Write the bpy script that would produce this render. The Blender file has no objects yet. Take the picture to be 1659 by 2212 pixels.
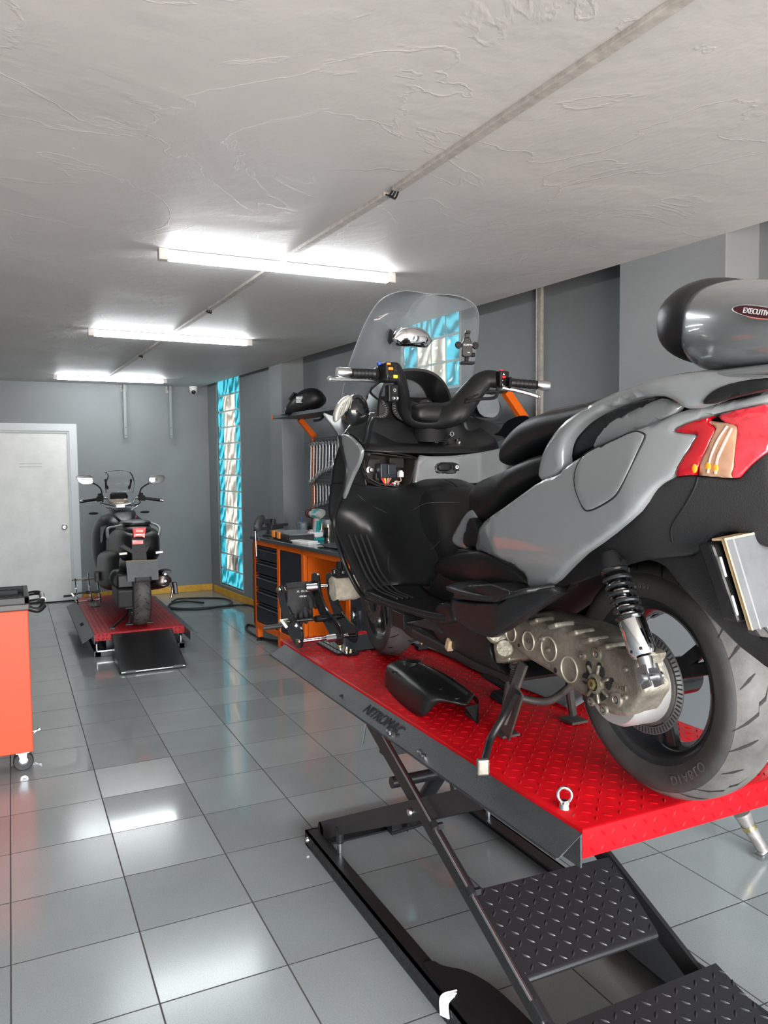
import bpy, bmesh, math, random
from mathutils import Vector, Matrix, Euler
from mathutils.geometry import delaunay_2d_cdt
random.seed(7)
SC = bpy.context.scene
COL = SC.collection
PI = math.pi

# ------------------------------------------------------------------ camera
FPX, YAW, PITCH, ROLL, CAMH = 1673.81, 0.448956, 0.0600587, -0.0101955, 1.595
FW = Vector((math.sin(YAW)*math.cos(PITCH), math.cos(YAW)*math.cos(PITCH), -math.sin(PITCH)))
_r = Vector((math.cos(YAW), -math.sin(YAW), 0)); _u = _r.cross(FW)
RT = math.cos(ROLL)*_r + math.sin(ROLL)*_u
UP = RT.cross(FW)
CAM = Vector((0, 0, CAMH))
cd = bpy.data.cameras.new('camera'); co = bpy.data.objects.new('camera', cd); COL.objects.link(co)
cd.sensor_fit = 'HORIZONTAL'; cd.sensor_width = 36; cd.lens = 36*FPX/1659
cd.clip_start = 0.02; cd.clip_end = 200
m = Matrix((RT, UP, -FW)).transposed().to_4x4(); m.translation = CAM
co.matrix_world = m
SC.camera = co

# ------------------------------------------------------------------ light
SC.view_settings.view_transform = 'Standard'; SC.view_settings.look = 'None'
SC.view_settings.gamma = 1; SC.view_settings.use_curve_mapping = False
SC.view_settings.exposure = 1.08
SKY_STRENGTH = 14.5
TUBE_STRENGTH = 37.0
WINDOW_STRENGTH = 0.46
W = bpy.data.worlds.new('daylight'); SC.world = W; W.use_nodes = True
nt = W.node_tree; nt.nodes.clear()
tc = nt.nodes.new('ShaderNodeTexCoord'); sx = nt.nodes.new('ShaderNodeSeparateXYZ'); rp = nt.nodes.new('ShaderNodeValToRGB')
mr = nt.nodes.new('ShaderNodeMapRange'); mr.inputs[1].default_value = -0.35; mr.inputs[2].default_value = 0.5
bgn = nt.nodes.new('ShaderNodeBackground'); ow = nt.nodes.new('ShaderNodeOutputWorld')
nt.links.new(tc.outputs['Generated'], sx.inputs[0]); nt.links.new(sx.outputs[2], mr.inputs[0]); nt.links.new(mr.outputs[0], rp.inputs[0])
e = rp.color_ramp.elements
e[0].position = 0.0; e[0].color = (0.62, 0.52, 0.46, 1)
e[1].position = 1.0; e[1].color = (0.80, 0.92, 1.0, 1)
k = e.new(0.40); k.color = (0.62, 0.55, 0.50, 1)
k = e.new(0.48); k.color = (0.95, 0.97, 1.0, 1)
nt.links.new(rp.outputs[0], bgn.inputs[0]); bgn.inputs[1].default_value = SKY_STRENGTH
nt.links.new(bgn.outputs[0], ow.inputs[0])
# daylight through the open shop front behind the camera (light portal over the opening)
ld = bpy.data.lights.new('shop_front_daylight', 'AREA'); ld.shape = 'RECTANGLE'; ld.size = 5.2; ld.size_y = 2.5
ld.cycles.is_portal = True
lo = bpy.data.objects.new('shop_front_daylight', ld); COL.objects.link(lo)
lo.location = (0.6, -3.0, 1.3); lo.rotation_euler = (PI/2, 0, 0)

# ------------------------------------------------------------------ pixel to place
def ray(x, y): return FW + RT*((x-829.5)/FPX) - UP*((y-1106)/FPX)
def on_plane(x, y, p, n):
    d = ray(x, y); n = Vector(n); t = (Vector(p)-CAM).dot(n)/d.dot(n); return CAM + d*t
def at_z(x, y, z): return on_plane(x, y, (0, 0, z), (0, 0, 1))
def at_x(x, y, X): return on_plane(x, y, (X, 0, 0), (1, 0, 0))
def at_y(x, y, Y): return on_plane(x, y, (0, Y, 0), (0, 1, 0))

# ------------------------------------------------------------------ materials
def pm(name, col, rough=0.5, metal=0.0, coat=0.0, bump=0.0, bscale=200.0, spec=0.5, trans=0.0, ior=1.45, emis=None, estr=0.0, var=0.0, vscale=6.0, alpha=1.0, var2=None, rvar=0.0):
    M = bpy.data.materials.new(name); M.use_nodes = True
    n = M.node_tree; b = n.nodes['Principled BSDF']
    b.inputs['Base Color'].default_value = (*col, 1); b.inputs['Roughness'].default_value = rough
    b.inputs['Metallic'].default_value = metal; b.inputs['Coat Weight'].default_value = coat
    b.inputs['Coat Roughness'].default_value = 0.04
    b.inputs['Specular IOR Level'].default_value = spec
    b.inputs['Transmission Weight'].default_value = trans; b.inputs['IOR'].default_value = ior; b.inputs['Alpha'].default_value = alpha
    if emis: b.inputs['Emission Color'].default_value = (*emis, 1); b.inputs['Emission Strength'].default_value = estr
    if bump or var or rvar:
        t = n.nodes.new('ShaderNodeTexCoord')
        if bump:
            no = n.nodes.new('ShaderNodeTexNoise'); no.inputs['Scale'].default_value = bscale; no.inputs['Detail'].default_value = 3
            bu = n.nodes.new('ShaderNodeBump'); bu.inputs['Strength'].default_value = bump; bu.inputs['Distance'].default_value = 0.004
            n.links.new(t.outputs['Object'], no.inputs['Vector']); n.links.new(no.outputs[0], bu.inputs['Height'])
            n.links.new(bu.outputs[0], b.inputs['Normal'])
        if var or rvar:
            no = n.nodes.new('ShaderNodeTexNoise'); no.inputs['Scale'].default_value = vscale; no.inputs['Detail'].default_value = 5; no.inputs['Roughness'].default_value = 0.65
            n.links.new(t.outputs['Object'], no.inputs['Vector'])
            if var:
                r = n.nodes.new('ShaderNodeValToRGB'); r.color_ramp.elements[0].position = 0.3; r.color_ramp.elements[1].position = 0.7
                c2 = var2 if var2 else tuple(c*(1-var) for c in col)
                r.color_ramp.elements[0].color = (*c2, 1)
                r.color_ramp.elements[1].color = (*(col if var2 else tuple(min(1, c*(1+var)) for c in col)), 1)
                n.links.new(no.outputs[0], r.inputs[0]); n.links.new(r.outputs[0], b.inputs['Base Color'])
            if rvar:
                mp = n.nodes.new('ShaderNodeMapRange'); mp.inputs[1].default_value = .3; mp.inputs[2].default_value = .7
                mp.inputs[3].default_value = max(0.02, rough-rvar); mp.inputs[4].default_value = rough+rvar
                n.links.new(no.outputs[0], mp.inputs[0]); n.links.new(mp.outputs[0], b.inputs['Roughness'])
    return M

def floor_material():
    M = bpy.data.materials.new('glazed_grey_tiles'); M.use_nodes = True; n = M.node_tree; b = n.nodes['Principled BSDF']; L = n.links.new
    g = n.nodes.new('ShaderNodeNewGeometry')
    def math_(op, a, bb=None, c=None):
        q = n.nodes.new('ShaderNodeMath'); q.operation = op
        for i, v in enumerate((a, bb, c)):
            if v is None: continue
            if isinstance(v, (int, float)): q.inputs[i].default_value = v
            else: L(v, q.inputs[i])
        return q.outputs[0]
    s = n.nodes.new('ShaderNodeSeparateXYZ'); L(g.outputs['Position'], s.inputs[0])
    T = 0.4
    u = math_('DIVIDE', math_('ADD', s.outputs[0], 0.0524+8*T), T); v = math_('DIVIDE', math_('ADD', s.outputs[1], -2.295+16*T), T)
    fu, fv = math_('FRACT', u), math_('FRACT', v)
    iu, iv = math_('FLOOR', u), math_('FLOOR', v)
    du = math_('MINIMUM', fu, math_('SUBTRACT', 1.0, fu)); dv = math_('MINIMUM', fv, math_('SUBTRACT', 1.0, fv))
    d = math_('MINIMUM', du, dv)
    mk = n.nodes.new('ShaderNodeMapRange'); L(d, mk.inputs[0]); mk.inputs[1].default_value = 0.0045; mk.inputs[2].default_value = 0.0075
    wn = n.nodes.new('ShaderNodeTexWhiteNoise'); wn.noise_dimensions = '2D'
    cx = n.nodes.new('ShaderNodeCombineXYZ'); L(iu, cx.inputs[0]); L(iv, cx.inputs[1]); L(cx.outputs[0], wn.inputs['Vector'])
    # speckle and cloud
    no = n.nodes.new('ShaderNodeTexNoise'); no.inputs['Scale'].default_value = 260; no.inputs['Detail'].default_value = 4; L(g.outputs['Position'], no.inputs['Vector'])
    n2 = n.nodes.new('ShaderNodeTexNoise'); n2.inputs['Scale'].default_value = 2.2; n2.inputs['Detail'].default_value = 6; L(g.outputs['Position'], n2.inputs['Vector'])
    val = math_('ADD', math_('MULTIPLY', wn.outputs['Value'], 0.05), math_('MULTIPLY', no.outputs[0], 0.18))
    val = math_('ADD', val, math_('MULTIPLY', n2.outputs[0], 0.10))
    val = math_('ADD', val, 0.13)
    cc = n.nodes.new('ShaderNodeCombineColor'); L(math_('MULTIPLY', val, 0.93), cc.inputs[0]); L(math_('MULTIPLY', val, 1.0), cc.inputs[1]); L(math_('MULTIPLY', val, 1.0), cc.inputs[2])
    mx = n.nodes.new('ShaderNodeMix'); mx.data_type = 'RGBA'; L(mk.outputs[0], mx.inputs[0]); mx.inputs[6].default_value = (0.05, 0.048, 0.045, 1); L(cc.outputs[0], mx.inputs[7])
    L(mx.outputs[2], b.inputs['Base Color'])
    ro = n.nodes.new('ShaderNodeMapRange'); L(wn.outputs['Value'], ro.inputs[0]); ro.inputs[3].default_value = 0.05; ro.inputs[4].default_value = 0.22
    r2 = n.nodes.new('ShaderNodeMix'); r2.data_type = 'FLOAT'; L(mk.outputs[0], r2.inputs[0]); r2.inputs[2].default_value = 0.8; L(ro.outputs[0], r2.inputs[3])
    L(r2.outputs[0], b.inputs['Roughness'])
    b.inputs['Specular IOR Level'].default_value = 0.62
    bu = n.nodes.new('ShaderNodeBump'); bu.inputs['Strength'].default_value = 0.5; bu.inputs['Distance'].default_value = 0.002
    L(math_('ADD', mk.outputs[0], math_('MULTIPLY', n2.outputs[0], 0.15)), bu.inputs['Height']); L(bu.outputs[0], b.inputs['Normal'])
    return M

def plaster_material(name, col, var, bump, scale):
    M = bpy.data.materials.new(name); M.use_nodes = True; n = M.node_tree; b = n.nodes['Principled BSDF']; L = n.links.new
    g = n.nodes.new('ShaderNodeNewGeometry')
    a = n.nodes.new('ShaderNodeTexNoise'); a.inputs['Scale'].default_value = scale; a.inputs['Detail'].default_value = 6; a.inputs['Distortion'].default_value = 0.6; L(g.outputs['Position'], a.inputs['Vector'])
    c = n.nodes.new('ShaderNodeTexNoise'); c.inputs['Scale'].default_value = scale*14; c.inputs['Detail'].default_value = 4; L(g.outputs['Position'], c.inputs['Vector'])
    r = n.nodes.new('ShaderNodeValToRGB'); r.color_ramp.elements[0].position = 0.32; r.color_ramp.elements[1].position = 0.68
    r.color_ramp.elements[0].color = (*[x*(1-var) for x in col], 1); r.color_ramp.elements[1].color = (*[x*(1+var) for x in col], 1)
    L(a.outputs[0], r.inputs[0]); L(r.outputs[0], b.inputs['Base Color']); b.inputs['Roughness'].default_value = 0.55
    # thin trowel ridges where a distorted noise crosses its mid value
    rd = n.nodes.new('ShaderNodeTexNoise'); rd.inputs['Scale'].default_value = scale*0.9; rd.inputs['Detail'].default_value = 8; rd.inputs['Distortion'].default_value = 1.4; L(g.outputs['Position'], rd.inputs['Vector'])
    m1 = n.nodes.new('ShaderNodeMath'); m1.operation = 'SUBTRACT'; L(rd.outputs[0], m1.inputs[0]); m1.inputs[1].default_value = 0.5
    m2 = n.nodes.new('ShaderNodeMath'); m2.operation = 'ABSOLUTE'; L(m1.outputs[0], m2.inputs[0])
    m3 = n.nodes.new('ShaderNodeMapRange'); L(m2.outputs[0], m3.inputs[0]); m3.inputs[1].default_value = 0.0; m3.inputs[2].default_value = 0.008; m3.inputs[3].default_value = 1; m3.inputs[4].default_value = 0
    m4 = n.nodes.new('ShaderNodeMath'); m4.operation = 'MULTIPLY_ADD'; L(m3.outputs[0], m4.inputs[0]); m4.inputs[1].default_value = 0.05; L(a.outputs[0], m4.inputs[2])
    m5 = n.nodes.new('ShaderNodeMath'); m5.operation = 'MULTIPLY_ADD'; L(c.outputs[0], m5.inputs[0]); m5.inputs[1].default_value = 0.12; L(m4.outputs[0], m5.inputs[2])
    bu = n.nodes.new('ShaderNodeBump'); bu.inputs['Strength'].default_value = bump; bu.inputs['Distance'].default_value = 0.03
    L(m5.outputs[0], bu.inputs['Height']); L(bu.outputs[0], b.inputs['Normal'])
    return M

def block_material(name, col, strength):
    # pressed glass block lit by the daylight behind it
    M = bpy.data.materials.new(name); M.use_nodes = True; n = M.node_tree; b = n.nodes['Principled BSDF']; L = n.links.new
    g = n.nodes.new('ShaderNodeNewGeometry'); mp = n.nodes.new('ShaderNodeMapping'); mp.inputs['Scale'].default_value = (4.2, 4.2, 2.6); L(g.outputs['Position'], mp.inputs[0])
    w = n.nodes.new('ShaderNodeTexWave'); w.wave_type = 'BANDS'; w.bands_direction = 'DIAGONAL'; w.inputs['Scale'].default_value = 0.9; w.inputs['Distortion'].default_value = 11; w.inputs['Detail'].default_value = 2; w.inputs['Detail Scale'].default_value = 0.9
    L(mp.outputs[0], w.inputs['Vector'])
    r = n.nodes.new('ShaderNodeValToRGB'); r.color_ramp.elements[0].color = (*[c*0.30 for c in col], 1); r.color_ramp.elements[1].color = (*[min(1, c*1.15+.10) for c in col], 1)
    r.color_ramp.elements[0].position = .1; r.color_ramp.elements[1].position = .85
    L(w.outputs[0], r.inputs[0]); L(r.outputs[0], b.inputs['Emission Color']); b.inputs['Emission Strength'].default_value = strength
    b.inputs['Base Color'].default_value = (*[c*.4 for c in col], 1); b.inputs['Roughness'].default_value = 0.12
    bu = n.nodes.new('ShaderNodeBump'); bu.inputs['Strength'].default_value = 0.6; bu.inputs['Distance'].default_value = 0.01
    L(w.outputs[0], bu.inputs['Height']); L(bu.outputs[0], b.inputs['Normal'])
    return M

def clear_material(name, tint=(1, 1, 1), rough=0.02, mixf=0.12):
    M = bpy.data.materials.new(name); M.use_nodes = True; n = M.node_tree; L = n.links.new
    b = n.nodes['Principled BSDF']; n.nodes.remove(b); o = n.nodes['Material Output']
    t = n.nodes.new('ShaderNodeBsdfTransparent'); t.inputs[0].default_value = (*tint, 1)
    gl = n.nodes.new('ShaderNodeBsdfGlossy'); gl.inputs['Roughness'].default_value = rough
    df = n.nodes.new('ShaderNodeBsdfDiffuse'); df.inputs[0].default_value = (.75, .8, .85, 1)
    f = n.nodes.new('ShaderNodeFresnel'); f.inputs[0].default_value = 1.45
    m = n.nodes.new('ShaderNodeMixShader'); m2 = n.nodes.new('ShaderNodeMixShader'); m2.inputs[0].default_value = mixf
    L(f.outputs[0], m.inputs[0]); L(t.outputs[0], m.inputs[1]); L(gl.outputs[0], m.inputs[2])
    L(m.outputs[0], m2.inputs[1]); L(df.outputs[0], m2.inputs[2]); L(m2.outputs[0], o.inputs[0])
    return M

M_FLOOR = floor_material()
M_CEIL = plaster_material('painted_ceiling_plaster', (0.54, 0.53, 0.52), 0.06, 0.55, 1.1)
M_WALL = plaster_material('slate_wall_paint', (0.185, 0.203, 0.215), 0.06, 0.25, 1.6)
M_SEAM = pm('chipped_grey_filler', (0.36, 0.35, 0.33), 0.8, bump=.6, bscale=60, var=.25, vscale=20)
M_GROUT = pm('window_grout', (0.55, 0.62, 0.6), 0.8)
M_CYAN = block_material('turquoise_glass', (0.005, 0.46, 0.60), 1.15*WINDOW_STRENGTH)
M_CREAM = block_material('cream_glass', (0.95, 0.86, 0.70), 0.95*WINDOW_STRENGTH)
M_SMOKE = block_material('smoky_glass', (0.32, 0.29, 0.26), 0.5*WINDOW_STRENGTH)
M_DOOR = pm('brushed_white_wood', (0.70, 0.72, 0.70), 0.5, bump=.2, bscale=30, var=.09, vscale=3)
M_DOORFR = pm('painted_door_frame', (0.56, 0.60, 0.62), 0.45)
M_CHROME = pm('chrome', (0.78, 0.78, 0.78), 0.08, 1.0)
M_STEEL = pm('bright_steel', (0.55, 0.56, 0.57), 0.28, 1.0)
M_BRASS = pm('yellow_zinc', (0.62, 0.52, 0.26), 0.3, 1.0)
M_YELLOW = pm('yellow_skirting_paint', (0.62, 0.33, 0.035), 0.45, var=.2, vscale=9)
M_RED = pm('red_lift_paint', (0.42, 0.004, 0.008), 0.36, var=.22, vscale=5, rvar=.08, spec=.12)
M_RED2 = pm('worn_red_lift_paint', (0.34, 0.012, 0.018), 0.42, spec=.35, var=.25, vscale=6)
M_BLK = pm('black_lift_paint', (0.013, 0.013, 0.014), 0.34, bump=.12, bscale=260)
M_BLKS = pm('satin_black_paint', (0.016, 0.017, 0.019), 0.45)
M_TRAY = pm('textured_black_tray', (0.030, 0.033, 0.036), 0.36, bump=.5, bscale=320)
M_TRAY2 = pm('worn_grey_tray', (0.085, 0.09, 0.095), 0.42, bump=.2, bscale=200)
M_GREY = pm('gloss_grey_bodywork', (0.19, 0.205, 0.21), 0.25, coat=.85, spec=.5)
M_PLAST = pm('matt_black_plastic', (0.009, 0.0095, 0.010), 0.36, spec=.36, bump=.10, bscale=600)
M_PLAST2 = pm('grained_dark_plastic', (0.020, 0.020, 0.021), 0.46, spec=.4, bump=.3, bscale=420)
M_GLOSSB = pm('gloss_black_plastic', (0.010, 0.011, 0.012), 0.15, coat=.4)
M_SEAT = pm('black_vinyl', (0.011, 0.012, 0.013), 0.38, spec=.45, bump=.15, bscale=450)
M_RUB = pm('tyre_rubber', (0.030, 0.029, 0.028), 0.62, bump=.1, bscale=300, var=.25, vscale=14)
M_RUBT = pm('scuffed_tread_rubber', (0.075, 0.072, 0.068), 0.6, var=.5, vscale=7, bump=.15, bscale=150)
M_GROOVE = pm('tread_groove', (0.008, 0.008, 0.008), 0.8)
M_RIM = pm('black_wheel_paint', (0.014, 0.015, 0.016), 0.22, coat=.3)
M_ALU = pm('dirty_cast_aluminium', (0.30, 0.28, 0.235), 0.45, metal=.6, bump=.45, bscale=90, var=.3, vscale=11, var2=(0.10, 0.088, 0.062))
M_ALUC = pm('clean_machined_aluminium', (0.52, 0.51, 0.50), 0.38, metal=.7, bump=.1, bscale=60)
M_GRIME = pm('grimy_black_steel', (0.05, 0.046, 0.042), 0.55, metal=.2, var=.4, vscale=20)
M_DARK = pm('deep_black', (0.005, 0.005, 0.006), 0.7)
M_REDL = pm('red_lamp_lens', (0.34, 0.002, 0.008), 0.06, coat=.6)
M_REDL2 = pm('pink_red_lamp_lens', (0.62, 0.035, 0.05), 0.08, coat=.8, var=.45, vscale=30)
M_CLEARL = pm('amber_clear_lens', (0.62, 0.34, 0.20), 0.10, metal=.35, coat=1.0, var=.4, vscale=18, var2=(0.35, 0.22, 0.15))
M_ORL = pm('orange_bulb', (1.0, 0.32, 0.02), 0.2, coat=.8)
M_ORANGE = pm('orange_powder_coat', (0.66, 0.115, 0.006), 0.36, spec=.35)
M_ORANGE2 = pm('coral_red_cabinet_paint', (0.60, 0.075, 0.030), 0.40, spec=.3)
M_NAVY = pm('anthracite_drawer_paint', (0.020, 0.024, 0.032), 0.42)
M_BENCH = pm('dark_grey_worktop', (0.07, 0.085, 0.095), 0.14, coat=.3)
M_PEG = pm('grey_pegboard', (0.055, 0.062, 0.070), 0.5)
M_TEAL = pm('teal_tool_plastic', (0.01, 0.28, 0.27), 0.4)
M_WHT = pm('white_plastic', (0.78, 0.79, 0.79), 0.4)
M_TOOLGREY = pm('grey_tool_rubber', (0.33, 0.34, 0.32), 0.5)
M_PAPER = pm('white_paper', (0.85, 0.85, 0.84), 0.8)
M_GREEN = pm('green_handle_rubber', (0.03, 0.07, 0.055), 0.5)
M_CARD = pm('grey_faced_cardboard', (0.085, 0.09, 0.095), 0.5, bump=.4, bscale=12, var=.15, vscale=20)
M_CARDE = pm('raw_cardboard_edge', (0.52, 0.36, 0.19), 0.85, bump=.5, bscale=150)
M_GLOVE = pm('black_glove_knit', (0.022, 0.022, 0.023), 0.7, bump=.6, bscale=160, var=.25, vscale=20)
M_CLOTH = pm('dirty_cream_rag', (0.52, 0.47, 0.38), 0.9, bump=.8, bscale=70, var=.35, vscale=14)
M_SHEET = pm('grey_rubber_mat', (0.13, 0.14, 0.145), 0.5)
M_MIRROR = pm('mirror_glass', (0.75, 0.78, 0.80), 0.02, 1.0)
M_BLUE = pm('blue_plastic', (0.02, 0.08, 0.45), 0.35)
M_SWO = pm('orange_switch', (0.95, 0.30, 0.03), 0.4)
M_SWY = pm('yellow_switch', (0.85, 0.70, 0.06), 0.4)
M_SWR = pm('red_switch', (0.80, 0.02, 0.04), 0.4)
M_WRED = pm('red_wire', (0.75, 0.04, 0.10), 0.4)
M_WYEL = pm('yellow_wire', (0.85, 0.60, 0.08), 0.4)
M_WTAN = pm('tan_wire', (0.65, 0.42, 0.28), 0.5)
M_REDB = pm('red_reflector', (0.95, 0.015, 0.03), 0.12, coat=.8)
M_NAVYB = pm('dark_blue_bodywork', (0.006, 0.009, 0.015), 0.34, spec=.3)
M_CLEAR = clear_material('clear_windshield', (0.94, 0.97, 0.98), 0.02, 0.07)
M_CLEAR2 = clear_material('clear_plastic', (0.9, 0.93, 0.95), 0.05, 0.22)
M_TUBE = pm('lit_tube', (1, 1, 1), 0.4, emis=(0.93, 0.98, 1.0), estr=TUBE_STRENGTH)
M_LETTER = pm('white_print', (0.75, 0.76, 0.77), 0.4)
M_BADGE = pm('badge_enamel', (0.10, 0.02, 0.03), 0.15, metal=.3, coat=.8)

# ------------------------------------------------------------------ mesh builder
class MB:
    def __init__(s): s.v = []; s.f = []; s.mi = []; s.mats = []; s.cur = -1
    def mat(s, M):
        if M not in s.mats: s.mats.append(M)
        s.cur = s.mats.index(M); return s
    def add(s, vs, fs):
        o = len(s.v); s.v += [Vector(p) for p in vs]; s.f += [tuple(i+o for i in f) for f in fs]; s.mi += [s.cur]*len(fs); return s
    def box(s, x0, x1, y0, y1, z0, z1):
        return s.add([(x0,y0,z0),(x1,y0,z0),(x1,y1,z0),(x0,y1,z0),(x0,y0,z1),(x1,y0,z1),(x1,y1,z1),(x0,y1,z1)],
                     [(0,3,2,1),(4,5,6,7),(0,1,5,4),(1,2,6,5),(2,3,7,6),(3,0,4,7)])
    def obox(s, c, ax, ay, az, hx, hy, hz):
        c = Vector(c); ax = Vector(ax).normalized(); ay = Vector(ay).normalized(); az = Vector(az).normalized()
        P = [c+ax*(i*hx)+ay*(j*hy)+az*(k*hz) for k in (-1,1) for i, j in ((-1,-1),(1,-1),(1,1),(-1,1))]
        return s.add(P, [(0,3,2,1),(4,5,6,7),(0,1,5,4),(1,2,6,5),(2,3,7,6),(3,0,4,7)])
    def bar(s, a, b, w, h, up=(0,0,1)):   # rectangular bar from a to b, h along up
        a = Vector(a); b = Vector(b); d = (b-a); L = d.length; d.normalize(); sd = d.cross(Vector(up)).normalized(); u2 = sd.cross(d)
        return s.obox((a+b)/2, d, sd, u2, L/2, w/2, h/2)
    def frame(s, d):
        d = Vector(d).normalized(); a = Vector((0,0,1)) if abs(d.z) < .9 else Vector((1,0,0)); u = d.cross(a).normalized(); return u, d.cross(u).normalized()
    def cyl(s, a, b, r, r2=None, n=16, cap=True):
        a = Vector(a); b = Vector(b); r2 = r if r2 is None else r2; u, w = s.frame(b-a); o = len(s.v); P = []; 
        for c, rr in ((a, r), (b, r2)): P += [c+(u*math.cos(2*PI*i/n)+w*math.sin(2*PI*i/n))*rr for i in range(n)]
        F = [(i, (i+1) % n, n+(i+1) % n, n+i) for i in range(n)]
        if cap: F += [tuple(range(n-1, -1, -1)), tuple(range(n, 2*n))]
        return s.add(P, F)
    def tube(s, pts, r, n=10, closed=False, cap=True, flat=1.0, upv=None):
        pts = [Vector(p) for p in pts]; m = len(pts); rs = r if isinstance(r, (list, tuple)) else [r]*m; P = []; pu = None
        for i, p in enumerate(pts):
            if closed: d = pts[(i+1) % m]-pts[i-1]
            else: d = pts[min(i+1, m-1)]-pts[max(i-1, 0)]
            d.normalize()
            if upv is not None: u = Vector(upv); u = (u-d*u.dot(d)).normalized()
            elif pu is None: u, _ = s.frame(d)
            else: u = (pu-d*pu.dot(d)).normalized()
            pu = u; w = d.cross(u)
            P += [p+(u*math.cos(2*PI*j/n)*rs[i]+w*math.sin(2*PI*j/n)*rs[i]*flat) for j in range(n)]
        F = []
        for i in range(m if closed else m-1):
            k = (i+1) % m
            F += [(i*n+j, i*n+(j+1) % n, k*n+(j+1) % n, k*n+j) for j in range(n)]
        if cap and not closed: F += [tuple(range(n-1, -1, -1)), tuple(range((m-1)*n, m*n))]
        return s.add(P, F)
    def lathe(s, prof, o, axis, n=32, a0=0, a1=2*PI, closedprof=False):   # prof: (radius, along)
        o = Vector(o); axis = Vector(axis).normalized(); u, w = s.frame(axis); full = abs(a1-a0-2*PI) < 1e-6; m = n if full else n+1; P = []
        for i in range(m):
            t = a0+(a1-a0)*i/n; e = u*math.cos(t)+w*math.sin(t)
            P += [o+e*r+axis*h for r, h in prof]
        k = len(prof); F = []
        for i in range(n):
            j = (i+1) % m
            for q in range(k if closedprof else k-1):
                q2 = (q+1) % k; F.append((i*k+q, i*k+q2, j*k+q2, j*k+q))
        return s.add(P, F)
    def ball(s, c, r, n=14, sc=(1,1,1), R=None):
        c = Vector(c); P = []; F = []; m = n//2
        for i in range(m+1):
            t = PI*i/m
            for j in range(n):
                q = 2*PI*j/n; p = Vector((math.sin(t)*math.cos(q)*sc[0]*r, math.sin(t)*math.sin(q)*sc[1]*r, math.cos(t)*sc[2]*r))
                P.append(c+(R@p if R else p))
        for i in range(m):
            for j in range(n): F.append((i*n+j, (i+1)*n+j, (i+1)*n+(j+1) % n, i*n+(j+1) % n))
        return s.add(P, F)
    def prism(s, poly, vec):     # 3D polygon extruded by vec
        poly = [Vector(p) for p in poly]; vec = Vector(vec); n = len(poly)
        return s.add(poly+[p+vec for p in poly], [tuple(range(n-1, -1, -1)), tuple(range(n, 2*n))]+[(i, (i+1) % n, n+(i+1) % n, n+i) for i in range(n)])
    def rings(s, rr, cap=True):  # loft of equal rings
        n = len(rr[0]); P = [p for r in rr for p in r]; F = []
        for i in range(len(rr)-1): F += [(i*n+j, i*n+(j+1) % n, (i+1)*n+(j+1) % n, (i+1)*n+j) for j in range(n)]
        if cap: F += [tuple(range(n-1, -1, -1)), tuple(range((len(rr)-1)*n, len(rr)*n))]
        return s.add(P, F)
    def net(s, G):               # grid of points
        r = len(G); c = len(G[0]); return s.add([p for row in G for p in row], [(i*c+j, i*c+j+1, (i+1)*c+j+1, (i+1)*c+j) for i in range(r-1) for j in range(c-1)])
    def build(s, name, M=None, parent=None, smooth=40, bevel=0, bseg=2, solid=0, sub=0, loc=None, offset=0, world=False):
        me = bpy.data.meshes.new(name); me.from_pydata([tuple(p) for p in s.v], [], s.f)
        dflt = M is not None and (not s.mats or min(s.mi) < 0)
        if dflt: me.materials.append(M)
        for q in s.mats: me.materials.append(q)
        if s.mats: me.polygons.foreach_set('material_index', [k+1 if dflt else max(k, 0) for k in s.mi])
        bm = bmesh.new(); bm.from_mesh(me); bmesh.ops.recalc_face_normals(bm, faces=bm.faces); bm.to_mesh(me); bm.free()
        if smooth:
            me.polygons.foreach_set('use_smooth', [True]*len(me.polygons))
            if not sub: me.set_sharp_from_angle(angle=math.radians(smooth))
        me.update()
        o = bpy.data.objects.new(name, me); COL.objects.link(o)
        if parent:
            o.parent = parent
            if world: me.transform(root_matrix(parent).inverted())
        if loc: o.location = loc
        if solid: q = o.modifiers.new('thickness', 'SOLIDIFY'); q.thickness = solid; q.offset = offset
        if sub: q = o.modifiers.new('smooth', 'SUBSURF'); q.levels = sub; q.render_levels = sub
        if bevel: q = o.modifiers.new('bevel', 'BEVEL'); q.width = bevel; q.segments = bseg; q.limit_method = 'ANGLE'; q.angle_limit = math.radians(35); q.harden_normals = False
        return o

def root_matrix(o):
    M = Matrix.Identity(4)
    while o is not None:
        M = Matrix.Translation(o.location) @ o.rotation_euler.to_matrix().to_4x4() @ M; o = o.parent
    return M
def catmull(P, n):
    out = []; m = len(P)
    for i in range(m-1):
        p0 = P[max(i-1, 0)]; p1 = P[i]; p2 = P[i+1]; p3 = P[min(i+2, m-1)]
        if i == 0: p0 = p1*2-p2
        if i == m-2: p3 = p2*2-p1
        for k in range(n):
            t = k/n; out.append((p1*2+(p2-p0)*t+(p0*2-p1*5+p2*4-p3)*t*t+(p1*3-p0-p2*3+p3)*t*t*t)*0.5)
    out.append(P[-1].copy()); return out
def V(*a): return Vector(a)
def cm(pts, n=6): return catmull([Vector(p) for p in pts], n)
def bicubic(G, nu, nv):
    rows = [catmull([Vector(p) for p in r], nv) for r in G]
    cols = [catmull([rows[i][j] for i in range(len(rows))], nu) for j in range(len(rows[0]))]
    return [[cols[j][i] for j in range(len(cols))] for i in range(len(cols[0]))]
def chaikin(P, it=2, closed=True):
    for _ in range(it):
        Q = []; n = len(P)
        for i in range(n if closed else n-1):
            a, b = P[i], P[(i+1) % n]; Q += [a*.75+b*.25, a*.25+b*.75]
        P = Q
    return P
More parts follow.
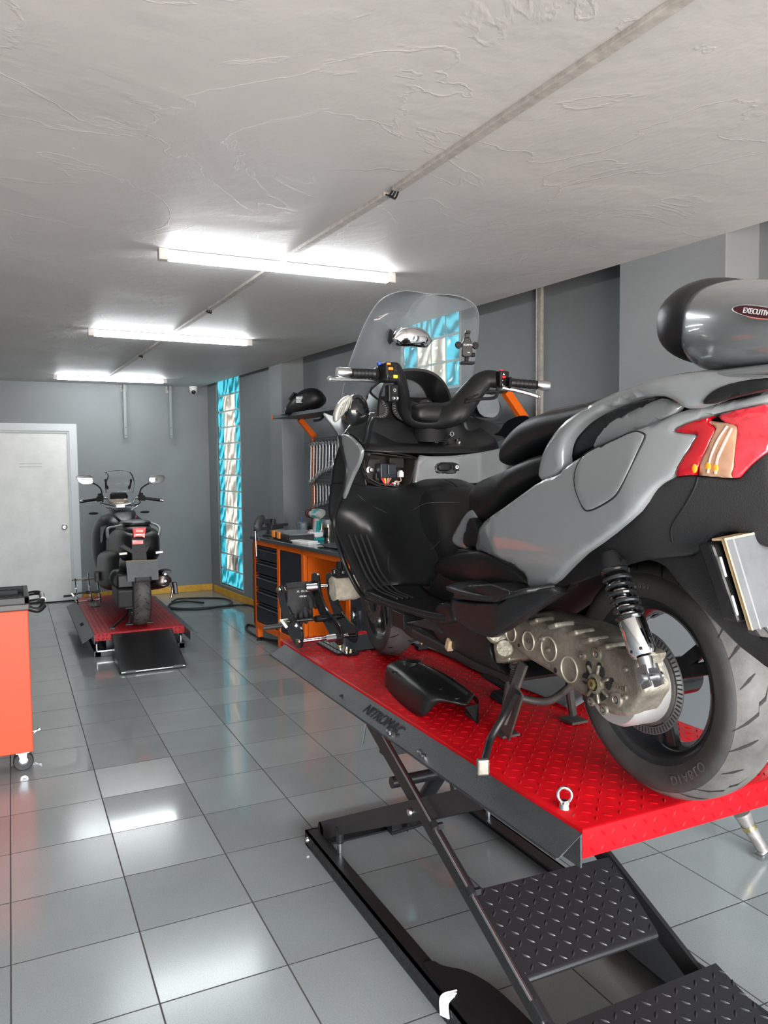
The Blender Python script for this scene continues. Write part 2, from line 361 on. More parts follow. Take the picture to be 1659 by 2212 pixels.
def lugs(mb, o, u, v, nu, nv, pitch, L=.026, Wd=.0075, h=.0018, skip=None):
    o = Vector(o); u = Vector(u).normalized(); v = Vector(v).normalized(); n = u.cross(v)
    for i in range(nu):
        for j in range(nv):
            c = o+u*((i+.5)*pitch)+v*((j+.5)*pitch)
            if skip and skip(c): continue
            d = (u+v).normalized() if (i+j) % 2 else (u-v).normalized(); w = n.cross(d)
            mb.add([c-d*L/2, c+w*Wd/2-d*L*.12, c+w*Wd/2+d*L*.12, c+d*L/2, c-w*Wd/2+d*L*.12, c-w*Wd/2-d*L*.12, c+n*h-d*L*.3, c+n*h+d*L*.3],
                   [(0,1,6),(1,2,7,6),(2,3,7),(3,4,7),(4,5,6,7),(5,0,6)])

def tag(o, label=None, cat=None, group=None, kind=None):
    if label: o['label'] = label
    if cat: o['category'] = cat
    if group: o['group'] = group
    if kind: o['kind'] = kind
    return o
def empty(name, loc=(0,0,0), rz=0, label=None, cat=None, group=None):
    o = bpy.data.objects.new(name, None); COL.objects.link(o); o.location = loc; o.rotation_euler = (0, 0, rz); o.empty_display_size = .1
    return tag(o, label, cat, group)
def struct(o): o['kind'] = 'structure'; return o
def copy_tree(o, parent=None):
    c = o.copy(); COL.objects.link(c)
    if parent: c.parent = parent
    for ch in [q for q in SC.objects if q.parent == o]: copy_tree(ch, c)
    return c
def text_mesh(txt, size, M, name, parent, origin, ux, uy, ext=.0008, align='CENTER'):
    cu = bpy.data.curves.new(name, 'FONT'); cu.body = txt; cu.size = size; cu.extrude = ext; cu.align_x = align; cu.align_y = 'CENTER'
    t = bpy.data.objects.new(name, cu); COL.objects.link(t)
    dg = bpy.context.evaluated_depsgraph_get(); me = bpy.data.meshes.new_from_object(t.evaluated_get(dg))
    bpy.data.objects.remove(t); me.materials.clear(); me.materials.append(M); me.name = name
    ux = Vector(ux).normalized(); uy = Vector(uy).normalized(); uz = ux.cross(uy).normalized(); uy = uz.cross(ux)
    R = Matrix((ux, uy, uz)).transposed().to_4x4(); R.translation = Vector(origin); me.transform(R)
    o = bpy.data.objects.new(name, me); COL.objects.link(o)
    if parent: o.parent = parent
    return o

# ------------------------------------------------------------------ room shell
CZ = 2.615
A_ = Vector((-.0931, .99566, 0)); N_ = Vector((-.99566, -.0931, 0)); O_ = Vector((3.155, 0, 0))
def wf(s, d, z=0): return O_+A_*s+N_*d+Vector((0, 0, z))
def wbox(mb, s0, s1, d0, d1, z0, z1):
    c = wf((s0+s1)/2, (d0+d1)/2, (z0+z1)/2); return mb.obox(c, A_, N_, (0,0,1), abs(s1-s0)/2, abs(d1-d0)/2, abs(z1-z0)/2)
def on_wall(x, y, d): 
    p = on_plane(x, y, O_+N_*d, N_)-O_; return Vector((p.dot(A_), d, p.z))
YB = 10.0
def backy(x): return YB-0.0
mb = MB(); mb.box(-2.2, 4.2, -3.2, 10.2, -.1, 0); struct(mb.build('floor', M_FLOOR, smooth=0))
# ceiling slab ends on the column face line
mb = MB(); p0 = wf(-3.3, 0); p1 = wf(10.15, 0)
mb.prism([(-2.2, -3.1, CZ), (p0.x, p0.y, CZ), (p1.x, p1.y, CZ), (-2.2, 10.1, CZ)], (0, 0, .14)); struct(mb.build('ceiling', M_CEIL, smooth=0))
mb = MB(); wbox(mb, -3.3, 10.2, .30, -.5, 2.756, 2.86); struct(mb.build('ceiling_recess', M_WALL, smooth=0))
# back wall with door opening (door spans x -0.62 .. 0.41)
mb = MB(); mb.box(-2.2, -.52, YB, YB+.15, 0, 2.85); mb.box(.68, 2.6, YB, YB+.15, 0, 2.85); mb.box(-.52, .68, YB, YB+.15, 2.06, 2.85)
struct(mb.build('wall_back', M_WALL, smooth=0))
mb = MB(); mb.box(-2.3, -2.15, -3.2, 10.2, 0, 2.85); struct(mb.build('wall_left', M_WALL, smooth=0))
# right wall: recesses, columns, window openings
mb = MB()
wbox(mb, -3.3, 2.52, -.24, -.4, 0, 2.85)
def wall_with_window(s0, s1, d, ws0, ws1, wz0, wz1):
    wbox(mb, s0, ws0, d, d-.16, 0, 2.85); wbox(mb, ws1, s1, d, d-.16, 0, 2.85)
    wbox(mb, ws0, ws1, d, d-.16, 0, wz0)
    if wz1 < 2.85: wbox(mb, ws0, ws1, d, d-.16, wz1, 2.85)
wall_with_window(3.1, 7.5, -.24, 4.83, 5.60, 1.223, 2.735)
wall_with_window(7.7, 10.2, -.10, 8.89, 9.68, .135, 2.66)
struct(mb.build('wall_right', M_WALL, smooth=0))
for i, (s0, s1) in enumerate(((2.519, 3.136), (7.458, 7.777), (-1.2, -.6))):
    mb = MB(); wbox(mb, s0, s1, 0, -.30, 0, 2.85); struct(mb.build('wall_column_%d' % (i+1), M_WALL, smooth=30, bevel=.006))
# front wall beside the open shop front
mb = MB(); mb.box(-2.3, -1.7, -3.2, -3.05, 0, 2.8); mb.box(3.1, 3.9, -3.2, -3.05, 0, 2.8); mb.box(-1.7, 3.1, -3.2, -3.05, 2.5, 2.8)
struct(mb.build('wall_front', M_WALL, smooth=0))
# glass block windows
def block_window(name, s0, s1, z0, z1, d, nc, nr, colfn):
    mb = MB(); bw = (s1-s0)/nc; bh = (z1-z0)/nr
    for r in range(nr):
        for c in range(nc):
            mb.mat(colfn(c, r)); g = .010; a0, a1 = s0+c*bw+g, s0+(c+1)*bw-g; b0, b1 = z0+r*bh+g, z0+(r+1)*bh-g
            P = []
            for dd, gg in ((d-.07, 0), (d-.014, 0), (d-.006, .012), (d-.010, .022)):
                P.append([wf(a0+gg, dd, b0+gg), wf(a1-gg, dd, b0+gg), wf(a1-gg, dd, b1-gg), wf(a0+gg, dd, b1-gg)])
            mb.rings(P)
    o = struct(mb.build(name, smooth=30))
    g = MB(); wbox(g, s0, s1, d-.02, d-.09, z0, z1); 
    g.build('window_grout', M_GROUT, o, smooth=0)
    f = MB(); t = .018
    wbox(f, s0-t, s0, d+.004, d-.02, z0-t, z1); wbox(f, s1, s1+t, d+.004, d-.02, z0-t, z1); wbox(f, s0-t, s1+t, d+.006, d-.02, z0-t, z0)
    f.build('window_frame', M_SEAM, o, smooth=0)
def c1(c, r):
    c = 3-c                                      # column 0 is the far one in the photo
    if r == 0 or r == 12: return M_CYAN
    if c in (0, 3): return M_CYAN
    if c == 2 and r == 1: return M_SMOKE
    return M_CREAM
block_window('window_1', 8.89, 9.68, .135, 2.66, -.10, 4, 13, c1)
def c2(c, r):
    if c == 0: return M_CYAN
    if r >= 7: return M_CYAN
    if c == 3: return M_CYAN
    return M_CREAM
block_window('window_2', 4.83, 5.60, 1.223, 2.735, -.24, 4, 8, c2)
# skirting boards
mb = MB(); mb.box(.74, 2.36, YB-.018, YB, 0, .085); struct(mb.build('baseboard_back', M_YELLOW, smooth=0, bevel=.004))
mb = MB(); wbox(mb, 7.78, 9.9, -.10, -.082, 0, .085); struct(mb.build('baseboard_right', M_YELLOW, smooth=0, bevel=.004))
# seams, conduit stubs on the right wall
q = MB(); wbox(q, 3.955, 3.985, -.24, -.215, 0, 2.85); wbox(q, 3.99, 4.0, -.24, -.21, 0, 2.85); struct(q.build('trim_1', M_SEAM, smooth=0, bevel=.004))
q = MB(); q.tube(cm([wf(3.15, -.05, 2.7), wf(3.16, -.06, 2.5), wf(3.22, -.1, 2.25), wf(3.2, -.12, 2.05), wf(3.14, -.1, 1.95)]), .004, 6)
tag(q.build('hanging_wire', M_SEAM), 'thin grey wire hanging in a loop at the far edge of the near column', 'wire')
# door
d1 = empty('door_1', (.14, YB, 0)); struct(d1)
mb = MB(); mb.box(-.52, .49, -.01, .035, .012, 2.02); mb.build('door_panel', M_DOOR, d1, smooth=0, bevel=.003)
mb = MB()
for z in (1.655, 1.617): mb.box(-.04, .205, -.0125, -.009, z, z+.004)
mb.build('pencil_lines', pm('pencil_grey', (.25, .27, .27), .7), d1, smooth=0)
mb = MB()
for o_, w_, dp in ((0, .022, -.03), (.022, .05, -.05), (.072, .035, -.04)):
    mb.box(.49+o_, .49+o_+w_, dp, -.001, 0, 2.02+o_); mb.box(-.52-o_-w_, -.52-o_, dp, -.001, 0, 2.02+o_); mb.box(-.52-o_-w_, .49+o_+w_, dp, -.001, 2.02+o_, 2.02+o_+w_)
mb.build('door_frame', M_DOORFR, d1, smooth=0)
mb = MB(); mb.lathe([(0, -.002), (.036, -.002), (.036, -.012), (.02, -.016), (.012, -.02), (.012, -.035), (.026, -.042), (.028, -.055), (.02, -.064), (0, -.066)], (.425, -.01, .90), (0, 1, 0), 24)
mb.build('door_knob', M_STEEL, d1)
mb = MB(); mb.box(-.56, .55, -.03, .0, 0, .014); mb.build('door_sill', M_DARK, d1, smooth=0)
mb = MB(); mb.box(-.75, .5, .1, .14, 0, 2.1); mb.build('door_backing', M_DARK, d1, smooth=0)
# ------------------------------------------------------------------ ceiling things
for (xa, ya, xb, yb, ln, lab) in ((.66, 3.77, 1.885, 3.76, 1, 'lit white tube light on the ceiling, nearest of the three'),
                         (.55, 6.10, 1.79, 6.14, 2, 'lit white tube light on the ceiling, middle one of the three'),
                         (.46, 9.19, 1.67, 9.21, 3, 'lit white tube light on the ceiling, farthest one above the back wall')):
    a = V(xa, ya, CZ); b = V(xb, yb, CZ); c = (a+b)/2; d = (b-a).normalized(); s = V(-d.y, d.x, 0); h = (b-a).length/2
    t = empty('tube_light', c, 0, lab, 'ceiling light', 'tube lights across the ceiling')
    m_ = MB(); m_.obox((0, 0, -.012), d, s, (0,0,1), h-.02, .020, .010); m_.build('housing', M_WHT, t, smooth=0, bevel=.003)
    m_ = MB(); m_.obox((0, 0, -.036), d, s, (0,0,1), h-.04, .019, .014); m_.build('tube', M_TUBE, t, smooth=0, bevel=.010, bseg=4)
    for q in (-1, 1):
        m_ = MB(); m_.obox(d*q*(h-.022), d, s, (0,0,1), .022, .024, .052); m_.build('end_cap', pm('cap_grey_plastic', (.55, .52, .5), .5), t, smooth=0, bevel=.004)
# cable conduit in four runs
runs = [((1.37, 1.15), (1.316, 2.60)), ((1.312, 2.66), (1.247, 3.70)), ((1.243, 3.82), (1.195, 5.02)), ((1.193, 5.08), (1.15, 6.08)), ((1.146, 6.18), (1.10, 7.25)), ((1.098, 7.32), (1.022, 9.15))]
M_COND = pm('painted_conduit', (.40, .38, .35), .6, var=.25, vscale=25)
labs = ['nearest run, cut by the photo edge', 'run between the first joint and the nearest tube light', 'run just beyond the nearest tube light', 'run ending at the middle tube light', 'run just beyond the middle tube light', 'farthest run, reaching the farthest tube light']
for (a, b), lb in zip(runs, labs):
    m_ = MB(); m_.bar((a[0], a[1], CZ-.007), (b[0], b[1], CZ-.007), .036, .016)
    tag(m_.build('cable_conduit', M_COND, smooth=0, bevel=.003), 'grey ceiling conduit, '+lb, 'conduit', 'conduit runs along the ceiling')
for i, (x, y, lb) in enumerate(((1.314, 2.63, 'nearest conduit joint'), (1.194, 5.05, 'second conduit joint'), (1.099, 7.29, 'farthest conduit joint'))):
    m_ = MB(); 
    for k in range(3): m_.tube(cm([(x-.01+k*.01, y-.04, CZ-.006), (x+.012*(k-1), y, CZ-.022-.004*k), (x-.01+k*.01, y+.04, CZ-.006)]), .004, 6)
    tag(m_.build('cable_joint', M_DARK, smooth=60), 'black cable showing at the '+lb+' on the ceiling', 'cable', 'cable ends at the conduit joints')
# wall brackets
for x, lb in ((1.29, 'left of the two, nearer the door'), (1.835, 'right of the two, nearer the camera dome')):
    t = empty('wall_bracket', (x, YB, 1.96), 0, 'grey bracket arm on the back wall, '+lb, 'bracket', 'bracket arms on the back wall')
    m_ = MB(); m_.box(-.017, .017, -.10, -.075, 0, .65); m_.box(-.017, -.012, -.10, -.0, .60, .65); m_.build('arm', pm('bracket_grey_paint', (.21, .23, .24), .5), t, smooth=0, bevel=.003)
    m_ = MB(); m_.box(-.04, .04, -.006, 0, .57, .65); m_.build('wall_plate', M_SEAM, t, smooth=0, bevel=.002)
    for z in (.03, .13): m_ = MB(); m_.cyl((0, -.102, z), (0, -.099, z), .005, n=10); m_.build('screw_hole', M_DARK, t)
t = empty('security_camera', (2.13, YB-.06, 2.615), 0, 'small white dome security camera under the ceiling in the back corner', 'camera')
m_ = MB(); m_.lathe([(0, 0), (.05, 0), (.052, -.012), (.05, -.03), (.046, -.05)], (0,0,0), (0,0,1), 24); m_.build('base', M_WHT, t)
m_ = MB(); m_.ball((0, 0, -.05), .046, 20); m_.build('dome', M_WHT, t)
m_ = MB(); m_.ball((-.004, -.022, -.068), .03, 16); m_.build('lens', M_GLOSSB, t)

# ------------------------------------------------------------------ workbench (own frame: x along the wall away from the camera, y out of the wall)
RW = math.atan2(A_.y, A_.x)
def bench_root(name, s, d, z, label, cat, group=None):
    p = wf(s, d, z); return empty(name, p, RW, label, cat, group)     # local x = along wall (A_), local y = away from room? (see sgn)
# local frame: X = A_, Y = Z x A_ = N_
s0, s1 = 3.95, 6.985
BH = .962
b = bench_root('workbench', 0, 0, 0, 'long orange steel workbench with dark drawers, a dark worktop and a tool wall', 'workbench')
def bx(m_, sa, sb, da, db, za, zb): return m_.box(min(sa, sb), max(sa, sb), min(da, db), max(da, db), za, zb)
m_ = MB(); bx(m_, s0-.03, s1+.03, -.12, .535, BH-.03, BH); m_.build('worktop', M_BENCH, b, smooth=0, bevel=.004)
m_ = MB()
# frame rails
F0, F1 = .478, .518
for sa, sb in ((6.945, 6.985), (6.395, 6.445), (5.90, 5.95), (5.14, 5.20), (4.55, 4.59), (3.95, 4.0)): bx(m_, sa, sb, F0, F1, .14, BH-.03)
bx(m_, s0, s1, F0, F1, BH-.075, BH-.03); bx(m_, 5.90, s1, F0, F1, .12, .175); bx(m_, s0, 5.20, F0, F1, .12, .175)
for d in (-.10, F0): bx(m_, s1-.04, s1, d, d+.04, .12, BH-.03); bx(m_, s0, s0+.04, d, d+.04, .12, BH-.03)
for s in (6.42, 5.92, 5.17, 4.57): bx(m_, s-.02, s+.02, -.10, -.06, .12, BH-.03)
bx(m_, s0, s1, -.10, -.06, .12, .16)
bx(m_, s1-.04, s1, -.1, F1, .14, .18); bx(m_, s1-.04, s1, -.1, F1, BH-.08, BH-.03)
m_.build('frame', M_ORANGE, b, smooth=0, bevel=.004)
m_ = MB(); bx(m_, s1-.012, s1-.002, -.06, .48, .16, BH-.06); m_.build('end_panel', M_NAVY, b, smooth=0)
m_ = MB(); bx(m_, 5.90, 5.915, -.05, .49, .1, BH-.04); bx(m_, 5.2, 5.9, -.06, -.045, .1, BH-.04); bx(m_, 5.185, 5.2, -.05, .49, .1, BH-.04); m_.build('knee_space_panel', M_ORANGE, b, smooth=0)
for i, s in enumerate((6.93, 6.42, 5.92, 5.17, 4.57, 3.98)):
    for d in (.498, -.07):
        m_ = MB(); bx(m_, s-.03, s+.03, d-.03, d+.02, .035, .13); g = m_.build('leg', M_ORANGE, b, smooth=0, bevel=.004)
        m_ = MB(); m_.cyl((s, d, 0), (s, d, .012), .026, .022, 16); m_.cyl((s, d, .012), (s, d, .04), .008, n=10); m_.build('levelling_foot', M_DARK, g)
# drawers
zs = [.885, .755, .625, .495, .365, .18]
for i in range(5):
    zt, zb = zs[i], zs[i+1]
    m_ = MB(); bx(m_, 6.45, 6.94, .30, .512, zb+.006, zt-.045); bx(m_, 6.45, 6.94, .45, .49, zt-.05, zt-.012)
    m_.prism([(6.45, .512, zt-.045), (6.45, .520, zt-.041), (6.45, .497, zt-.030), (6.45, .49, zt-.034)], (.49, 0, 0))
    dr = m_.build('drawer', M_NAVY, b, smooth=0, bevel=.002)
    m_ = MB(); m_.box(6.45, 6.94, .500, .514, zt-.016, zt-.006); m_.build('handle_lip', M_NAVY, dr, smooth=0, bevel=.002)
m_ = MB(); bx(m_, 5.955, 6.39, .47, .512, .18, .885); m_.build('cupboard_door', M_NAVY, b, smooth=0, bevel=.003)
m_ = MB(); bx(m_, 4.60, 5.135, .47, .512, .18, .885); cdoor = m_.build('cupboard_door', M_NAVY, b, smooth=0, bevel=.003)
m_ = MB(); bx(m_, 5.03, 5.10, .511, .518, .46, .60); m_.mat(M_CHROME); m_.cyl((5.062, .518, .54), (5.062, .532, .54), .018, n=14); m_.obox((5.062, .537, .54), (1,0,0), (0,1,0), (0,0,1), .008, .006, .026); m_.cyl((5.062, .518, .50), (5.062, .53, .50), .010, n=12)
m_.build('lock_handle', M_DARK, cdoor)
# tool wall: posts, pegboard, shelf
for s in (6.93, 3.97):
    m_ = MB(); 
    P = [(s, -.10, BH), (s, -.10, 1.86), (s, .0, 1.985)]
    m_.bar(P[0], (s, -.10, 1.88), .045, .05, up=(0,1,0)); m_.bar((s, -.105, 1.86), (s, .055, 2.035), .045, .05, up=(0,1,0)); m_.build('post', M_ORANGE, b, smooth=0, bevel=.004)
m_ = MB(); bx(m_, 4.0, 6.84, -.075, -.06, 1.05, 1.865); bx(m_, 4.0, 6.84, -.085, -.05, 1.855, 1.868); pb = m_.build('pegboard', M_PEG, b, smooth=0)
m_ = MB()
for i in range(52):
    for k in range(26):
        m_.box(5.62+i*.025, 5.62+i*.025+.007, -.0615, -.0592, 1.10+k*.029, 1.10+k*.029+.012)
m_.build('peg_holes', M_DARK, pb, smooth=0)
m_ = MB(); bx(m_, 3.94, 7.0, .0, .30, 2.035, 2.043); bx(m_, 3.94, 7.0, .29, .302, 2.035, 2.065); bx(m_, 3.94, 7.0, -.002, .008, 2.035, 2.065)
m_.mat(M_ORANGE); bx(m_, 6.985, 7.005, .28, .305, 2.03, 2.07); m_.build('shelf', M_PEG, b, smooth=0, bevel=.002)

# hooks + spanners
def spanner(L, w, lab, group):
    t = empty('combination_spanner', (0,0,0), RW, lab, 'spanner', group)
    m_ = MB(); m_.bar((0, 0, -.012), (0, .0, -L+.02), w*.55, w*.28, up=(0,1,0)); m_.build('shaft', M_STEEL, t, smooth=0, bevel=.002)
    m_ = MB(); R = w*.9; P = []
    n = 14
    for rr, hh in ((R, -w*.2), (R, w*.2)): pass
    m_.lathe([(R*.55, -w*.2), (R, -w*.2), (R, w*.2), (R*.55, w*.2)], (0, 0, 0), (0, 1, 0), n, closedprof=True); m_.build('ring_end', M_STEEL, t)
    m_ = MB(); q = []
    R2 = w*1.15
    for a in range(0, 281, 28):
        th = math.radians(130+a*1.0); q.append((R2*math.cos(th), R2*math.sin(th)))
    q = [(R2*math.cos(math.radians(t_)), R2*math.sin(math.radians(t_))) for t_ in range(-62, 243, 22)]
    inner = [(-R2*.5, -R2*.3), (-R2*.45, R2*.25), (R2*.1, R2*.45), (R2*.5, -R2*.2)]
    poly = q+[(-R2*.42, -R2*.35), (-R2*.40, R2*.15), (R2*.05, R2*.30), (R2*.48, -R2*.05), (R2*.42, -R2*.45)][0:0]+[(-R2*.40, -R2*.25), (-R2*.30, R2*.20), (R2*.30, R2*.22), (R2*.42, -R2*.35)]
    m_.prism([(x, -w*.2, -L+y*1.0) for x, y in poly], (0, w*.4, 0)); m_.build('open_end', M_STEEL, t, smooth=30)
    return t
wl = [.36, .33, .30, .272, .25, .242, .232, .218, .212, .205, .20, .2]
names = ['longest', 'second longest', 'third', 'fourth', 'fifth', 'sixth', 'seventh', 'eighth', 'ninth', 'tenth', 'eleventh', 'twelfth']
for i in range(11):
    sp = 6.86-.062*i
    t = spanner(wl[i], .026-.0009*i, 'chrome spanner in the upper row, %s from the orange post' % names[i].replace('longest', 'first').replace('second first', 'second'), 'spanners hanging in the upper row')
    t.location = wf(sp, -.028, 1.80); t.rotation_euler = (math.radians(0), math.radians(-4), RW)
wl2 = [.20, .195, .18, .175, .165, .155, .135]
for i in range(7):
    sp = 6.82-.060*i
    t = spanner(wl2[i], .017-.0006*i, 'small chrome spanner in the lower row, %s from the orange post' % ['first', 'second', 'third', 'fourth', 'fifth', 'sixth', 'seventh'][i], 'spanners hanging in the lower row')
    t.location = wf(sp, -.034, 1.425); t.rotation_euler = (0, math.radians(-1), RW)
def hook(s, z, L, lab):
    m_ = MB(); p = lambda a, c: (s, -.06+a, z+c)
    m_.tube([p(0, 0), p(L*.6, -.002), p(L, .012)], .003, 6)
    o = m_.build('peg_hook', M_STEEL, smooth=60); o.location = O_; o.rotation_euler = (0, 0, RW); tag(o, lab, 'hook', 'peg hooks on the tool wall')
for i in range(13): hook(6.93-.062*i+.02, 1.812, .06, 'small steel peg hook in the top row above the upper spanners')
for i in range(9): hook(6.90-.060*i, 1.43, .05, 'small steel peg hook in the row holding the lower spanners')
# pliers with green handles
for i, (sp, z, L) in enumerate(((6.43, 1.60, .22), (6.36, 1.61, .23), (6.27, 1.60, .22), (6.38, 1.33, .22), (6.26, 1.34, .24))):
    t = empty('pliers', wf(sp, -.03, z), RW, ['first pliers beside the spanners', 'second pliers beside the spanners', 'pliers beside the scooter fairing, upper row', 'lower left pliers above the cordless drill', 'lower right pliers above the cordless drill'][i]+', dark green handles, hanging', 'pliers', 'pliers on the tool wall')
    for q in (-1, 1):
        m_ = MB(); m_.tube(cm([(q*.004, 0, .01), (q*.016, 0, -.05), (q*.022, 0, -.12), (q*.010, 0, -L+.03)]), [.005+.004*min(1, k/8) for k in range(19)], 8); m_.build('handle', M_GREEN, t)
    m_ = MB(); m_.obox((0, 0, .02), (1,0,0), (0,1,0), (0,0,1), .014, .006, .022); m_.prism([(-.012, -.006, .04), (.012, -.006, .04), (.003, -.006, .085), (-.003, -.006, .085)], (0, .012, 0)); m_.build('jaws', M_STEEL, t, smooth=0, bevel=.003)
    hook(sp+.01, z+.02, .09, 'long steel peg hook carrying the pliers on the tool wall')

def wb(name, s, d, lab, cat, group=None, z=BH, rz=0): return empty(name, wf(s, d, z), RW+rz, lab, cat, group)
# vice at the far end
t = wb('bench_vice', 6.93, .36, 'dark grey bench vice clamped at the far corner of the worktop', 'vice', rz=math.radians(115))
# local x points to the jaw side
M_VICE = pm('hammered_grey_vice', (.045, .045, .048), .45, bump=.3, bscale=120)
m_ = MB(); m_.cyl((0, 0, 0), (0, 0, .022), .085, .08, 24); m_.cyl((0, 0, .02), (0, 0, .06), .05, .04, 20); m_.box(-.14, .03, -.035, .035, .055, .10); m_.box(-.02, .03, -.05, .05, .09, .15)
m_.box(-.22, -.1, -.022, .022, .075, .10); m_.build('body', M_VICE, t, smooth=35, bevel=.008)
m_ = MB(); m_.tube(cm([(.16, 0, .06), (.175, 0, .10), (.15, 0, .145), (.11, 0, .155)]), [.035]*19, 10, flat=1.3); m_.box(.07, .12, -.05, .05, .12, .155); m_.box(.02, .17, -.022, .022, .055, .08); m_.build('moving_jaw', M_VICE, t, smooth=35, bevel=.006)
m_ = MB(); m_.cyl((.15, 0, .068), (.225, 0, .068), .014, n=14); m_.cyl((.212, 0, .10), (.212, .01, -.17), .006, n=10); m_.ball((.212, .01, -.17), .010, 10); m_.ball((.212, 0, .10), .010, 10); m_.build('screw_handle', M_STEEL, t)
m_ = MB(); m_.box(.035, .045, -.05, .05, .125, .155); m_.box(.06, .07, -.05, .05, .125, .155); m_.build('jaw_plates', M_STEEL, t, smooth=0)
t = wb('tool_roll', 6.78, .02, 'dark oblong tool lying on the worktop behind the bench vice', 'tool')
m_ = MB(); m_.obox((0, 0, .1), (1,0,0), (0,1,0), (0,0,1), .14, .03, .02); m_.cyl((.06, 0, 0), (.06, 0, .085), .02, n=12); m_.cyl((-.06, 0, 0), (-.06, 0, .085), .02, n=12); m_.build('body', M_VICE, t, smooth=30, bevel=.006)
# organiser box
t = wb('organiser_case', 6.42, .33, 'black organiser case with clear lid and orange latches on the worktop', 'tool case', rz=math.radians(-6))
m_ = MB(); m_.box(-.23, .23, -.15, .15, 0, .055); m_.build('tray', M_PLAST2, t, smooth=0, bevel=.008)
m_ = MB(); 
for k in range(9): m_.box(-.2+k*.045, -.17+k*.045, .149, .153, .008, .045)
m_.build('ribs', M_BLKS, t, smooth=0)
m_ = MB(); m_.box(-.228, .228, -.148, .148, .055, .068); m_.build('lid', M_CLEAR2, t, smooth=0, bevel=.005)
m_ = MB()
for k in range(14):
    m_.obox((random.uniform(-.19, .19), random.uniform(-.11, .11), .05), (1, random.uniform(-1, 1), 0), (0,1,0), (0,0,1), .02, .012, .004)
tag(m_.build('small_parts', M_STEEL, t, smooth=0), kind='stuff')
for sx_ in (.19, .04): 
    m_ = MB(); m_.box(sx_-.035, sx_+.035, .148, .165, .012, .07); m_.build('latch', M_SWO, t, smooth=0, bevel=.005)
m_ = MB(); m_.box(.21, .24, .10, .158, .01, .07); m_.build('corner_guard', M_SWO, t, smooth=0, bevel=.005)
# papers and rag
t = wb('paper_pad', 6.06, .43, 'white note pads stacked flat at the front of the worktop', 'paper', rz=.1)
m_ = MB(); m_.box(-.14, .12, -.06, .05, 0, .012); m_.obox((.01, 0, .018), (1, .12, 0), (-.12, 1, 0), (0,0,1), .12, .05, .005); m_.build('sheets', M_PAPER, t, smooth=0, bevel=.002)
m_ = MB(); G = [[(x*.16+.02*random.random(), y*.10+.01*random.random(), .008+.012*random.random()) for x in [q/6-.5 for q in range(7)]] for y in [q/4-.5 for q in range(5)]]
m_.net(bicubic(G, 3, 3)); o = m_.build('cleaning_rag', pm('dark_rag', (.055, .06, .062), .9, bump=.6, bscale=90), smooth=80, solid=.004)
o.location = wf(5.62, .36, BH); o.rotation_euler = (0, 0, RW); o.scale = (2, 1.6, 1); tag(o, 'dark grey cleaning rag crumpled on the worktop beside the note pads', 'rag')
# cups
for q, (s_, d_) in enumerate(((6.80, .12), (6.70, .14))):
    t = wb('plastic_cup', s_, d_, 'cloudy clear plastic cup, %s of the two behind the organiser case' % ('left one' if q == 0 else 'right one'), 'cup', 'plastic cups on the worktop')
    m_ = MB(); m_.lathe([(0, .002), (.033, .002), (.045, .115), (.047, .117), (.044, .117), (.031, .004), (0, .004)], (0,0,0), (0,0,1), 20); m_.build('cup_wall', M_CLEAR2, t)
o = MB(); o.cyl((0,0,.01), (.02,.01,.16), .006, n=8); q_ = o.build('blue_pen', M_BLUE); q_.location = wf(6.80, .12, BH); tag(q_, 'blue stick standing in the left plastic cup on the worktop', 'pen')
# spray cans
for i, (s_, d_, hh, cap) in enumerate(((6.64, .06, .205, M_DARK), (6.53, .09, .165, M_CLEAR2), (6.41, .10, .165, M_CLEAR2), (6.29, .10, .165, M_CLEAR2))):
    t = wb('spray_can', s_, d_, ['tall black spray can with black cap, farthest of the cans', 'spray can with clear cap beside the tall black can', 'spray can with clear cap, third of the row of cans', 'spray can with clear cap partly behind the cordless drill'][i], 'spray can', 'spray cans at the back of the worktop')
    m_ = MB(); m_.lathe([(0, 0), (.032, 0), (.033, .004), (.033, hh-.05), (.028, hh-.038), (.028, hh-.036)], (0,0,0), (0,0,1), 24); m_.build('can', pm('can_metal_%d' % i, (.55, .5, .38) if i else (.05, .05, .05), .22, metal=.9 if i else .2), t)
    m_ = MB(); m_.lathe([(.0332, .012), (.0332, hh-.062)], (0,0,0), (0,0,1), 24, a0=.6+i, a1=4.6+i); m_.build('label_band', M_DARK if i else pm('can_label', (.12, .11, .10), .4), t)
    m_ = MB(); m_.lathe([(.030, hh-.045), (.030, hh), (.027, hh+.003), (0, hh+.003)], (0,0,0), (0,0,1), 24); m_.build('cap', cap, t)
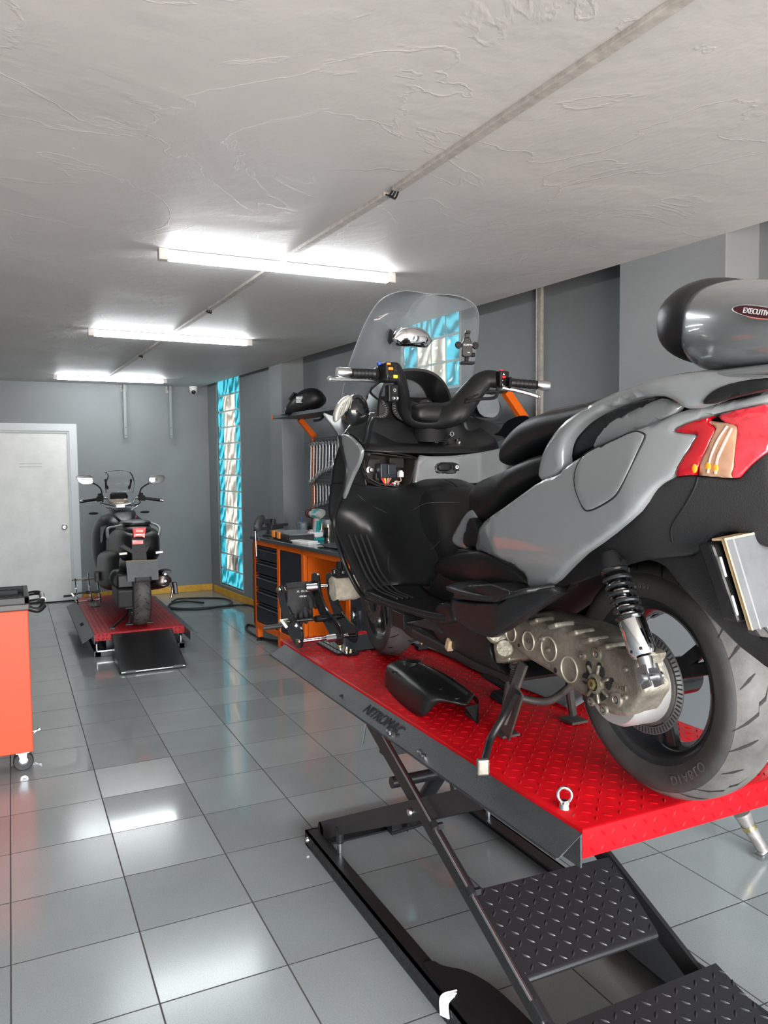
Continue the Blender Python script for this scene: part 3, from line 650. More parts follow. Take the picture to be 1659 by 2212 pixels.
# cordless drills
def drill(s_, d_, lab, rz, long_):
    t = wb('cordless_drill', s_, d_, lab, 'drill', 'cordless drills on the worktop', rz=rz)
    m_ = MB(); m_.box(-.075, .055, -.045, .045, .0, .03); m_.build('battery_base', M_TEAL, t, smooth=0, bevel=.006)
    m_ = MB(); m_.box(-.07, .06, -.042, .042, .03, .075); m_.build('battery', M_WHT, t, smooth=0, bevel=.012, bseg=3)
    m_ = MB(); m_.box(.02, .062, -.043, .043, .035, .07); m_.box(-.05, -.01, .041, .044, .04, .06); m_.build('battery_mark', M_SWR, t, smooth=0, bevel=.003)
    m_ = MB(); m_.tube(cm([(-.01, 0, .07), (-.02, 0, .12), (-.03, 0, .17), (-.035, 0, .20)]), .024, 12, flat=1.2); m_.build('handle', M_TOOLGREY, t)
    m_ = MB(); m_.tube(cm([(-.035, 0, .075), (-.045, 0, .12), (-.055, 0, .17)]), .016, 10); m_.build('handle_grip', M_TEAL, t)
    m_ = MB(); m_.obox((.002, 0, .165), (1,0,.2), (0,1,0), (-.2,0,1), .012, .012, .02); m_.build('trigger', M_SWR, t, smooth=0, bevel=.004)
    m_ = MB(); m_.lathe([(0, -.10), (.030, -.095), (.036, -.07), (.036, 0), (.032, .03), (.028, .05), (0, .05)], (0, 0, .225), (1,0,0), 22); m_.build('motor_housing', M_TOOLGREY, t)
    m_ = MB(); m_.lathe([(.0365, -.06), (.038, -.055), (.038, -.02), (.0365, -.015)], (0, 0, .225), (1,0,0), 22); m_.build('housing_band', M_TEAL, t)
    m_ = MB(); m_.lathe([(.028, .05), (.034, .055), (.034, .09), (.026, .10), (.02, .125 if long_ else .11), (0, .125)], (0, 0, .225), (1,0,0), 18); m_.mat(M_SWR); m_.lathe([(.0345, .064), (.0345, .070)], (0,0,.225), (1,0,0), 18); m_.build('chuck', M_DARK, t)
    if long_:
        m_ = MB(); m_.cyl((.12, 0, .225), (.19, 0, .225), .004, n=8); m_.build('drill_bit', M_STEEL, t)
    text_mesh('TOTAL', .028, M_LETTER, 'side_lettering', t, (-.03, .0395, .226), (-1, 0, 0), (0, 0, 1))
    return t
drill(6.42, .15, 'teal and grey cordless drill with a fitted bit, the farther drill', math.radians(15), True)
drill(6.24, .25, 'teal and grey cordless driver in front, the drill nearest the scooter fairing', math.radians(10), False)
# welding helmet on the shelf
t = wb('welding_helmet', 6.52, .15, 'black welding helmet lying on the high grey shelf', 'helmet', z=2.043, rz=math.radians(50))
HS = [(.215, .045, .005, .035), (.20, .075, .0, .075), (.17, .115, .0, .10), (.13, .165, .0, .112), (.08, .205, .0, .118), (.02, .232, .012, .122), (-.05, .235, .04, .120), (-.10, .215, .07, .108), (-.135, .175, .10, .075), (-.145, .15, .12, .04)]
A = catmull([Vector((a, b, c)) for a, b, c, d in HS], 4); Bq = catmull([Vector((d, 0, 0)) for a, b, c, d in HS], 4); rr = []
for q, w in zip(A, Bq):
    zc = (q.y+q.z)/2; hh = (q.y-q.z)/2
    rr.append([V(q.x, w.x*math.copysign(abs(math.cos(t_))**.8, math.cos(t_)), zc+hh*math.copysign(abs(math.sin(t_))**.8, math.sin(t_))) for t_ in [2*PI*j/24 for j in range(24)]])
m_ = MB(); m_.rings(rr); m_.build('shell', M_PLAST, t, smooth=50)
m_ = MB(); m_.obox((.135, .0, .165), (.62, 0, -.78), (0,1,0), (.78,0,.62), .040, .082, .010); m_.build('viewing_window', M_GLOSSB, t, smooth=0, bevel=.006)
m_ = MB(); m_.lathe([(0, .012), (.022, .012), (.024, 0)], (.0, .112, .16), (0,1,0), 16); m_.build('side_knob', M_DARK, t)
m_ = MB()
for k in range(5): m_.obox((.055, .121, .150-k*.011), (1,.1,0), (0,1,0), (0,0,1), .028, .0015, .003)
m_.build('side_print', M_LETTER, t, smooth=0)
m_ = MB(); m_.prism([(.16, -.10, .0), (.16, .10, .0), (.245, .05, .004), (.245, -.05, .004)], (0, 0, .006)); m_.build('chin_flange', M_PLAST, t, smooth=0)
m_ = MB(); m_.tube(cm([(-.12, .05, .02), (-.16, .13, -.01), (-.14, .17, -.05), (-.08, .17, -.06)]), .012, 8, flat=.5); m_.build('head_strap', M_DARK, t)
# long black strut leaning at the bench end
m_ = MB(); bx(m_, 7.02, 7.045, .44, .50, .14, .90); o = m_.build('upright_black_board', M_DARK, smooth=0, bevel=.003); o.location = O_; o.rotation_euler = (0,0,RW); tag(o, 'narrow black board standing against the far end of the workbench', 'board')

# ------------------------------------------------------------------ hose on the floor
pts = [at_z(x, y, .014) for x, y in ((372, 1300), (385, 1294), (430, 1292), (480, 1293), (501, 1300), (490, 1308), (440, 1313), (395, 1315), (365, 1311), (372, 1303), (400, 1299), (440, 1302))]
m_ = MB(); m_.tube(cm([tuple(p) for p in [at_z(362, 1316, .012), at_z(430, 1316, .012), at_z(480, 1310, .012), at_z(545, 1309, .012), wf(7.4, .1, .012)]], 8), .011, 8)
m_.tube([p for p in cm([tuple(p) for p in pts], 6)], .011, 8)
tag(m_.build('air_hose', pm('black_rubber_hose', (.015, .018, .018), .35)), 'black rubber hose coiled on the tiles in the back right corner', 'hose')
m_ = MB(); m_.tube(cm([tuple(wf(7.25, .3, .012)), tuple(at_z(533, 1350, .012)+V(.02, 0, 0)), tuple(at_z(535, 1362, .012)), tuple(wf(6.9, .45, .012)), tuple(wf(6.5, .25, .012))], 8), .012, 8)
tag(m_.build('air_hose', pm('black_rubber_hose_two', (.015, .018, .018), .35)), 'short loop of black hose poking out beside the workbench foot', 'hose')

# ------------------------------------------------------------------ red tool trolley at the left edge
t = empty('tool_trolley', (.062, 4.42, 0), math.radians(0), 'coral red rolling tool trolley with black tray top, cut by the left edge', 'tool trolley')
m_ = MB(); m_.box(-.72, 0, 0, .44, .105, .86); m_.build('cabinet_body', M_ORANGE2, t, smooth=0, bevel=.006)
m_ = MB(); m_.box(-.727, .006, -.006, .446, .86, .895); tp = m_.build('top_rim', pm('grey_top_band', (.07, .065, .062), .45, var=.2, vscale=20), t, smooth=0, bevel=.006)
m_ = MB(); m_.box(-.727, .006, -.006, .02, .893, .93); m_.box(-.727, .006, .42, .446, .893, .93); m_.box(-.02, .006, -.006, .446, .893, .93); m_.box(-.727, .006, -.006, .446, .890, .899)
for y_ in (.07, .33):
    m_.box(-.7, -.04, y_, y_+.012, .895, .925)
for x_ in (-.24, -.42): m_.box(x_, x_+.012, .02, .08, .895, .925); m_.box(x_, x_+.012, .34, .43, .895, .925)
m_.build('tray', M_PLAST, t, smooth=0, bevel=.004)
m_ = MB(); m_.box(-.20, -.06, .025, .062, .897, .922); m_.build('tray_insert', pm('clear_grey_tray_insert', (.2, .2, .19), .35), t, smooth=0, bevel=.004)
m_ = MB(); m_.tube(cm([(.0, .10, .885), (.05, .10, .89), (.075, .14, .885), (.075, .36, .885), (.05, .40, .89), (.0, .40, .885)]), .013, 12); m_.tube(cm([(.0, .10, .855), (.05, .10, .84), (.08, .12, .86)]), .016, 10); m_.build('handle_brackets', M_PLAST, t)
m_ = MB(); m_.cyl((.075, .15, .886), (.075, .35, .886), .0145, n=14); m_.build('handle_bar', M_STEEL, t)
m_ = MB(); m_.lathe([(0, -.002), (.009, -.002), (.009, 0)], (-.16, -.002, .79), (0,1,0), 14); m_.mat(M_DARK); m_.cyl((-.16, -.006, .79), (-.16, -.003, .79), .004, n=8); m_.build('rivet', M_STEEL, t)
for x_, y_ in ((-.05, .045), (-.05, .39), (-.66, .045), (-.66, .39)):
    m_ = MB(); m_.lathe([(.022, -.012), (.045, -.014), (.05, -.006), (.05, .006), (.045, .014), (.022, .012)], (x_, y_, .05), (0, 1, 0), 24, closedprof=True); w_ = m_.build('caster', M_RUB, t)
    m_ = MB(); m_.lathe([(0, -.013), (.012, -.015), (.024, -.012), (.03, -.010), (.03, .010), (.012, .015), (0, .013)], (x_, y_, .05), (0, 1, 0), 20); m_.build('hub', M_STEEL, w_)
    m_ = MB()
    for q in (-1, 1): m_.prism([(x_-.028, y_+q*.018, .105), (x_+.02, y_+q*.018, .105), (x_+.012, y_+q*.018, .042), (x_-.008, y_+q*.018, .04)], (0, q*.003, 0))
    m_.box(x_-.035, x_+.03, y_-.025, y_+.025, .096, .105); m_.build('fork', pm('zinc_fork', (.30, .32, .34), .25, 1.0), w_, smooth=0)
    if y_ > .2 and x_ > -.2:
        m_ = MB(); m_.bar((x_+.02, y_, .09), (x_+.095, y_, .10), .02, .004); m_.bar((x_+.06, y_, .085), (x_+.095, y_, .11), .02, .004); m_.build('brake_lever', M_STEEL, w_, smooth=0)
# ------------------------------------------------------------------ motorcycle lifts
def Px(x, y, X): p = at_x(x, y, X); return (X, p.y, p.z)
def platform(root, x0, x1, y0, y1, zt, M, pitch, lg=True, front=True, th=.065):
    m_ = MB(); m_.box(x0, x1, y0, y1, zt-th, zt)
    if lg:
        lugs(m_, (x0+.01, y0+.01, zt), (1,0,0), (0,1,0), int((x1-x0-.02)/pitch), int((y1-y0-.02)/pitch), pitch)
        lugs(m_, (x0+.01, y0, zt-th+.002), (1,0,0), (0,0,1), int((x1-x0-.02)/pitch), int((th)/pitch), pitch)
    return m_.build('platform', M, root, smooth=30, bevel=.006 if not lg else 0, world=True)
def tray(root, x, sg, y0, y1, zt, M, wid=.065, drop=.04, name='side_tray'):
    P = [(x, zt-.085), (x, zt-.008), (x+sg*wid, zt-.008-drop), (x+sg*(wid+.006), zt-.006-drop), (x+sg*(wid+.006), zt-.010-drop), (x+sg*wid, zt-.012-drop), (x+sg*.006, zt-.013), (x+sg*.004, zt-.085)]
    m_ = MB(); m_.prism([(a, y0, b) for a, b in P], (0, y1-y0, 0)); return m_.build(name, M, root, smooth=0, world=True)

L1 = empty('scissor_lift', (1.475, 2.35, 0), 0, 'raised red and black scissor lift carrying the big grey scooter', 'motorcycle lift')
ZP = .795; X0, X1, Y0, Y1 = 1.10, 1.85, 1.30, 3.40
m_ = MB(); 
# platform body with softened edges
c = .004
m_.rings([[(X0+a, Y0+a, z), (X1-a, Y0+a, z), (X1-a, Y1-a, z), (X0+a, Y1-a, z)] for a, z in ((0.0, ZP-.065), (0, ZP-.008), (.0025, ZP-.0025), (.008, ZP))])
lugs(m_, (X0+.012, Y0+.012, ZP), (1,0,0), (0,1,0), 21, 61, .0345, L=.024, Wd=.0065, h=.0020)
lugs(m_, (X0+.012, Y0, ZP-.066), (1,0,0), (0,0,1), 24, 2, .031, L=.024, Wd=.0065, h=.0020)
lugs(m_, (X0, Y1-.01, ZP-.066), (0,-1,0), (0,0,1), 66, 2, .031, L=.024, Wd=.0065, h=.0020)
m_.build('platform', M_RED, L1, smooth=30, world=True)
tl = tray(L1, 1.099, -1, Y0, 3.34, ZP, M_TRAY); tray(L1, 1.851, 1, Y0, 3.34, ZP, M_TRAY)
# embossed lettering on the left tray
a_ = V(-1, 0, -.62).normalized()
def on_tray(y, f): return V(1.099-.065*f, y, ZP-.008-.04*f+.0012)
m_ = text_mesh('NITROMAC', .052, M_DARK, 'embossed_lettering', None, on_tray(2.24, .5), (0, -1, 0), V(.065, 0, .04), ext=.0012)
m_.parent = L1; m_.matrix_parent_inverse = root_matrix(L1).inverted()
# scissor arms
def arm(a, b, x, hh=.065, t=.014, name='scissor_arm'):
    m_ = MB(); a = V(x, *a); b = V(x, *b); d = (b-a).normalized(); n = V(0, -d.z, d.y)
    m_.bar(a, b, t, hh, up=(0, 0, 1))
    m_.cyl(a-V(t*.5, 0, 0), a+V(t*.5, 0, 0), hh/2, n=20); m_.cyl(b-V(t*.5, 0, 0), b+V(t*.5, 0, 0), hh/2, n=20)
    return m_.build(name, M_BLK, L1, smooth=40, world=True)
PA = ((2.965, .075), (1.66, .735)); PB = ((1.24, .085), (2.66, .735))
for x, q in ((1.125, 0), (1.71, 0)):
    aa = arm(PA[0], PA[1], x)
    m_ = MB(); m_.lathe([(0, .010), (.010, .009), (.013, .004), (.013, 0)], (x-.008, 2.145, .487), (-1,0,0), 18); m_.build('pivot_bolt', M_STEEL, aa, world=True)
for x in (1.15, 1.645): arm(PB[0], PB[1], x, hh=.062)
m_ = MB(); m_.cyl((1.12, 2.145, .487), (1.71, 2.145, .487), .018, n=16); m_.build('centre_axle', M_BLK, L1, world=True)
m_ = MB(); m_.bar((1.15, 2.42, .60), (1.69, 2.42, .60), .05, .05); m_.cyl((1.15, 2.35, .50), (1.69, 2.35, .50), .02, n=14); m_.build('cross_beam', M_BLK, L1, smooth=40, world=True)
m_ = MB(); m_.cyl((1.46, 2.40, .58), (1.46, 2.80, .12), .03, n=18); m_.mat(M_STEEL); m_.cyl((1.46, 2.45, .52), (1.46, 2.40, .575), .016, n=14); m_.build('hydraulic_cylinder', M_BLK, L1, world=True)
m_ = MB(); m_.tube(cm([(1.50, 2.55, .40), (1.54, 2.6, .25), (1.52, 2.75, .12), (1.40, 2.85, .05)]), .008, 8); m_.build('hydraulic_hose', M_DARK, L1, world=True)
# base frame
m_ = MB()
m_.box(1.07, 1.078, .70, 3.02, 0, .062); m_.box(1.07, 1.125, .70, 3.02, .054, .062)
m_.box(1.842, 1.85, .70, 3.02, 0, .062); m_.box(1.795, 1.85, .70, 3.02, .054, .062)
m_.box(1.07, 1.85, 3.012, 3.02, 0, .062); m_.box(1.07, 1.85, 2.965, 3.02, .0, .008)
m_.box(1.07, 1.85, .70, .75, 0, .062)
lugs(m_, (1.07, 3.01, .002), (0,-1,0), (0,0,1), 62, 2, .029, L=.022, Wd=.006, h=.002)
m_.build('base_frame', M_BLK, L1, smooth=30, bevel=0, world=True)
# widened gusset plates on the rails near the fixed pivots
for sg, x in ((1, 1.075), (-1, 1.845)):
    m_ = MB(); P = chaikin([V(x, 2.02, .063), V(x+sg*.05, 2.02, .063), V(x+sg*.06, 1.98, .063), V(x+sg*.12, 1.93, .063), V(x+sg*.16, 1.80, .063), V(x+sg*.16, 1.40, .063), V(x+sg*.16, .95, .063), V(x, .9, .063)], 2)
    m_.prism(P, (0, 0, .006)); m_.build('gusset_plate', M_BLK, L1, smooth=0, world=True)
for x in (1.11, 1.81):
    for y in (2.78,):
        m_ = MB(); m_.cyl((x+.02, y, .062), (x+.02, y, .10), .011, n=16); m_.mat(M_BLK); m_.cyl((x+.02, y, .10), (x+.02, y, .165), .015, n=16); m_.mat(M_DARK); m_.cyl((x+.02, y, .165), (x+.02, y, .167), .008, n=12)
        m_.build('stop_pin', M_STEEL, L1, world=True)
m_ = MB(); m_.lathe([(0, .012), (.010, .010), (.012, 0)], (1.07, 2.985, .035), (-1,0,0), 14); m_.build('corner_bolt', M_STEEL, L1, world=True)
m_ = MB(); m_.box(1.42, 1.50, 2.95, 3.0, .01, .05); m_.box(1.42, 1.425, 2.90, 3.0, .01, .08); m_.box(1.495, 1.50, 2.90, 3.0, .01, .08); m_.build('cylinder_bracket', M_BLK, L1, smooth=0, bevel=.003, world=True)
# checker plate bolted across the lower ends of the arms
def chk(name, q, u, v, nu, nv, pitch, th=.006, L=.026, Wd=.0085):
    q = V(*q); u = V(*u); v = V(*v); n = u.cross(v).normalized(); m_ = MB()
    m_.prism([q, q+u, q+u+v, q+v], -n*th); lugs(m_, q+u.normalized()*.008+v.normalized()*.008, u, v, nu, nv, pitch, L=L, Wd=Wd, h=.0022)
    m_.cyl(q-n*.012, q+u-n*.012, .012, n=12)
    return m_.build(name, M_BLK, L1, smooth=30, world=True)
pn = V(0, -.457, 1); po = V(1.4, 2.145, .487+.036)
qa, qb, qc, qd = [on_plane(a, b, po, pn) for a, b in ((1120, 2115), (1420, 2012), (1320, 1850), (1030, 1922))]
m_ = MB(); nrm = pn.normalized(); m_.prism([qa, qb, qc, qd], -nrm*.006)
uu = (qb-qa).normalized(); vv = (nrm.cross(uu)).normalized(); nu_ = int((qb-qa).length/.0335)
for i in range(nu_):
    for j in range(12):
        fu = (i+.5)/nu_; base = qa.lerp(qb, fu); top_ = qd.lerp(qc, fu); L_ = (top_-base).length; d_ = (j+.5)*.0335
        if d_ > L_-.008: continue
        c = base+(top_-base).normalized()*d_; dd = (uu+vv).normalized() if (i+j) % 2 else (uu-vv).normalized(); ww = nrm.cross(dd); L0, W0, h0 = .026, .0085, .0022
        m_.add([c-dd*L0/2, c+ww*W0/2-dd*L0*.12, c+ww*W0/2+dd*L0*.12, c+dd*L0/2, c-ww*W0/2+dd*L0*.12, c-ww*W0/2-dd*L0*.12, c+nrm*h0-dd*L0*.3, c+nrm*h0+dd*L0*.3], [(0,1,6),(1,2,7,6),(2,3,7),(3,4,7),(4,5,6,7),(5,0,6)])
m_.cyl(qa-nrm*.014, qb-nrm*.014, .011, n=12); m_.build('checker_cover', M_BLK, L1, smooth=30, world=True)
chk('ramp', (1.175, .74, .022), (.505, 0, 0), (0, .70, .215), 15, 21, .034)
for x in (1.175, 1.674):
    m_ = MB(); m_.prism([(x, .745, .02), (x, 1.44, .23), (x, 1.44, .07), (x, .76, .004)], (.006, 0, 0)); m_.build('ramp_side', M_BLK, L1, smooth=0, world=True)
# release rod beside the left arm
m_ = MB(); a = V(1.10, 2.34, .705); b = V(1.10, 1.452, .276); d = (b-a)
m_.cyl(a, b, .0055, n=10); m_.build('release_rod', M_STEEL, L1, world=True)
for f in (.02, .425, .655):
    m_ = MB(); p = a+d*f; m_.cyl(p-d.normalized()*.012, p+d.normalized()*.012, .012, n=14); m_.box(p.x, 1.13, p.y-.006, p.y+.006, p.z-.012, p.z+.004); m_.build('rod_collar', M_DARK, L1, world=True)
m_ = MB(); m_.cyl(b-d.normalized()*.03, b+d.normalized()*.02, .010, n=12); m_.build('rod_clevis', M_BLK, L1, world=True)
m_ = MB(); m_.tube(cm([tuple(b), (1.10, 1.42, .25), (1.105, 1.38, .215)]), .0025, 6); m_.build('release_cable', M_STEEL, L1, world=True)
m_ = MB()
for k in range(8): m_.tube(cm([(1.10, 1.40, .225), (1.10+random.uniform(-.015, .015), 1.385+random.uniform(-.01, .01), .222), (1.10+random.uniform(-.03, .03), 1.37+random.uniform(-.02, .01), .208)]), .0022, 5)
tag(m_.build('tied_tape_strands', M_PAPER, L1, world=True), kind='stuff')
m_ = MB(); p = at_z(984, 2148, .066)
for k in range(10): m_.tube(cm([(p.x+.006*(k-5)*.4, p.y+random.uniform(-.01, .01), .069), (1.068, p.y-.004+.004*(k-5), .066), (1.064, p.y-.01+.005*(k-5), .03-.002*k)]), .003, 5)
tag(m_.build('white_tape_tuft', M_PAPER, L1, world=True), kind='stuff')
for k, f in ((0, 0), (1, 0)):
    pass
m_ = MB(); m_.cyl(at_x(790, 1562, 1.08), at_x(783, 1607, 1.08), .0035, n=8); m_.build('hanging_pin', M_STEEL, L1, world=True)
for x, y in ((1.136, 1.405), (1.807, 1.396)):
    m_ = MB(); P = [(x+.016*math.cos(t)*.8, y-.016*math.cos(t)*.6, ZP+.030+.018*math.sin(t)) for t in [2*PI*j/24 for j in range(24)]]
    m_.tube(P, .0042, 10, closed=True); m_.cyl((x, y, ZP), (x, y, ZP+.012), .015, .012, 20); m_.cyl((x, y, ZP+.01), (x, y, ZP+.018), .007, n=12); m_.build('eye_bolt', M_CHROME, L1, world=True)
# small dirt lumps in the tray
for px, py in ((737, 1505), (838, 1580), (845, 1590), (905, 1625), (915, 1635)):
    p = at_x(px, py, 1.045); m_ = MB(); m_.cyl(p+V(0, -.012, .0), p+V(.004, .010, .003), .004, .0025, 7); m_.obox(p+V(.002, .004, .003), (1, .6, 0), (-.6, 1, 0), (0,0,1), .006, .004, .003); o = m_.build('metal_scrap', M_STEEL if px > 800 else M_DARK); tag(o, 'small scrap lying in the black tray beside the red platform', 'scrap', 'scraps in the black tray')

# wheel clamp, built in the frame of lift 1 and copied for lift 2
def clamp(root_label):
    t = empty('wheel_clamp', (1.25, 3.10, ZP), 0, root_label, 'wheel clamp')
    def plate(pts, x, nm, xt=.010):
        P = [V(*Px(440+a*.2894, 780+b*.2894, x)) for a, b in pts]; P = chaikin(P, 2)
        m_ = MB(); m_.prism(P, (xt, 0, 0)); return m_.build(nm, M_GLOSSB, t, smooth=0, world=True, bevel=.0015)
    plate([(545,1690),(570,1672),(592,1690),(612,1790),(645,1880),(690,1955),(732,2005),(730,2125),(712,2148),(680,2125),(620,2010),(580,1880),(555,1760)], 1.105, 'jaw_plate')
    plate([(800,1590),(825,1574),(853,1592),(864,1720),(900,1830),(960,1920),(1030,1985),(1030,2110),(1008,2130),(960,2080),(880,1930),(830,1800),(808,1700)], 1.225, 'jaw_plate')
    plate([(908,1590),(935,1574),(962,1592),(972,1720),(1010,1835),(1060,1925),(1137,1990),(1137,2085),(1120,2112),(1060,2070),(985,1930),(938,1800),(915,1700)], 1.315, 'jaw_plate')
    def rod(p, xa, q, xb, r, M, nm, n=14):
        m_ = MB(); m_.cyl(V(*Px(440+p[0]*.2894, 780+p[1]*.2894, xa)), V(*Px(440+q[0]*.2894, 780+q[1]*.2894, xb)), r, n=n); return m_.build(nm, M, t, world=True)
    u = rod((560, 1705), 1.10, (945, 1675), 1.33, .009, M_CHROME, 'guide_rod'); rod((770, 1690), 1.185, (850, 1683), 1.23, .017, M_STEEL, 'sleeve')
    l = rod((705, 2095), 1.10, (1100, 2045), 1.33, .009, M_CHROME, 'guide_rod'); rod((925, 2070), 1.20, (1010, 2058), 1.24, .017, M_STEEL, 'sleeve')
    rod((620, 1945), 1.095, (1010, 1905), 1.33, .009, M_BLK, 'screw_spindle'); rod((835, 1925), 1.20, (895, 1920), 1.24, .015, M_BLK, 'sleeve'); rod((950, 1912), 1.29, (1010, 1905), 1.33, .014, M_BLK, 'sleeve')
    rod((575, 1955), 1.08, (640, 1945), 1.112, .016, pm('zinc_steel', (.62, .60, .48), .3, 1), 'spindle_nut')
    p = V(*Px(608, 1990, 1.08) if 0 else Px(440+600*.2894, 780+1975*.2894, 1.075)); h0 = V(*Px(440+585*.2894, 780+1975*.2894, 1.07)); h1 = V(*Px(440+445*.2894, 780+1992*.2894, .99))
    m_ = MB(); m_.cyl(h1, h0, .012, .0105, 14); m_.build('crank_handle', M_PLAST2, t, world=True)
    m_ = MB(); m_.bar(p+V(-.012, 0, .022), p+V(.01, 0, -.008), .02, .012); m_.build('crank_arm', M_STEEL, t, smooth=0, world=True)
    for a, b, x in ((560, 1710, 1.098), (705, 2095, 1.098), (935, 1675, 1.33), (1093, 2045, 1.33)):
        m_ = MB(); p = V(*Px(440+a*.2894, 780+b*.2894, x)); m_.cyl(p, p+V(-.008 if x < 1.2 else .008, 0, 0), .013, n=6); m_.mat(M_DARK); m_.cyl(p, p+V(-.016 if x < 1.2 else .014, 0, 0), .007, n=10); m_.build('nut', M_BRASS, t, smooth=30, world=True)
    m_ = MB(); m_.box(1.245, 1.305, 2.965, 3.30, ZP+.001, ZP+.012); m_.box(1.22, 1.245, 3.0, 3.25, ZP+.001, ZP+.009); m_.build('mounting_rail', M_GLOSSB, t, smooth=0, bevel=.002, world=True)
    for y in (2.985, 3.03, 3.10, 3.25):
        m_ = MB(); m_.cyl((1.275, y, ZP+.012), (1.275, y, ZP+.018), .010, n=6); m_.mat(M_STEEL); m_.cyl((1.275, y, ZP+.018), (1.275, y, ZP+.026), .006, n=10); m_.build('rail_bolt', M_BRASS, t, smooth=30, world=True)
    return t
cl = clamp('black wheel clamp with chrome rods and crank on the near red lift')
# dark base plate under the front wheel and rubber mat on the far side
m_ = MB(); m_.box(1.26, 1.66, 3.02, 3.30, ZP+.0015, ZP+.006); tag(m_.build('base_plate', M_GLOSSB, smooth=0, bevel=.001), 'flat black steel plate lying on the red platform beyond the front wheel', 'plate')
m_ = MB(); m_.obox((1.60, 2.93, ZP+.012), (1,0,0), (0,1,0), (0,0,1), .04, .02, .009); m_.mat(M_BRASS); m_.cyl((1.585, 2.93, ZP+.02), (1.585, 2.93, ZP+.036), .007, n=6); m_.cyl((1.62, 2.93, ZP+.02), (1.62, 2.93, ZP+.03), .009, n=6)
tag(m_.build('stop_block', M_DARK, smooth=0, bevel=.002), 'small black stop block with brass bolts right of the front wheel', 'block')
G = [[(1.60+.10*i+.01*math.sin(j*1.7), 1.95+.18*j, ZP+.008+(.035*abs(math.sin(j*.8+i*1.9)) if i else .002)) for i in range(3)] for j in range(7)]
m_ = MB(); m_.net(bicubic(G, 4, 4)); tag(m_.build('rubber_sheet', M_SHEET, smooth=80, solid=.003), 'wavy grey sheet lying on the far side of the near lift under the scooter', 'sheet')
# rag wrapped on the clamp, small black knob clamp above it
c_ = V(*Px(742, 1266, 1.36))
m_ = MB(); rr = []
for k in range(9):
    f = k/8; rr.append([c_+V(-.055+.130*f+.005*math.sin(5*j+k), .006*math.sin(k), -.008)+V(0, math.copysign(abs(math.cos(2*PI*j/16))**.6, math.cos(2*PI*j/16))*.035, math.copysign(abs(math.sin(2*PI*j/16))**.6, math.sin(2*PI*j/16))*(.056+.004*math.sin(k*1.7+j*2))) for j in range(16)])
m_.rings(rr); tag(m_.build('dirty_rag', M_CLOTH, smooth=60), 'dirty cream rag rolled over the wheel clamp beside the leg shield', 'rag')
m_ = MB(); m_.obox(c_+V(-.02, -.02, .065), (1,0,0), (0,1,0), (0,0,1), .032, .03, .02); m_.cyl(c_+V(-.03, -.03, .08), c_+V(-.03, -.03, .12), .016, n=12); m_.cyl(c_+V(.01, -.03, .06), c_+V(.03, -.04, .05), .012, n=10); m_.mat(M_STEEL); m_.cyl(c_+V(-.055, -.02, .07), c_+V(-.045, -.02, .07), .009, n=10); m_.cyl(c_+V(-.02, -.052, .07), c_+V(-.02, -.045, .07), .008, n=10)
tag(m_.build('knob_clamp', M_DARK, smooth=35, bevel=.003), 'small black screw clamp on top of the cream rag', 'clamp')
# pair of gloves over the upper clamp rod
def glove(off, lab):
    t = empty('work_glove', V(*Px(641, 1270, 1.155))+V(off[0], off[1], off[2]), 0, lab, 'glove', 'gloves on the wheel clamp')
    m_ = MB(); rr = []
    for k, (z, w_) in enumerate(((.012, .045), (.0, .052), (-.04, .050), (-.07, .052), (-.095, .050), (-.11, .044))):
        rr.append([V(math.cos(q)*w_, math.sin(q)*.014+.004*math.sin(3*q+k), z) for q in [2*PI*j/20 for j in range(20)]])
    m_.rings(rr)
    for i, (x, L, a) in enumerate(((-.036, .062, -.12), (-.013, .075, -.03), (.012, .070, .06), (.034, .055, .16))):
        m_.tube(cm([(x*.95, 0, -.085), (x*1.0+a*.02, .002, -.10-L*.4), (x+a*L, .004*(i-1), -.10-L)]), [.0125, .0125, .0125, .0125, .0125, .012, .0120, .0118, .0115, .011, .0105, .009, .005], 10)
    m_.tube(cm([(.042, 0, -.03), (.06, .004, -.06), (.066, .006, -.105)]), [.013]*9+[.0125, .012, .010, .006], 10)
    m_.build('hand_part', M_GLOVE, t, smooth=80)
    m_ = MB(); m_.tube([(-.055, 0, .012), (.055, 0, .012)], .015, 12); m_.build('cuff', M_GLOVE, t)
    return t
g1 = glove((0, -.012, 0), 'black knit work glove with white print hanging over the clamp rod, nearer glove')
g2 = glove((.035, .022, -.004), 'black work glove hanging behind the printed one on the clamp rod')
text_mesh('XL  EN 388', .012, M_LETTER, 'printed_letters', g1, (.018, -.0185, -.012), (1, 0, 0), (0, 0, 1)); text_mesh('nitras', .015, M_LETTER, 'printed_letters', g1, (.018, -.0185, -.034), (1, 0, 0), (0, 0, 1))
# removed covers lying on the platform
def cover():
    t = empty('removed_cover', (1.25, 2.2, ZP), 0, 'large black plastic cover removed and laid on the red platform', 'plastic cover')
    # channel shaped shell: long axis from far left to near right
    S = []
    for k in range(13):
        f = k/12
        top = [at_l0(f, w_) for w_ in (-1, -.5, 0, .5, 1)]
        S.append(top)
    return t
t = empty('removed_cover', (1.27, 2.25, ZP), 0, 'large black plastic engine cover laid on the red platform', 'plastic cover')
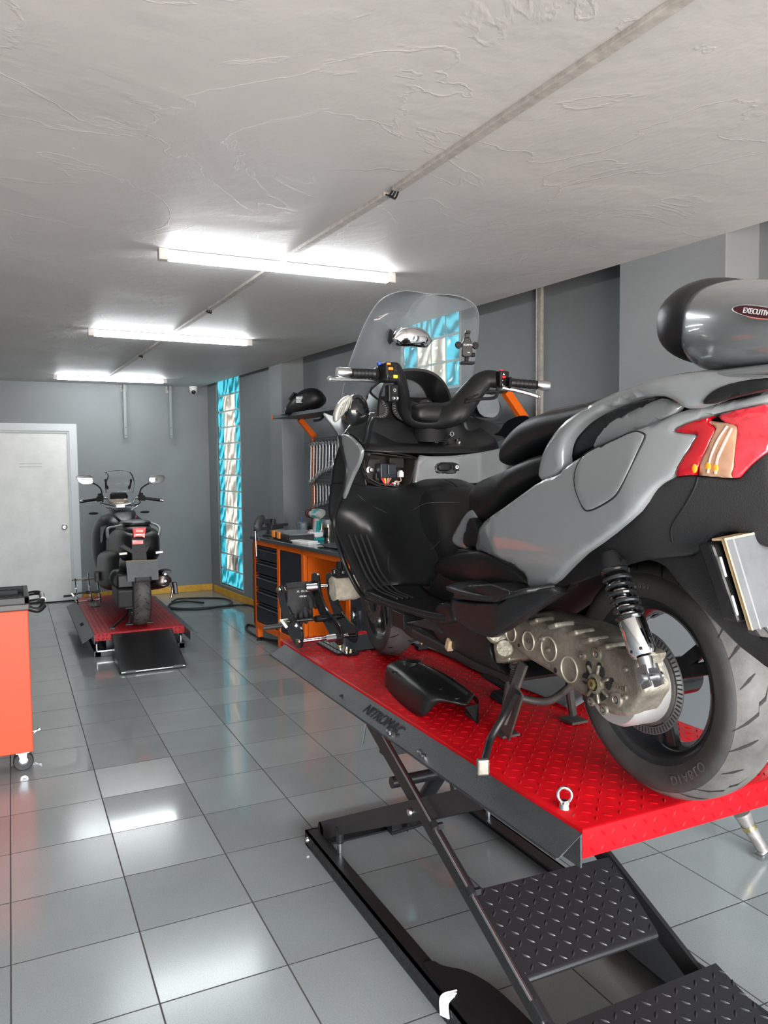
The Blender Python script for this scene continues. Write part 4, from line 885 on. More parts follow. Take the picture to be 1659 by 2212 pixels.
# control: near-left wall top edge and the ridge, from the photograph's plan position on the platform
def Pz(x, y, z): p = at_z(x, y, ZP+z); return (p.x, p.y, p.z)
G = [[Pz(832, 1482, .002), Pz(836, 1440, .075), Pz(860, 1428, .088), Pz(885, 1424, .10), Pz(905, 1430, .095), Pz(925, 1440, .06), Pz(935, 1452, .01)],
     [Pz(858, 1512, .002), Pz(858, 1455, .080), Pz(880, 1440, .092), Pz(905, 1433, .105), Pz(925, 1440, .10), Pz(948, 1452, .06), Pz(958, 1465, .01)],
     [Pz(895, 1542, .002), Pz(890, 1480, .082), Pz(915, 1462, .092), Pz(940, 1448, .10), Pz(958, 1455, .095), Pz(975, 1466, .06), Pz(985, 1480, .01)],
     [Pz(918, 1545, .015), Pz(925, 1502, .078), Pz(948, 1482, .085), Pz(970, 1466, .09), Pz(985, 1472, .085), Pz(1000, 1482, .06), Pz(1008, 1495, .01)],
     [Pz(950, 1517, .055), Pz(962, 1512, .070), Pz(980, 1500, .075), Pz(998, 1485, .078), Pz(1010, 1490, .070), Pz(1018, 1498, .05), Pz(1022, 1510, .01)],
     [Pz(1000, 1525, .050), Pz(1010, 1522, .058), Pz(1018, 1512, .060), Pz(1025, 1503, .060), Pz(1030, 1506, .055), Pz(1034, 1512, .04), Pz(1034, 1524, .01)]]
m_ = MB(); m_.net(bicubic(G, 5, 5)); m_.build('cover_shell', M_PLAST, t, smooth=50, solid=.003, world=True)
m_ = MB(); m_.prism([Pz(1005, 1527, .05), Pz(1034, 1520, .05), Pz(1034, 1566, .0), Pz(1028, 1560, .003), Pz(1018, 1548, .008), Pz(1003, 1540, .02)], (0, .003, 0)); m_.build('end_flap', M_PLAST, t, smooth=0, world=True)
p = V(*Pz(893, 1433, .10)); m_ = MB(); m_.lathe([(0, .010), (.026, .008), (.032, -.006)], p, (0, 0, 1), 24); m_.build('raised_boss', M_PLAST, t, world=True)
m_ = MB(); m_.tube(cm([Pz(905, 1438, .100), Pz(945, 1458, .099), Pz(985, 1484, .084), Pz(1010, 1503, .066)]), .012, 10, flat=.5, upv=(0, 0, 1)); m_.build('raised_ridge', M_PLAST, t, world=True)
for q in ((852, 1453, .086), (950, 1488, .083), (985, 1508, .070)):
    p = V(*Pz(*q)); m_ = MB(); m_.lathe([(.004, .001), (.010, .0025), (.0115, -.001)], p, (0, 0, 1), 18); m_.mat(M_DARK); m_.cyl(p, p+V(0, 0, .001), .005, n=12); m_.build('screw_recess', M_PLAST, t, world=True)
t = empty('small_cover', (1.42, 2.1, ZP), 0, 'small bent black plastic bracket cover lying behind the side stand', 'plastic cover')
m_ = MB(); m_.prism([Pz(1040, 1462, .05), Pz(1062, 1455, .055), Pz(1110, 1490, .03), Pz(1125, 1510, .01), Pz(1100, 1500, .0)], (0, .012, .004)); m_.build('upper_leaf', M_PLAST, t, smooth=0, bevel=.002, world=True)
m_ = MB(); m_.prism([Pz(1060, 1508, .0), Pz(1068, 1495, .02), Pz(1085, 1492, .03), Pz(1112, 1505, .02), Pz(1100, 1535, .0)], (0, .010, .004)); m_.build('lower_leaf', M_PLAST, t, smooth=0, bevel=.002, world=True)
for k, (a, b) in enumerate((((1640, 1635), (1659, 1640)), ((1618, 1655), (1640, 1662)))):
    m_ = MB(); m_.bar(Pz(*a, .008), Pz(*b, .008), .035, .012); tag(m_.build('strap_end', M_DARK, smooth=0, bevel=.003), ['black strap end lying on the platform beyond the rear tyre', 'black strap scrap nearest the rear tyre on the platform'][k], 'strap')

# ------------------------------------------------------------------ far lift
L2 = empty('scissor_lift', (.97, 7.9, 0), 0, 'lowered red and black lift at the back carrying the dark motorcycle', 'motorcycle lift')
H2 = .20; xa, xb, ya, yb = .595, 1.345, 6.89, 8.95
m_ = MB(); m_.rings([[(xa+a, ya+a, z), (xb-a, ya+a, z), (xb-a, yb-a, z), (xa+a, yb-a, z)] for a, z in ((0, H2-.065), (0, H2-.008), (.003, H2-.003), (.010, H2))])
lugs(m_, (xa+.02, ya, H2-.066), (1,0,0), (0,0,1), 22, 2, .032, L=.034, Wd=.009, h=.003)
for i in range(19): m_.box(xa+.03+.0365*i, xa+.038+.0365*i, ya+.01, yb-.02, H2, H2+.0015)
m_.build('platform', M_RED2, L2, smooth=30, world=True)
tray(L2, xa-.001, -1, ya-.02, yb-.15, H2, M_TRAY2, wid=.095, drop=.055); tray(L2, xb+.001, 1, ya-.25, yb-.15, H2, M_TRAY2, wid=.055, drop=.02)
o = text_mesh('NITRO', .045, M_DARK, 'embossed_lettering', None, (xa-.05, 7.55, H2-.0345), (0, -1, 0), V(.095, 0, .055), ext=.001); o.parent = L2; o.matrix_parent_inverse = root_matrix(L2).inverted()
m_ = MB(); m_.box(xa-.01, xa+.05, ya, yb-.1, 0, .05); m_.box(xb-.05, xb+.01, ya, yb-.1, 0, .05); m_.box(xa, xb, ya, ya+.06, 0, .045); m_.box(xa, xb, yb-.16, yb-.1, 0, .05); m_.box(xa+.10, xb-.10, ya+.1, yb-.2, .02, .12); m_.build('base_frame', M_BLK, L2, smooth=0, bevel=.003, world=True)
for x in (xa+.018, xb-.03):
    m_ = MB(); m_.cyl((x, ya+.02, .05), (x, ya+.02, .135), .010, n=12); m_.mat(M_DARK); m_.cyl((x, ya+.02, .11), (x, ya+.02, .135), .014, n=12); m_.build('stop_pin', M_STEEL, L2, world=True)
m_ = MB(); m_.box(xa+.02, xa+.14, ya-.012, ya, .045, .055); m_.build('front_strip', M_STEEL, L2, smooth=0, world=True)
m_ = MB(); m_.box(xa+.155, xa+.20, ya-.03, ya, .01, .12); m_.mat(M_STEEL); m_.cyl((xa+.235, ya-.035, .045), (xa+.235, ya-.015, .045), .012, n=12); m_.build('ramp_hinge', M_PLAST2, L2, smooth=30, bevel=.003, world=True)
# ramp
m_ = MB(); q = V(.712, 6.20, .022); u = V(.505, 0, 0); v = V(.02, .70, .165); n = u.cross(v).normalized()
m_.prism([q, q+u, q+u+v, q+v], -n*.010); lugs(m_, q+V(.01, .01, .0), u, v, 15, 21, .033, L=.024, Wd=.008, h=.0025)
m_.prism([q, q+v, q+v-V(0, 0, .175), V(q.x, q.y+.02, .003)], (.006, 0, 0)); m_.prism([q+u, q+u+v, q+u+v-V(0, 0, .175), V(q.x+.505, q.y+.02, .003)], (-.006, 0, 0))
ra = m_.build('ramp', M_BLK, L2, smooth=30, world=True)
m_ = MB(); m_.cyl((q.x+.01, q.y-.005, .016), (q.x+.495, q.y-.005, .016), .006, n=10); m_.build('ramp_edge_rod', M_STEEL, ra, world=True)
for x in (q.x+.04, q.x+.40):
    m_ = MB(); m_.cyl((x, q.y-.006, .018), (x+.075, q.y-.006, .018), .013, n=12); m_.build('hinge_barrel', M_TRAY2, ra, world=True)
c2_ = copy_tree(cl); c2_['label'] = 'wheel clamp with crank on the far lift left of the dark motorcycle'
c2_.location = V(1.25, 3.10, ZP)+V(-.535, 5.25, H2-ZP)
# ------------------------------------------------------------------ big grey scooter (own frame: x right, y forward, z up from the platform)
BR = V(1.395, 1.34, ZP); BA = math.radians(-1.0)
BK = empty('maxi_scooter', BR, BA, 'big grey and black maxi scooter on its stand on the near lift', 'scooter')
BM = root_matrix(BK); BMI = BM.inverted(); B3 = BM.to_3x3()
def BL(x, y, l): return BMI @ on_plane(x, y, BM @ V(-l, 0, 0), B3 @ V(1, 0, 0))
def BS(x, y, s): return BMI @ on_plane(x, y, BM @ V(0, s, 0), B3 @ V(0, 1, 0))
def BZ(x, y, z): return BMI @ on_plane(x, y, BM @ V(0, 0, z), V(0, 0, 1))
def cf(v): return v if callable(v) else (lambda a, b: v)
def solve_l(px, py, Wf):
    l = Wf(0.2, .7)
    for _ in range(14): p = BL(px, py, l); l = .5*l+.5*Wf(p.y, p.z)
    return BL(px, py, l)
def solve_s(px, py, Sf):
    s = Sf(0, .8)
    for _ in range(14): p = BS(px, py, s); s = .5*s+.5*Sf(-p.x, p.z)
    return BS(px, py, s)
def poly_panel(name, P2, lift3, rnd, th, M, parent, grid=.018, ck=2, sharp=60):
    # P2: outline in the panel's own 2D; lift3(u, v, inset) -> 3D
    P2 = [Vector((a, b)) for a, b in P2]
    if ck: P2 = chaikin(P2, ck)
    Q = []
    n = len(P2)
    for i in range(n):
        a, b = P2[i], P2[(i+1) % n]; k = max(1, int((b-a).length/grid)); Q += [a+(b-a)*(j/k) for j in range(k)]
    n = len(Q)
    def dist(p):
        m = 9
        for i in range(n):
            a, b = Q[i], Q[(i+1) % n]; e = b-a; t = max(0, min(1, (p-a).dot(e)/max(e.length_squared, 1e-12))); d = (p-a-e*t).length
            if d < m: m = d
        return m
    def inside(p):
        c = False; j = n-1
        for i in range(n):
            if (Q[i].y > p.y) != (Q[j].y > p.y) and p.x < (Q[j].x-Q[i].x)*(p.y-Q[i].y)/(Q[j].y-Q[i].y)+Q[i].x: c = not c
            j = i
        return c
    pts = list(Q); xs = [q.x for q in Q]; ys = [q.y for q in Q]
    ds = [0.0]*n
    # inset rings for the rounded edge
    x = min(xs)+grid*.5
    while x < max(xs):
        y = min(ys)+grid*.5
        while y < max(ys):
            p = Vector((x, y))
            if inside(p):
                d = dist(p)
                if d > max(rnd*1.15, grid*.35): pts.append(p); ds.append(d)
            y += grid
        x += grid
    if rnd > 0:
        for f in (.12, .4, 1.0):
            for i in range(n):
                a, b, c = Q[i-1], Q[i], Q[(i+1) % n]; t = (c-a)
                if t.length < 1e-9: continue
                t.normalize()
                for sg in (1, -1):
                    p = b+Vector((-t.y, t.x))*sg*rnd*f
                    if inside(p):
                        d = dist(p)
                        if d > rnd*f*.85: pts.append(p); ds.append(d)
                        break
    r = delaunay_2d_cdt(pts, [(i, (i+1) % n) for i in range(n)], [], 1, 1e-6, True)
    vs, fs, orig = r[0], r[2], r[3]
    d3 = []
    for k, v in enumerate(vs):
        o = orig[k]; d = ds[o[0]] if o else dist(v)
        d3.append(d)
    def ins(d):
        if rnd <= 0: return 0
        t = 1-min(d/rnd, 1); return rnd*(1-math.sqrt(max(0, 1-t*t)))
    top = [lift3(v.x, v.y, ins(d)) for v, d in zip(vs, d3)]; bot = [lift3(v.x, v.y, max(th, ins(d)+.001)) for v, d in zip(vs, d3)]
    fs = [f for f in fs if inside(sum((vs[i] for i in f), Vector((0, 0)))/len(f))]
    N = len(vs); F = [tuple(f) for f in fs]+[tuple(i+N for i in reversed(f)) for f in fs]
    ec = {}
    for f in fs:
        for i in range(len(f)): ec[(f[i], f[(i+1) % len(f)])] = 1
    for (a, b) in list(ec):
        if (b, a) not in ec: F.append((b, a, a+N, b+N))
    m_ = MB(); m_.add(top+bot, F); return m_, F
def side(name, px, W, M, rnd=.012, th=.02, ck=2, parent=None, grid=.018, mirror=False, off=0.0, extra=None):
    Wf = cf(W); P2 = [(lambda p: (p.y, p.z))(solve_l(a, b, Wf)) for a, b in px]
    if extra: P2 = P2[:extra[0]]+extra[1]+P2[extra[0]:]
    m_, F = poly_panel(name, P2, lambda u, v, i: V(-(Wf(u, v)+off-i), u, v), rnd, th, M, parent, grid, ck)
    o = m_.build(name, M, parent or BK, smooth=50)
    if mirror:
        q = MB(); q.add([V(-p.x, p.y, p.z) for p in m_.v], F); q.build(name, M, parent or BK, smooth=50)
    return o
def rear(name, px, Sf, M, rnd=.010, th=.02, ck=2, parent=None, grid=.018, off=0.0, loc2=None):
    Sf = cf(Sf); P2 = loc2 if loc2 else [(lambda p: (-p.x, p.z))(solve_s(a, b, Sf)) for a, b in px]
    m_, F = poly_panel(name, P2, lambda u, v, i: V(-u, Sf(u, v)-off+i, v), rnd, th, M, parent, grid, ck)
    return m_.build(name, M, parent or BK, smooth=50)
def surf(name, G, M, th=.006, nu=5, nv=5, parent=None, mirror=False, smooth=70):
    G = [[V(-l, s, z) for (l, s, z) in r] for r in G]; m_ = MB(); m_.net(bicubic(G, nu, nv)); o = m_.build(name, M, parent or BK, smooth=smooth, solid=th)
    if mirror:
        q = MB(); q.add([V(-p.x, p.y, p.z) for p in m_.v], m_.f); q.build(name, M, parent or BK, smooth=smooth, solid=th)
    return o
def loft_s(secs, n=28, k=2.6, cx=0):   # sections (s, ztop, zbot, hw) -> superellipse rings, smoothly interpolated
    S = catmull([Vector((a, b, c)) for a, b, c, d in secs], 5); Hh = catmull([Vector((d, 0, 0)) for a, b, c, d in secs], 5); R = []
    for q, h in zip(S, Hh):
        zc = (q.y+q.z)/2; hh = max(.002, abs(q.y-q.z)/2); hw = max(.002, h.x)
        R.append([V(cx+hw*math.copysign(abs(math.cos(t))**(2/k), math.cos(t)), q.x, zc+hh*math.copysign(abs(math.sin(t))**(2/k), math.sin(t))) for t in [2*PI*j/n for j in range(n)]])
    m_ = MB(); m_.rings(R); return m_

# lateral shape of the rear bodywork
def Wb(s, z):
    w = .252
    w -= .42*max(0, z-.70)**1.35
    w -= .30*max(0, .60-z)
    w -= .30*max(0, s-.38)**1.15
    w -= .42*max(0, -.12-s)**1.25
    return w
def Wk(s, z): return Wb(s, z)-.42*max(0, .70-z)**1.1-.003

# ---- dark inner core so nothing shows through
m_ = loft_s([(-.42, .84, .72, .08), (-.3, .90, .66, .14), (-.05, .90, .60, .16), (.2, .86, .50, .16), (.45, .74, .34, .14), (.66, .62, .24, .13), (.9, .58, .22, .12), (1.05, .62, .26, .10), (1.2, .8, .42, .10), (1.35, .9, .6, .10)]); m_.build('inner_frame', M_DARK, BK)

# ---- grey side panel
gp = [(1034,1134),(1071,1106),(1120,1070),(1166,1036),(1206,1024),(1216,1008),(1273,973),(1320,948),(1365,930),(1411,914),(1469,886),(1530,872),(1600,860),(1668,846),
      (1668,866),(1600,882),(1552,892),(1489,911),(1450,929),(1462,934),(1507,937),(1503,946),(1468,997),(1452,1030),(1417,1049),(1389,1080),(1365,1113),(1302,1164),(1245,1205),(1185,1268),
      (1150,1276),(1133,1276),(1136,1250),(1130,1240),(1088,1210),(1037,1190),(1021,1190),(1030,1160)]
side('body_side_panel', gp, Wb, M_GREY, rnd=.010, th=.022, ck=1, mirror=True, grid=.016)
# fuel cover / access door line: raised door on the panel
gd = [(1251,994),(1275,973),(1330,950),(1370,930),(1392,936),(1396,943),(1380,975),(1340,1060),(1322,1080),(1275,1105),(1260,1100),(1238,1040)]
side('side_access_door', gd, Wb, M_GREY, rnd=.004, th=.02, ck=2, off=.0035, mirror=True)
gl = chaikin([V(*solve_l(a, b, Wb)) for a, b in gd], 2)
m_ = MB(); m_.tube([V(p.x-.001, p.y, p.z) for p in gl], .0022, 6, closed=True); m_.build('door_gap', M_DARK, BK)
# ---- black tail and rear mudguard side
kp = [(1183,1271),(1245,1207),(1302,1166),(1365,1115),(1389,1082),(1417,1051),(1454,1031),(1485,1026),(1509,1030),(1527,1030),(1589,1036),(1604,1022),(1618,1005),(1640,985),(1668,965),
      (1690,1100),(1690,1190),(1640,1180),(1600,1150),(1545,1150),(1520,1180),(1500,1200),(1440,1205),(1384,1210),(1340,1222),(1277,1244),(1215,1268)]
side('tail_fairing', kp, lambda s, z: Wb(s, z)-.35*max(0, .78-z)-.001, M_PLAST2, rnd=.008, th=.02, ck=1, mirror=True, grid=.016)
mp = [(1372,1206),(1440,1200),(1500,1195),(1530,1165),(1556,1155),(1572,1200),(1600,1290),(1625,1375),(1660,1380),(1700,1380),(1700,1460),(1659,1447),(1625,1420),(1593,1396),(1560,1362),(1539,1341),(1500,1300),(1467,1265),(1448,1238),(1425,1217),(1400,1210)]
side('rear_mudguard', mp, lambda s, z: .165-.10*max(0, .62-z), M_PLAST2, rnd=.006, th=.012, ck=1, mirror=True, grid=.018)
# seam on the tail fairing
for pts in ([(1508,1031),(1500,1055),(1480,1092),(1455,1130),(1450,1150),(1453,1172)],):
    m_ = MB(); m_.tube(cm([tuple(solve_l(a, b, lambda s, z: Wb(s, z)-.35*max(0, .78-z)+.0005)) for a, b in pts]), .0022, 6); m_.build('panel_seam', M_DARK, BK)
# rear mudguard over the tyre
m_ = MB(); rr = []
for a in range(8):
    t = math.radians(35+a*15); y = .31*math.cos(t); z = .30+.33*math.sin(t); rr.append([V(x, y, z-.10*(abs(x)/.13)**2*.3) for x in (-.11, -.07, 0, .07, .11)])
m_.net(rr); m_.build('inner_mudguard', M_DARK, BK, solid=.004, smooth=80)
# tail rack base and cardboard covered number plate
TL = BS(1564, 1163, -.345); BLc = BS(1624, 1362, -.365)
dn = (TL-BLc).normalized(); TR = TL+V(.33, -.01, .035); BRc = BLc+V(.33, -.01, .035)
nn = (TR-TL).cross(BLc-TL).normalized()
if nn.y > 0: nn = -nn
m_ = MB(); m_.prism([TL, TR, BRc, BLc], -nn*.006); cbx = m_.build('cardboard_plate_cover', M_CARD, BK, smooth=0)
m_ = MB(); m_.prism([TL+nn*.0005, TR+nn*.0005, TR+nn*.0005-dn*.004, TL+nn*.0005-dn*.004], -nn*.030); m_.prism([TL+nn*.0006, TL+nn*.0006+V(.0035, 0, 0), BLc+nn*.0006+V(.0035, 0, 0), BLc+nn*.0006], -nn*.008); m_.build('torn_edge', M_CARDE, cbx, smooth=0)
m_ = MB()
for k in range(3):
    o_ = V(.022+.016*k, 0, 0); m_.bar(TL+o_+nn*.0004, BLc+o_+nn*.0004+V(.004*k, 0, 0), .004, .0012, up=nn)
m_.build('crease_lines', pm('crease_grey', (.16, .165, .17), .5), cbx, smooth=0)
m_ = MB(); m_.prism([TL+V(-.010, .02, -.012), TL+V(.25, .02, -.012), BLc+V(.25, .02, .01), BLc+V(-.012, .02, .01)], (0, .035, 0)); m_.build('plate_bracket', M_PLAST, BK, smooth=0, bevel=.006)
m_ = MB()
for f in (.2, .62): q = TL.lerp(BLc, f)+V(-.011, .012, 0); q2 = TL.lerp(BLc, f+.22)+V(-.012, .012, 0); m_.bar(q, q2, .007, .005)
m_.build('plate_rim', pm('plate_white_rim', (.4, .42, .42), .4), BK, smooth=0, bevel=.002)
# ---- tail lamp, left and right
def Wt(s, z): return Wb(s, z)+.002
tl_o = empty('tail_lamp', (0, 0, 0)); tl_o.parent = BK
side('outer_lens', [(1451,930),(1489,911),(1545,896),(1520,909),(1545,924),(1541,934),(1500,1027),(1489,1026),(1452,1030),(1468,997),(1503,944),(1506,938),(1462,934)], Wt, M_REDL, rnd=.004, th=.014, ck=1, parent=tl_o, mirror=True, grid=.014)
side('inner_lens', [(1545,896),(1600,883),(1668,870),(1668,965),(1618,1005),(1604,1021),(1588,1034),(1576,1030),(1582,1010),(1590,935),(1590,920),(1560,912)], Wt, M_REDL2, rnd=.004, th=.014, ck=1, parent=tl_o, mirror=True, grid=.014)
side('indicator_lens', [(1522,909),(1560,912),(1592,918),(1592,935),(1583,1010),(1577,1030),(1586,1034),(1527,1029),(1500,1027),(1540,936),(1546,924)], Wt, M_CLEARL, rnd=.004, th=.014, ck=1, parent=tl_o, mirror=True, grid=.014)
def spline(name, px, Wf, r, M, off=.002, flat=1, parent=None):
    Wf = cf(Wf); m_ = MB(); m_.tube(cm([tuple(solve_l(a, b, lambda s, z: Wf(s, z)+off)) for a, b in px]), r, 8, flat=flat); return m_.build(name, M, parent or BK)
M_LENSW = pm('clear_lens_ridge', (.55, .40, .33), .08, metal=.5, coat=1)
for pts in ([(1570,920),(1550,950),(1535,985),(1528,1022)], [(1580,925),(1565,955),(1550,990),(1545,1024)]): spline('reflector_ridge', pts, Wt, .0022, M_LENSW, off=.001, parent=tl_o)
for q in ((1500, 1012), (1529, 1008), (1545, 1012)):
    p = solve_l(q[0], q[1], Wt); m_ = MB(); m_.ball(p, .007, 10, sc=(.5, 1, 1.3)); m_.build('amber_bulb', M_ORL, tl_o)
# ---- grab rail
rail = [(1157,1030),(1160,1005),(1168,975),(1188,940),(1211,912),(1245,887),(1279,867),(1325,846),(1377,827),(1435,810),(1497,800),(1540,798),(1600,801),(1668,806),
        (1668,835),(1610,845),(1560,858),(1520,872),(1490,882),(1469,882),(1451,866),(1423,854),(1380,857),(1340,868),(1303,882),(1275,897),(1251,913),(1232,932),(1217,952),(1210,978),(1212,1005),(1208,1020),(1172,1046),(1166,1040)]
side('grab_rail', rail, lambda s, z: .232-.10*max(0, z-.86)-.3*max(0, -.15-s)**1.2, M_GREY, rnd=.014, th=.034, ck=1, mirror=True, grid=.014)
side('rail_inner_pad', [(1213,975),(1222,950),(1240,925),(1262,905),(1300,888),(1345,872),(1395,860),(1422,858),(1400,875),(1365,890),(1335,905),(1310,930),(1290,960),(1272,972),(1235,985),(1216,1003)], lambda s, z: .195-.1*max(0, z-.86), M_SEAT, rnd=.012, th=.03, ck=2, mirror=True)
side('seat_side_cover', [(1270,975),(1297,926),(1322,906),(1365,885),(1423,859),(1445,864),(1470,882),(1411,918),(1365,934),(1320,952)], lambda s, z: .195-.1*max(0, z-.86), M_GREY, rnd=.006, th=.02, ck=1, mirror=True)
# rack side finisher (black) behind the rail
side('rack_trim', [(1512,872),(1530,848),(1560,832),(1610,820),(1668,815),(1668,838),(1610,850),(1560,862),(1525,873)], lambda s, z: .236-.35*max(0, -.15-s)**1.2, M_PLAST, rnd=.005, th=.02, ck=1, mirror=True, grid=.014)
# ---- seats
m_ = loft_s([(.80, .705, .665, .035), (.775, .735, .625, .085), (.71, .758, .600, .120), (.62, .775, .615, .140), (.52, .79, .655, .165), (.42, .805, .70, .195), (.32, .83, .735, .195), (.2, .85, .77, .175), (.0, .89, .82, .165), (-.2, .92, .85, .15), (-.33, .94, .88, .12)], k=3.0); m_.build('rider_seat', M_SEAT, BK, smooth=80)
m_ = loft_s([(.515, .812, .795, .09), (.505, .845, .79, .145), (.48, .878, .79, .163), (.44, .908, .80, .170), (.38, .934, .82, .172), (.30, .946, .84, .172), (.18, .952, .86, .17), (.02, .972, .87, .17), (-.15, .985, .88, .165), (-.27, .985, .9, .14), (-.31, .97, .92, .10)], k=2.8); m_.build('passenger_seat', M_SEAT, BK, smooth=80)
# seat stitching
m_ = MB(); m_.tube(cm([tuple(BL(a, b, .155)) for a, b in ((1090,985),(1110,945),(1140,915),(1180,890),(1225,878),(1262,873))]), .0012, 5); m_.build('seat_piping', pm('grey_stitch', (.12, .12, .12), .6), BK)
# small grey piece and black lever under the seat nose
side('seat_hinge_cover', [(1006,1105),(1020,1100),(1030,1118),(1012,1190),(985,1182),(973,1170),(975,1158),(990,1130)], lambda s, z: .13, M_GREY, rnd=.008, th=.05, ck=1)
side('seat_hinge_hook', [(1010,1120),(1020,1118),(1032,1150),(1037,1180),(1020,1184),(1000,1180),(998,1160)], lambda s, z: .148, M_DARK, rnd=.006, th=.03, ck=1)
side('footwell_lip', [(985,1185),(1005,1188),(1020,1190),(1015,1206),(1000,1210),(985,1209),(978,1202)], lambda s, z: .165, M_PLAST, rnd=.006, th=.08, ck=2)
# ---- top box
m_ = loft_s([(-.155, 1.12, 1.03, .08), (-.16, 1.150, .995, .14), (-.19, 1.165, .978, .172), (-.26, 1.160, .965, .205), (-.36, 1.138, .958, .236), (-.48, 1.112, .955, .250), (-.60, 1.085, .958, .235), (-.68, 1.05, .97, .19), (-.70, 1.02, .99, .12)], k=2.7, n=40); tb = m_.build('top_box', M_GREY, BK, smooth=80)
m_ = loft_s([(-.082, 1.105, 1.07, .05), (-.086, 1.135, 1.045, .115), (-.102, 1.160, 1.020, .152), (-.13, 1.175, 1.006, .170), (-.160, 1.182, 1.002, .178), (-.190, 1.180, 1.003, .178), (-.205, 1.165, 1.01, .168)], k=2.6, n=36); m_.build('backrest_pad', M_SEAT, tb, smooth=80)
m_ = loft_s([(-.13, .985, .960, .10), (-.18, .985, .955, .16), (-.3, .98, .95, .19), (-.5, .975, .945, .20), (-.6, .97, .945, .18)], k=3); m_.build('box_base', M_GREY, tb, smooth=80)
# badge on the box side
def tbx(x, y): 
    return solve_l(x, y, lambda s, z: .262)
p0 = BL(1588, 668, .250); p1 = BL(1700, 682, .262); cc = (p0+p1)/2; ux = (p1-p0).normalized()
m_ = MB(); P = [cc+ux*(math.cos(t)*(p1-p0).length/2)+V(0, 0, math.sin(t)*.0105) for t in [2*PI*j/32 for j in range(32)]]
m_.prism(P, (-.006, 0, 0)); bd = m_.build('badge', M_BADGE, tb, smooth=0, bevel=.002)
m_ = MB(); m_.tube([q+V(-.006, 0, 0) for q in P], .0012, 6, closed=True); m_.build('badge_rim', M_CHROME, bd)
text_mesh('EXECUTIVE', .0125, M_LETTER, 'badge_lettering', bd, cc+V(-.0072, 0, 0), ux, (0, 0, 1), ext=.0006)

# ---- wheels
def wheel(name, c, R, Wd, rimr, steer, parts, group):
    w = empty(name, c, -steer); w.parent = BK
    h = Wd/2; prof = []
    for k in range(15):
        a = -1+2*k/14; x = h*math.copysign(abs(a)**.9, a)*1.0; prof.append((R-.028*abs(a)**2.2*(Wd/.12), x))
    out = [(rimr, -h*.82), (rimr+.018, -h*.96), (R-.045*(Wd/.14), -h*1.0)]
    prof2 = out+prof+[(a, -b) for a, b in reversed(out)]
    m_ = MB(); m_.lathe(prof2, (0,0,0), (1,0,0), 80, closedprof=False); m_.mat(M_RUBT)
    m_.lathe([(r+.0006, x) for r, x in prof[1:-1]], (0,0,0), (1,0,0), 80)
    # tread grooves
    m_.mat(M_GROOVE); ng = 24 if Wd > .14 else 22
    def tp(x, ang):
        a = min(1, (abs(x)/h)**(1/.9)); r = R-.028*a**2.2*(Wd/.12)+.0022; return V(x, math.cos(ang)*r, math.sin(ang)*r)
    for i in range(ng):
        for sg in (1, -1):
            a0 = 2*PI*(i+(.5 if sg > 0 else 0))/ng; w_ = .0040
            if i % 3 == 0: pl = [(.92, .20), (.66, .10), (.42, .02), (.40, -.06), (.22, -.10), (.10, -.20)]
            else: pl = [(.88, .12), (.70, .055), (.50, .0), (.34, -.04)] if i % 3 == 1 else [(.80, .10), (.6, .03), (.42, -.02)]
            L_ = []; R_ = []; n_ = len(pl)
            for k, (x, b) in enumerate(pl):
                ww = w_*(.25 if k in (0, n_-1) else 1)/R; L_.append(tp(sg*x*h, a0+b*.9+ww)); R_.append(tp(sg*x*h, a0+b*.9-ww))
            m_.net([L_, R_])
    m_.build('tyre', M_RUB, w, smooth=50)
    m_ = MB(); m_.lathe([(rimr-.006, -h*.80), (rimr+.006, -h*.86), (rimr+.004, -h*.78), (rimr-.016, -h*.70), (rimr-.022, -h*.3), (rimr-.030, 0), (rimr-.022, h*.3), (rimr-.016, h*.70), (rimr+.004, h*.78), (rimr+.006, h*.86), (rimr-.006, h*.80), (rimr-.022, h*.66), (rimr-.032, h*.3), (rimr-.040, 0), (rimr-.032, -h*.3), (rimr-.022, -h*.66)], (0,0,0), (1,0,0), 72, closedprof=True); m_.build('rim', M_RIM, w)
    for k in range(3):
        t = 2*PI*k/3+.5
        for dd in (-.16, .16):
            m_ = MB(); m_.bar((-.02, math.cos(t+dd*.2)*.035, math.sin(t+dd*.2)*.035), (-.012, math.cos(t+dd)*(rimr-.025), math.sin(t+dd)*(rimr-.025)), .030, .020, up=(1, 0, 0)); m_.build('spoke', M_RIM, w, smooth=0, bevel=.004)
    m_ = MB(); m_.cyl((-.06, 0, 0), (.06, 0, 0), .045, n=28); m_.build('hub', M_RIM, w)
    m_ = MB(); p = V(-.02, math.cos(1.15)*(rimr-.03), math.sin(1.15)*(rimr-.03)); m_.cyl(p, p+V(-.03, -.008, -.02), .0045, n=10); m_.build('valve', M_DARK, w)
    return w
rw = wheel('rear_wheel', (0, 0, .292), .277, .160, .190, 0, 3, None)
# abs ring: slotted
m_ = MB(); m_.lathe([(.104, -.083), (.121, -.083), (.121, -.080), (.104, -.080)], (0,0,0), (1,0,0), 96, closedprof=True); m_.lathe([(.085, -.082), (.105, -.082), (.105, -.080), (.085, -.080)], (0,0,0), (1,0,0), 96, a0=.6, a1=.9, closedprof=True)
ar = m_.build('sensor_ring', pm('ring_grey_steel', (.25, .25, .25), .4, .9), rw)
m_ = MB()
for k in range(72):
    t = 2*PI*k/72; e = V(0, math.cos(t), math.sin(t)); f = V(0, -math.sin(t), math.cos(t)); m_.obox(e*.1125+V(-.0835, 0, 0), (1,0,0), e, f, .0006, .0065, .0016)
m_.build('ring_slots', M_DARK, ar, smooth=0)
